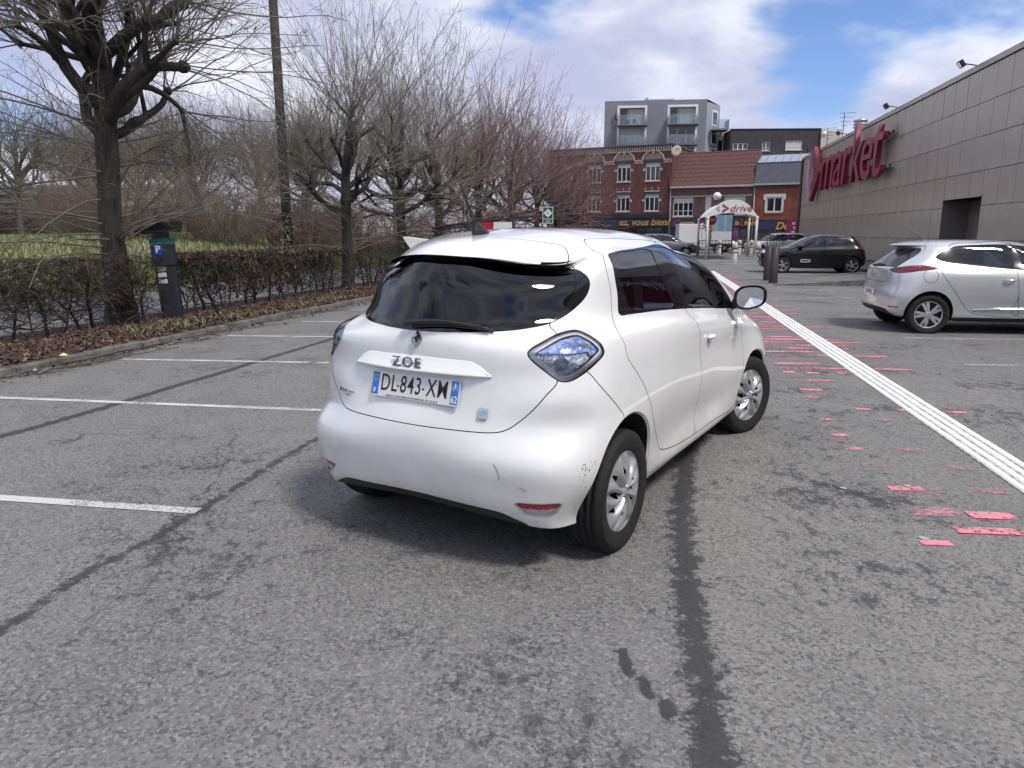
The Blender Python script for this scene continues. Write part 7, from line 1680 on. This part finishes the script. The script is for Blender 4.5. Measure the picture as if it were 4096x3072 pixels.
def bollards():
    pos=[(1556,51.4,'white bollard left of the centre before the railings'),(1599,51.4,'white bollard before the front wheel of the pickup'),(1625,51.4,'white bollard by the rear right canopy post'),(1636,48,'white bollard left of the estate car'),(1590,38.5,'white bollard standing alone in front of the drive canopy'),(1640,37.6,'white bollard by the nose of the black hatchback')]
    first=None
    for px,y,lb in pos:
        t=thing('bollard',lb,'bollard',(gp(px,y),y,0),0,'white bollards at the exit')
        if first is None:
            mb=MB(); mb.lathe([(.13,0),(.13,.42),(.11,.45),(.11,.52)],14); first=[mb.build('shaft',M['bollard'],t,True)]
            mb=MB(); mb.lathe([(.11,.52),(.155,.56),(.155,.62),(.11,.66),(.11,.74),(.145,.78),(.15,.90),(.10,1.0),(0,1.03)],14); first.append(mb.build('head',M['bollard'],t,True))
            mb=MB(); mb.lathe([(.112,.66),(.114,.74)],14); first.append(mb.build('band',M['kerb'],t,True))
        else:
            for f in first: addobj(f.name.split('.')[0],f.data,t)
M['bollard']=mat('bollard_white',(.62,.61,.57),.6,col2=(.45,.44,.41),nscale=5)
bollards()
def railings():
    for k,(a,b,y) in enumerate(((1512,1590,52.2),(1590,1700,52.6))):
        x0,x1=gp(a,y),gp(b,y); t=thing('railing','dark metal street railing '+('left half, behind the stop sign' if k==0 else 'right half, before the estate car'),'railing',(x0,y,0),0,'railings along the street'); n=int((x1-x0)/.22)
        mb=MB(); mb.tube([(0,0,.98),(x1-x0,0,.98)],.03,6); mb.build('top_rail',M['dark_metal'],t); mb=MB(); mb.tube([(0,0,.15),(x1-x0,0,.15)],.025,6); mb.build('bottom_rail',M['dark_metal'],t)
        for i in range(n+1): mb=MB(); mb.tube([((x1-x0)*i/n,0,.0 if i%5==0 else .15),((x1-x0)*i/n,0,.98)],.016 if i%5 else .03,5); mb.build('bar',M['dark_metal'],t)
railings()
def brown_posts():
    for x,y,h,lb in ((8.42,24.3,1.10,'dark brown steel post, the farther of the two before the black hatchback'),(8.16,23.0,1.12,'dark brown steel post, the nearer of the two before the black hatchback')):
        t=thing('steel_post',lb,'post',(x,y,0),0,'brown steel posts'); mb=MB(); mb.lathe([(.13,0),(.12,h-.01),(.105,h),(0,h)],20); mb.build('shaft',M['brown_steel'],t,True); mb=MB(); mb.lathe([(.17,.0),(.17,.012),(.13,.02)],20); mb.build('base_plate',M['brown_steel'],t)
M['brown_steel']=mat('brown_steel',(.040,.024,.026),.5,col2=(.055,.033,.034),nscale=4)
brown_posts()
def ramp_():
    t=thing('ramp','low concrete-edged ramp rising towards the supermarket beside the brown posts','ramp',(0,0,0))
    def wall(p0,p1,h0,h1,w,name):
        a,b=Vector((*p0,0)),Vector((*p1,0)); d=(b-a).normalized(); n=Vector((-d.y,d.x,0))*w; V=[]
        for q,h in ((a,h0),(b,h1)): V+=[q-n*0+Vector((0,0,-.01)),q+n+Vector((0,0,-.01)),q+n+Vector((0,0,h)),q+Vector((0,0,h))]
        mb=MB(); mb.add(V,[(0,3,2,1),(4,5,6,7),(0,4,7,3),(3,7,6,2),(1,2,6,5)]); return mb.build(name,M['concrete'],t,bevel=.01)
    wall((7.85,21.95),(13.2,21.5),.03,.36,.16,'edge_wall'); wall((9.1,25.2),(13.8,24.75),.03,.36,.16,'edge_wall')
    mb=MB(); mb.add([(8.0,22.11,.015),(13.2,21.66,.30),(13.8,24.75,.30),(9.1,25.2,.015)],[(0,1,2,3)]); mb.build('ramp_slab',M['path'],t)
M['concrete']=mat('old_concrete',(.21,.205,.19),.9,col2=(.11,.105,.095),nscale=3,namt=(.35,.65),bump=.4)
ramp_()
blades('ramp_weeds',160,lambda r,n:np.c_[10.45+r.normal(0,.13,n),21.85+r.normal(0,.05,n)],.06,.18,[M['grass_a']],lambda P:np.zeros(len(P)),.02,.9,'green weeds at the foot of the concrete ramp edge','weeds',9)
def parking_meter():
    t=thing('parking_meter','dark parking ticket machine with a blue P sign in front of the hedge','parking meter',(-6.06,13.05,.06),R_(14)); t.rotation_euler=(0,R_(-3.2),R_(14))
    def oct_(w,d,c): return [(-w+c,-d),(w-c,-d),(w,-d+c),(w,d-c),(w-c,d),(-w+c,d),(-w,d-c),(-w,-d+c)]
    mb=MB(); mb.prism(oct_(.17,.14,.05),0,.93); mb.build('pedestal',M['meter'],t,bevel=.01)
    mb=MB(); mb.prism(oct_(.185,.155,.05),.93,1.31); mb.build('head',M['meter'],t,bevel=.01)
    mb=MB(); mb.prism(oct_(.19,.16,.05),1.315,1.40); mb.build('green_band',M['meter_green'],t)
    mb=MB(); mb.prism(oct_(.13,.11,.04),1.40,1.50); mb.build('neck',M['meter'],t)
    mb=MB(); mb.add([(-.36,-.26,1.46),(.30,-.28,1.54),(.30,.28,1.54),(-.36,.26,1.46),(-.36,-.26,1.54),(.0,-.30,1.67),(.34,-.28,1.665),(.34,.28,1.665),(.0,.30,1.67),(-.36,.26,1.54)],[(3,2,1,0),(4,5,8,9),(5,6,7,8),(0,1,6,5,4),(3,9,8,7,2),(1,2,7,6),(0,4,9,3)]); mb.build('solar_hood',M['meter_dark'],t)
    Mx=frame((-.055,-.157,1.215),(1,0,0),(0,0,1),(0,-1,0)); mb=MB(); mb.prism([(-.065,-.085),(.065,-.085),(.065,.085),(-.065,.085)],0,.004,Mx); s=mb.build('parking_sign',M['sign_blue'],t); text_part('letter','P',.16,M['sign_white'],Mx@Matrix.Translation((0,0,.006)),s,extrude=.001,offset=.004)
    Mx=frame((-.05,-.1415,.80),(1,0,0),(0,0,1),(0,-1,0))
    for k,(z,mm) in enumerate(((.20,'sign_white'),(.08,'pale_pink'),(-.02,'white'),(-.13,'sign_white'))):
        mb=MB(); mb.prism([(-.07,z-.04),(.07,z-.04),(.07,z+.035),(-.07,z+.035)],0,.003 if z<.1 else .003,Mx); mb.build('notice',M[mm],t)
M['meter']=mat('meter_dark_blue_grey',(.020,.024,.034),.45,coat=.2); M['meter_dark']=mat('meter_hood',(.010,.011,.015),.4); M['meter_green']=mat('meter_green',(.015,.16,.125),.45)
parking_meter()
def wooden_pole():
    t=thing('wooden_pole','tall dark tarred wooden pole behind the hedge','pole',(-6.62,22.0,0)); mb=MB(); mb.tube([(0,0,0),(.0,0,4),(-.02,0,9.5)],[.145,.135,.115],14); mb.build('shaft',M['tar_wood'],t,True)
    r=np.random.default_rng(6); n=260; a=r.uniform(0,2*np.pi,n); z=r.uniform(.9,1.75,n); P=np.c_[.16*np.cos(a),.16*np.sin(a),z]; e=r.normal(0,.05,(n,3)); f=r.normal(0,.035,(n,3)); o=addobj('ivy',mkmesh('ivy',np.stack([P-e,P+f,P+e],1).reshape(-1,3),np.arange(n*3).reshape(n,3),[M['grass_a'],M['grass_b']],fm=r.integers(0,2,n)),t); o['kind']='stuff'
M['tar_wood']=mat('tarred_wood',(.012,.011,.012),.75,col2=(.035,.032,.030),nscale=6,stretch=(1,1,.2),bump=.5)
wooden_pole()
def shelter():
    y=24.; t=thing('trolley_shelter','trolley shelter with a curved dark roof and maroon panels behind the white hatchback','shelter',(0,y,0))
    X=lambda px:gp(px,y)
    pr=[(932,1.71),(965,1.80),(1000,1.87),(1060,1.97),(1120,2.06),(1174,2.11),(1205,2.10),(1238,2.03)]
    V=[];F=[]
    for px,z in pr:
        for yy in (0,2.2): V+=[(X(px),yy,z-.045),(X(px),yy,z)]
    for i in range(len(pr)-1):
        a=i*4; b=a+4; F+=[(a+1,b+1,b+3,a+3),(a,a+2,b+2,b),(a,b,b+1,a+1),(a+2,a+3,b+3,b+2)]
    F+=[(0,1,3,2),(len(V)-4,len(V)-2,len(V)-1,len(V)-3)]
    addobj('roof',mkmesh('roof',V,F,M['shelter_roof']),t)
    pts=[(X(px),0,z-.13) for px,z in pr]
    mb=MB(); mb.tube(pts,.03,6); mb.build('roof_beam',M['shelter_frame'],t,True)
    for px,z in ((940,1.66),(1058,1.9),(1100,1.96),(1208,2.0)):
        for yy in (0,2.15): mb=MB(); mb.box((X(px),yy,z/2),(.07,.07,z)); mb.build('post',M['shelter_frame'],t)
    for a,b,z0,z1 in ((943,1020,.25,1.46),(1064,1100,.25,1.60),(1104,1206,.25,1.72)): mb=MB(); mb.bx(X(a),X(b),-.02,.02,z0,z1); mb.build('maroon_panel',M['maroon'],t)
    mb=MB(); mb.bx(X(1021),X(1066),-.06,-.025,.5,1.87); mb.build('red_board',M['board_red'],t); mb=MB(); mb.bx(X(1066.5),X(1106),-.06,-.025,.5,1.88); mb.build('white_board',M['sign_white'],t)
    mb=MB(); mb.add([(X(1030),-.066,.9),(X(1066),-.066,.9),(X(1066),-.066,1.50),(X(1042),-.066,1.50)],[(0,1,2,3)]); mb.build('white_shape',M['sign_white'],t)
M['shelter_roof']=mat('shelter_roof',(.050,.038,.038),.5); M['shelter_frame']=mat('shelter_frame',(.020,.013,.016),.5); M['maroon']=mat('maroon_panel',(.085,.006,.028),.4); M['board_red']=mat('red_board',(.42,.012,.05),.45)
shelter()
def assembly_sign():
    y=23.5; x=gp(1183,y); t=post_sign('assembly_sign','green and white assembly point sign on a post by the trolley shelter','sign',(x,y,0),2.3,.03,M['shelter_frame'])
    Mx=frame((0,-.05,2.08),(1,0,0),(0,0,1),(0,-1,0)); w,h=.165,.255; mb=MB(); mb.prism([(-w,-h),(w,-h),(w,h),(-w,h)],-.006,.006,Mx); p_=mb.build('plate',M['sign_white'],t)
    mb=MB(); mb.prism([(-w+.018,-.105),(w-.018,-.105),(w-.018,h-.018),(-w+.018,h-.018)],.0065,.009,Mx); mb.build('green_field',M['sign_green'],p_); mb=MB(); mb.prism([(-w+.018,-h+.018),(w-.018,-h+.018),(w-.018,-.125),(-w+.018,-.125)],.0065,.009,Mx); mb.build('green_caption',M['sign_green'],p_)
    for k in range(4):
        R4=Mx@Matrix.Translation((0,.066,0))@Matrix.Rotation(k*math.pi/2,4,'Z'); mb=MB(); mb.prism([(0,.016),(.075,.075),(.045,.088),(.025,.088),(.025,.125),(-.025,.125),(-.025,.088),(-.045,.088),(-.075,.075)],.0095,.0115,R4); mb.build('arrow',M['sign_white'],p_)
    for z in (-.172,-.205): mb=MB(); mb.prism([(-.09 if z<-.2 else -.04,z-.007),(.09 if z<-.2 else .04,z-.007),(.09 if z<-.2 else .04,z+.007),(-.09 if z<-.2 else -.04,z+.007)],.0095,.011,Mx); mb.build('caption_line',M['sign_white'],p_)
assembly_sign()
def round_sign():
    y=25.5; x=gp(1005,y); t=post_sign('no_parking_sign','round purple-faded sign seen edge-on above the shelter roof','road sign',(x,y,0),2.6,.03); yaw=R_(-58)
    Mx=frame((.03,-.03,2.38),(math.cos(yaw),math.sin(yaw),0),(0,0,1),(math.sin(yaw)*-1*-1,-math.cos(yaw),0)); mb=MB(); mb.prism(ngon(28,.29),-.008,.008,Mx); p_=mb.build('plate',M['sign_white'],t); mb=MB(); mb.prism(ngon(28,.255),.009,.011,Mx); mb.build('purple_face',M['sign_purple'],p_); mb=MB(); mb.prism([(-.10,-.08),(.10,-.08),(.12,.0),(.06,.06),(-.10,.06)],.0115,.013,Mx); mb.build('pictogram',M['sign_white'],p_)
round_sign()
def white_board():
    y=17.0; t=thing('white_trough','white sloping board just past the roof of the hatchback','board',(gp(869,y),y,0)); mb=MB(); V=[(0,0,1.46),(.85,0,1.35),(.85,0,1.16),(.17,0,1.20)]; mb.add([(a,b,c) for a,b,c in V]+[(a+.05,b+.5,c) for a,b,c in V],[(0,1,2,3)[::-1],(4,5,6,7),(0,4,7,3),(0,1,5,4)[::-1]]); mb.build('panel',M['sign_white'],t); mb=MB(); mb.tube([(.4,.25,0),(.4,.25,1.2)],.03,6); mb.build('leg',M['metal'],t)
white_board()
def cctv():
    y=63.; x=gp(1733,y)+.3; z=1.57+(501-303)/1577*y*.97; t=thing('cctv_camera','white dome camera on a curved arm at the supermarket corner','camera',(x,y-3,0)); mb=MB(); mb.tube([(1.2,0,z-1.5),(1.1,0,z-.6),(.7,0,z),(.0,0,z+.1),(-.35,0,z)],.05,6); mb.build('arm',M['sign_white'],t,True); mb=MB(); mb.lathe([(.0,-.30),(.16,-.22),(.2,-.05),(.2,.1),(0,.16)],12,Matrix.Translation((-.38,0,z-.12))); mb.build('dome',M['sign_white'],t,True)
cctv()
# crossing lines by the exit
for a,b in (((10.6,37.4),(14.5,37.9)),((10.9,40.6),(13.6,40.4)),((11.4,42.3),(14.6,41.8)),((12.6,46.2),(16.2,45.4))): line(a,b,.30,M['line_white'],'stop_line',.006)
for a,b in (((11.2,42.6),(14.8,42.1)),): line(a,b,.12,M['pink'],'red_line',.008)
# birch behind the houses
place_tree("birch_tree",T_far,(gp(1652,90),90,0),.5,1.15,"thin bare birch rising before the dark brick block")
M['gum']=mat('old_gum',(.40,.39,.37),.7)
# odd bits of litter on the asphalt
def litter():
    rs=random.Random(2)
    for k,(x,y,s,c,lb) in enumerate(((2.15,3.57,.026,'gum','pale flattened gum spot near the big pink stripe'),(2.07,4.33,.022,'gum','pale gum spot on the dark damp patch'),(2.49,4.37,.02,'gum','pale gum spot left of the guide strip'),(2.72,3.05,.016,'gum','small pale gum spot near the bottom right'),(-5.35,8.6,.05,'star','crumpled yellow wrapper under the hedge'),(-5.45,8.2,.04,'poster_blue','blue scrap of paper in the gutter'))):
        n=9; V=[(x+s*rs.uniform(.7,1.1)*math.cos(2*math.pi*i/n),y+s*rs.uniform(.7,1.1)*math.sin(2*math.pi*i/n),.006 if k<4 else .13 if k==4 else .02) for i in range(n)]
        mb=MB(); mb.add(V+[(x,y,V[0][2]+(.001 if k<4 else .03))],[(i,(i+1)%n,n) for i in range(n)]); tag(mb.build('gum_spot' if k<4 else 'litter',M[c]),lb,'gum' if k<4 else 'litter',group='litter on the asphalt' if k<4 else None)
litter()
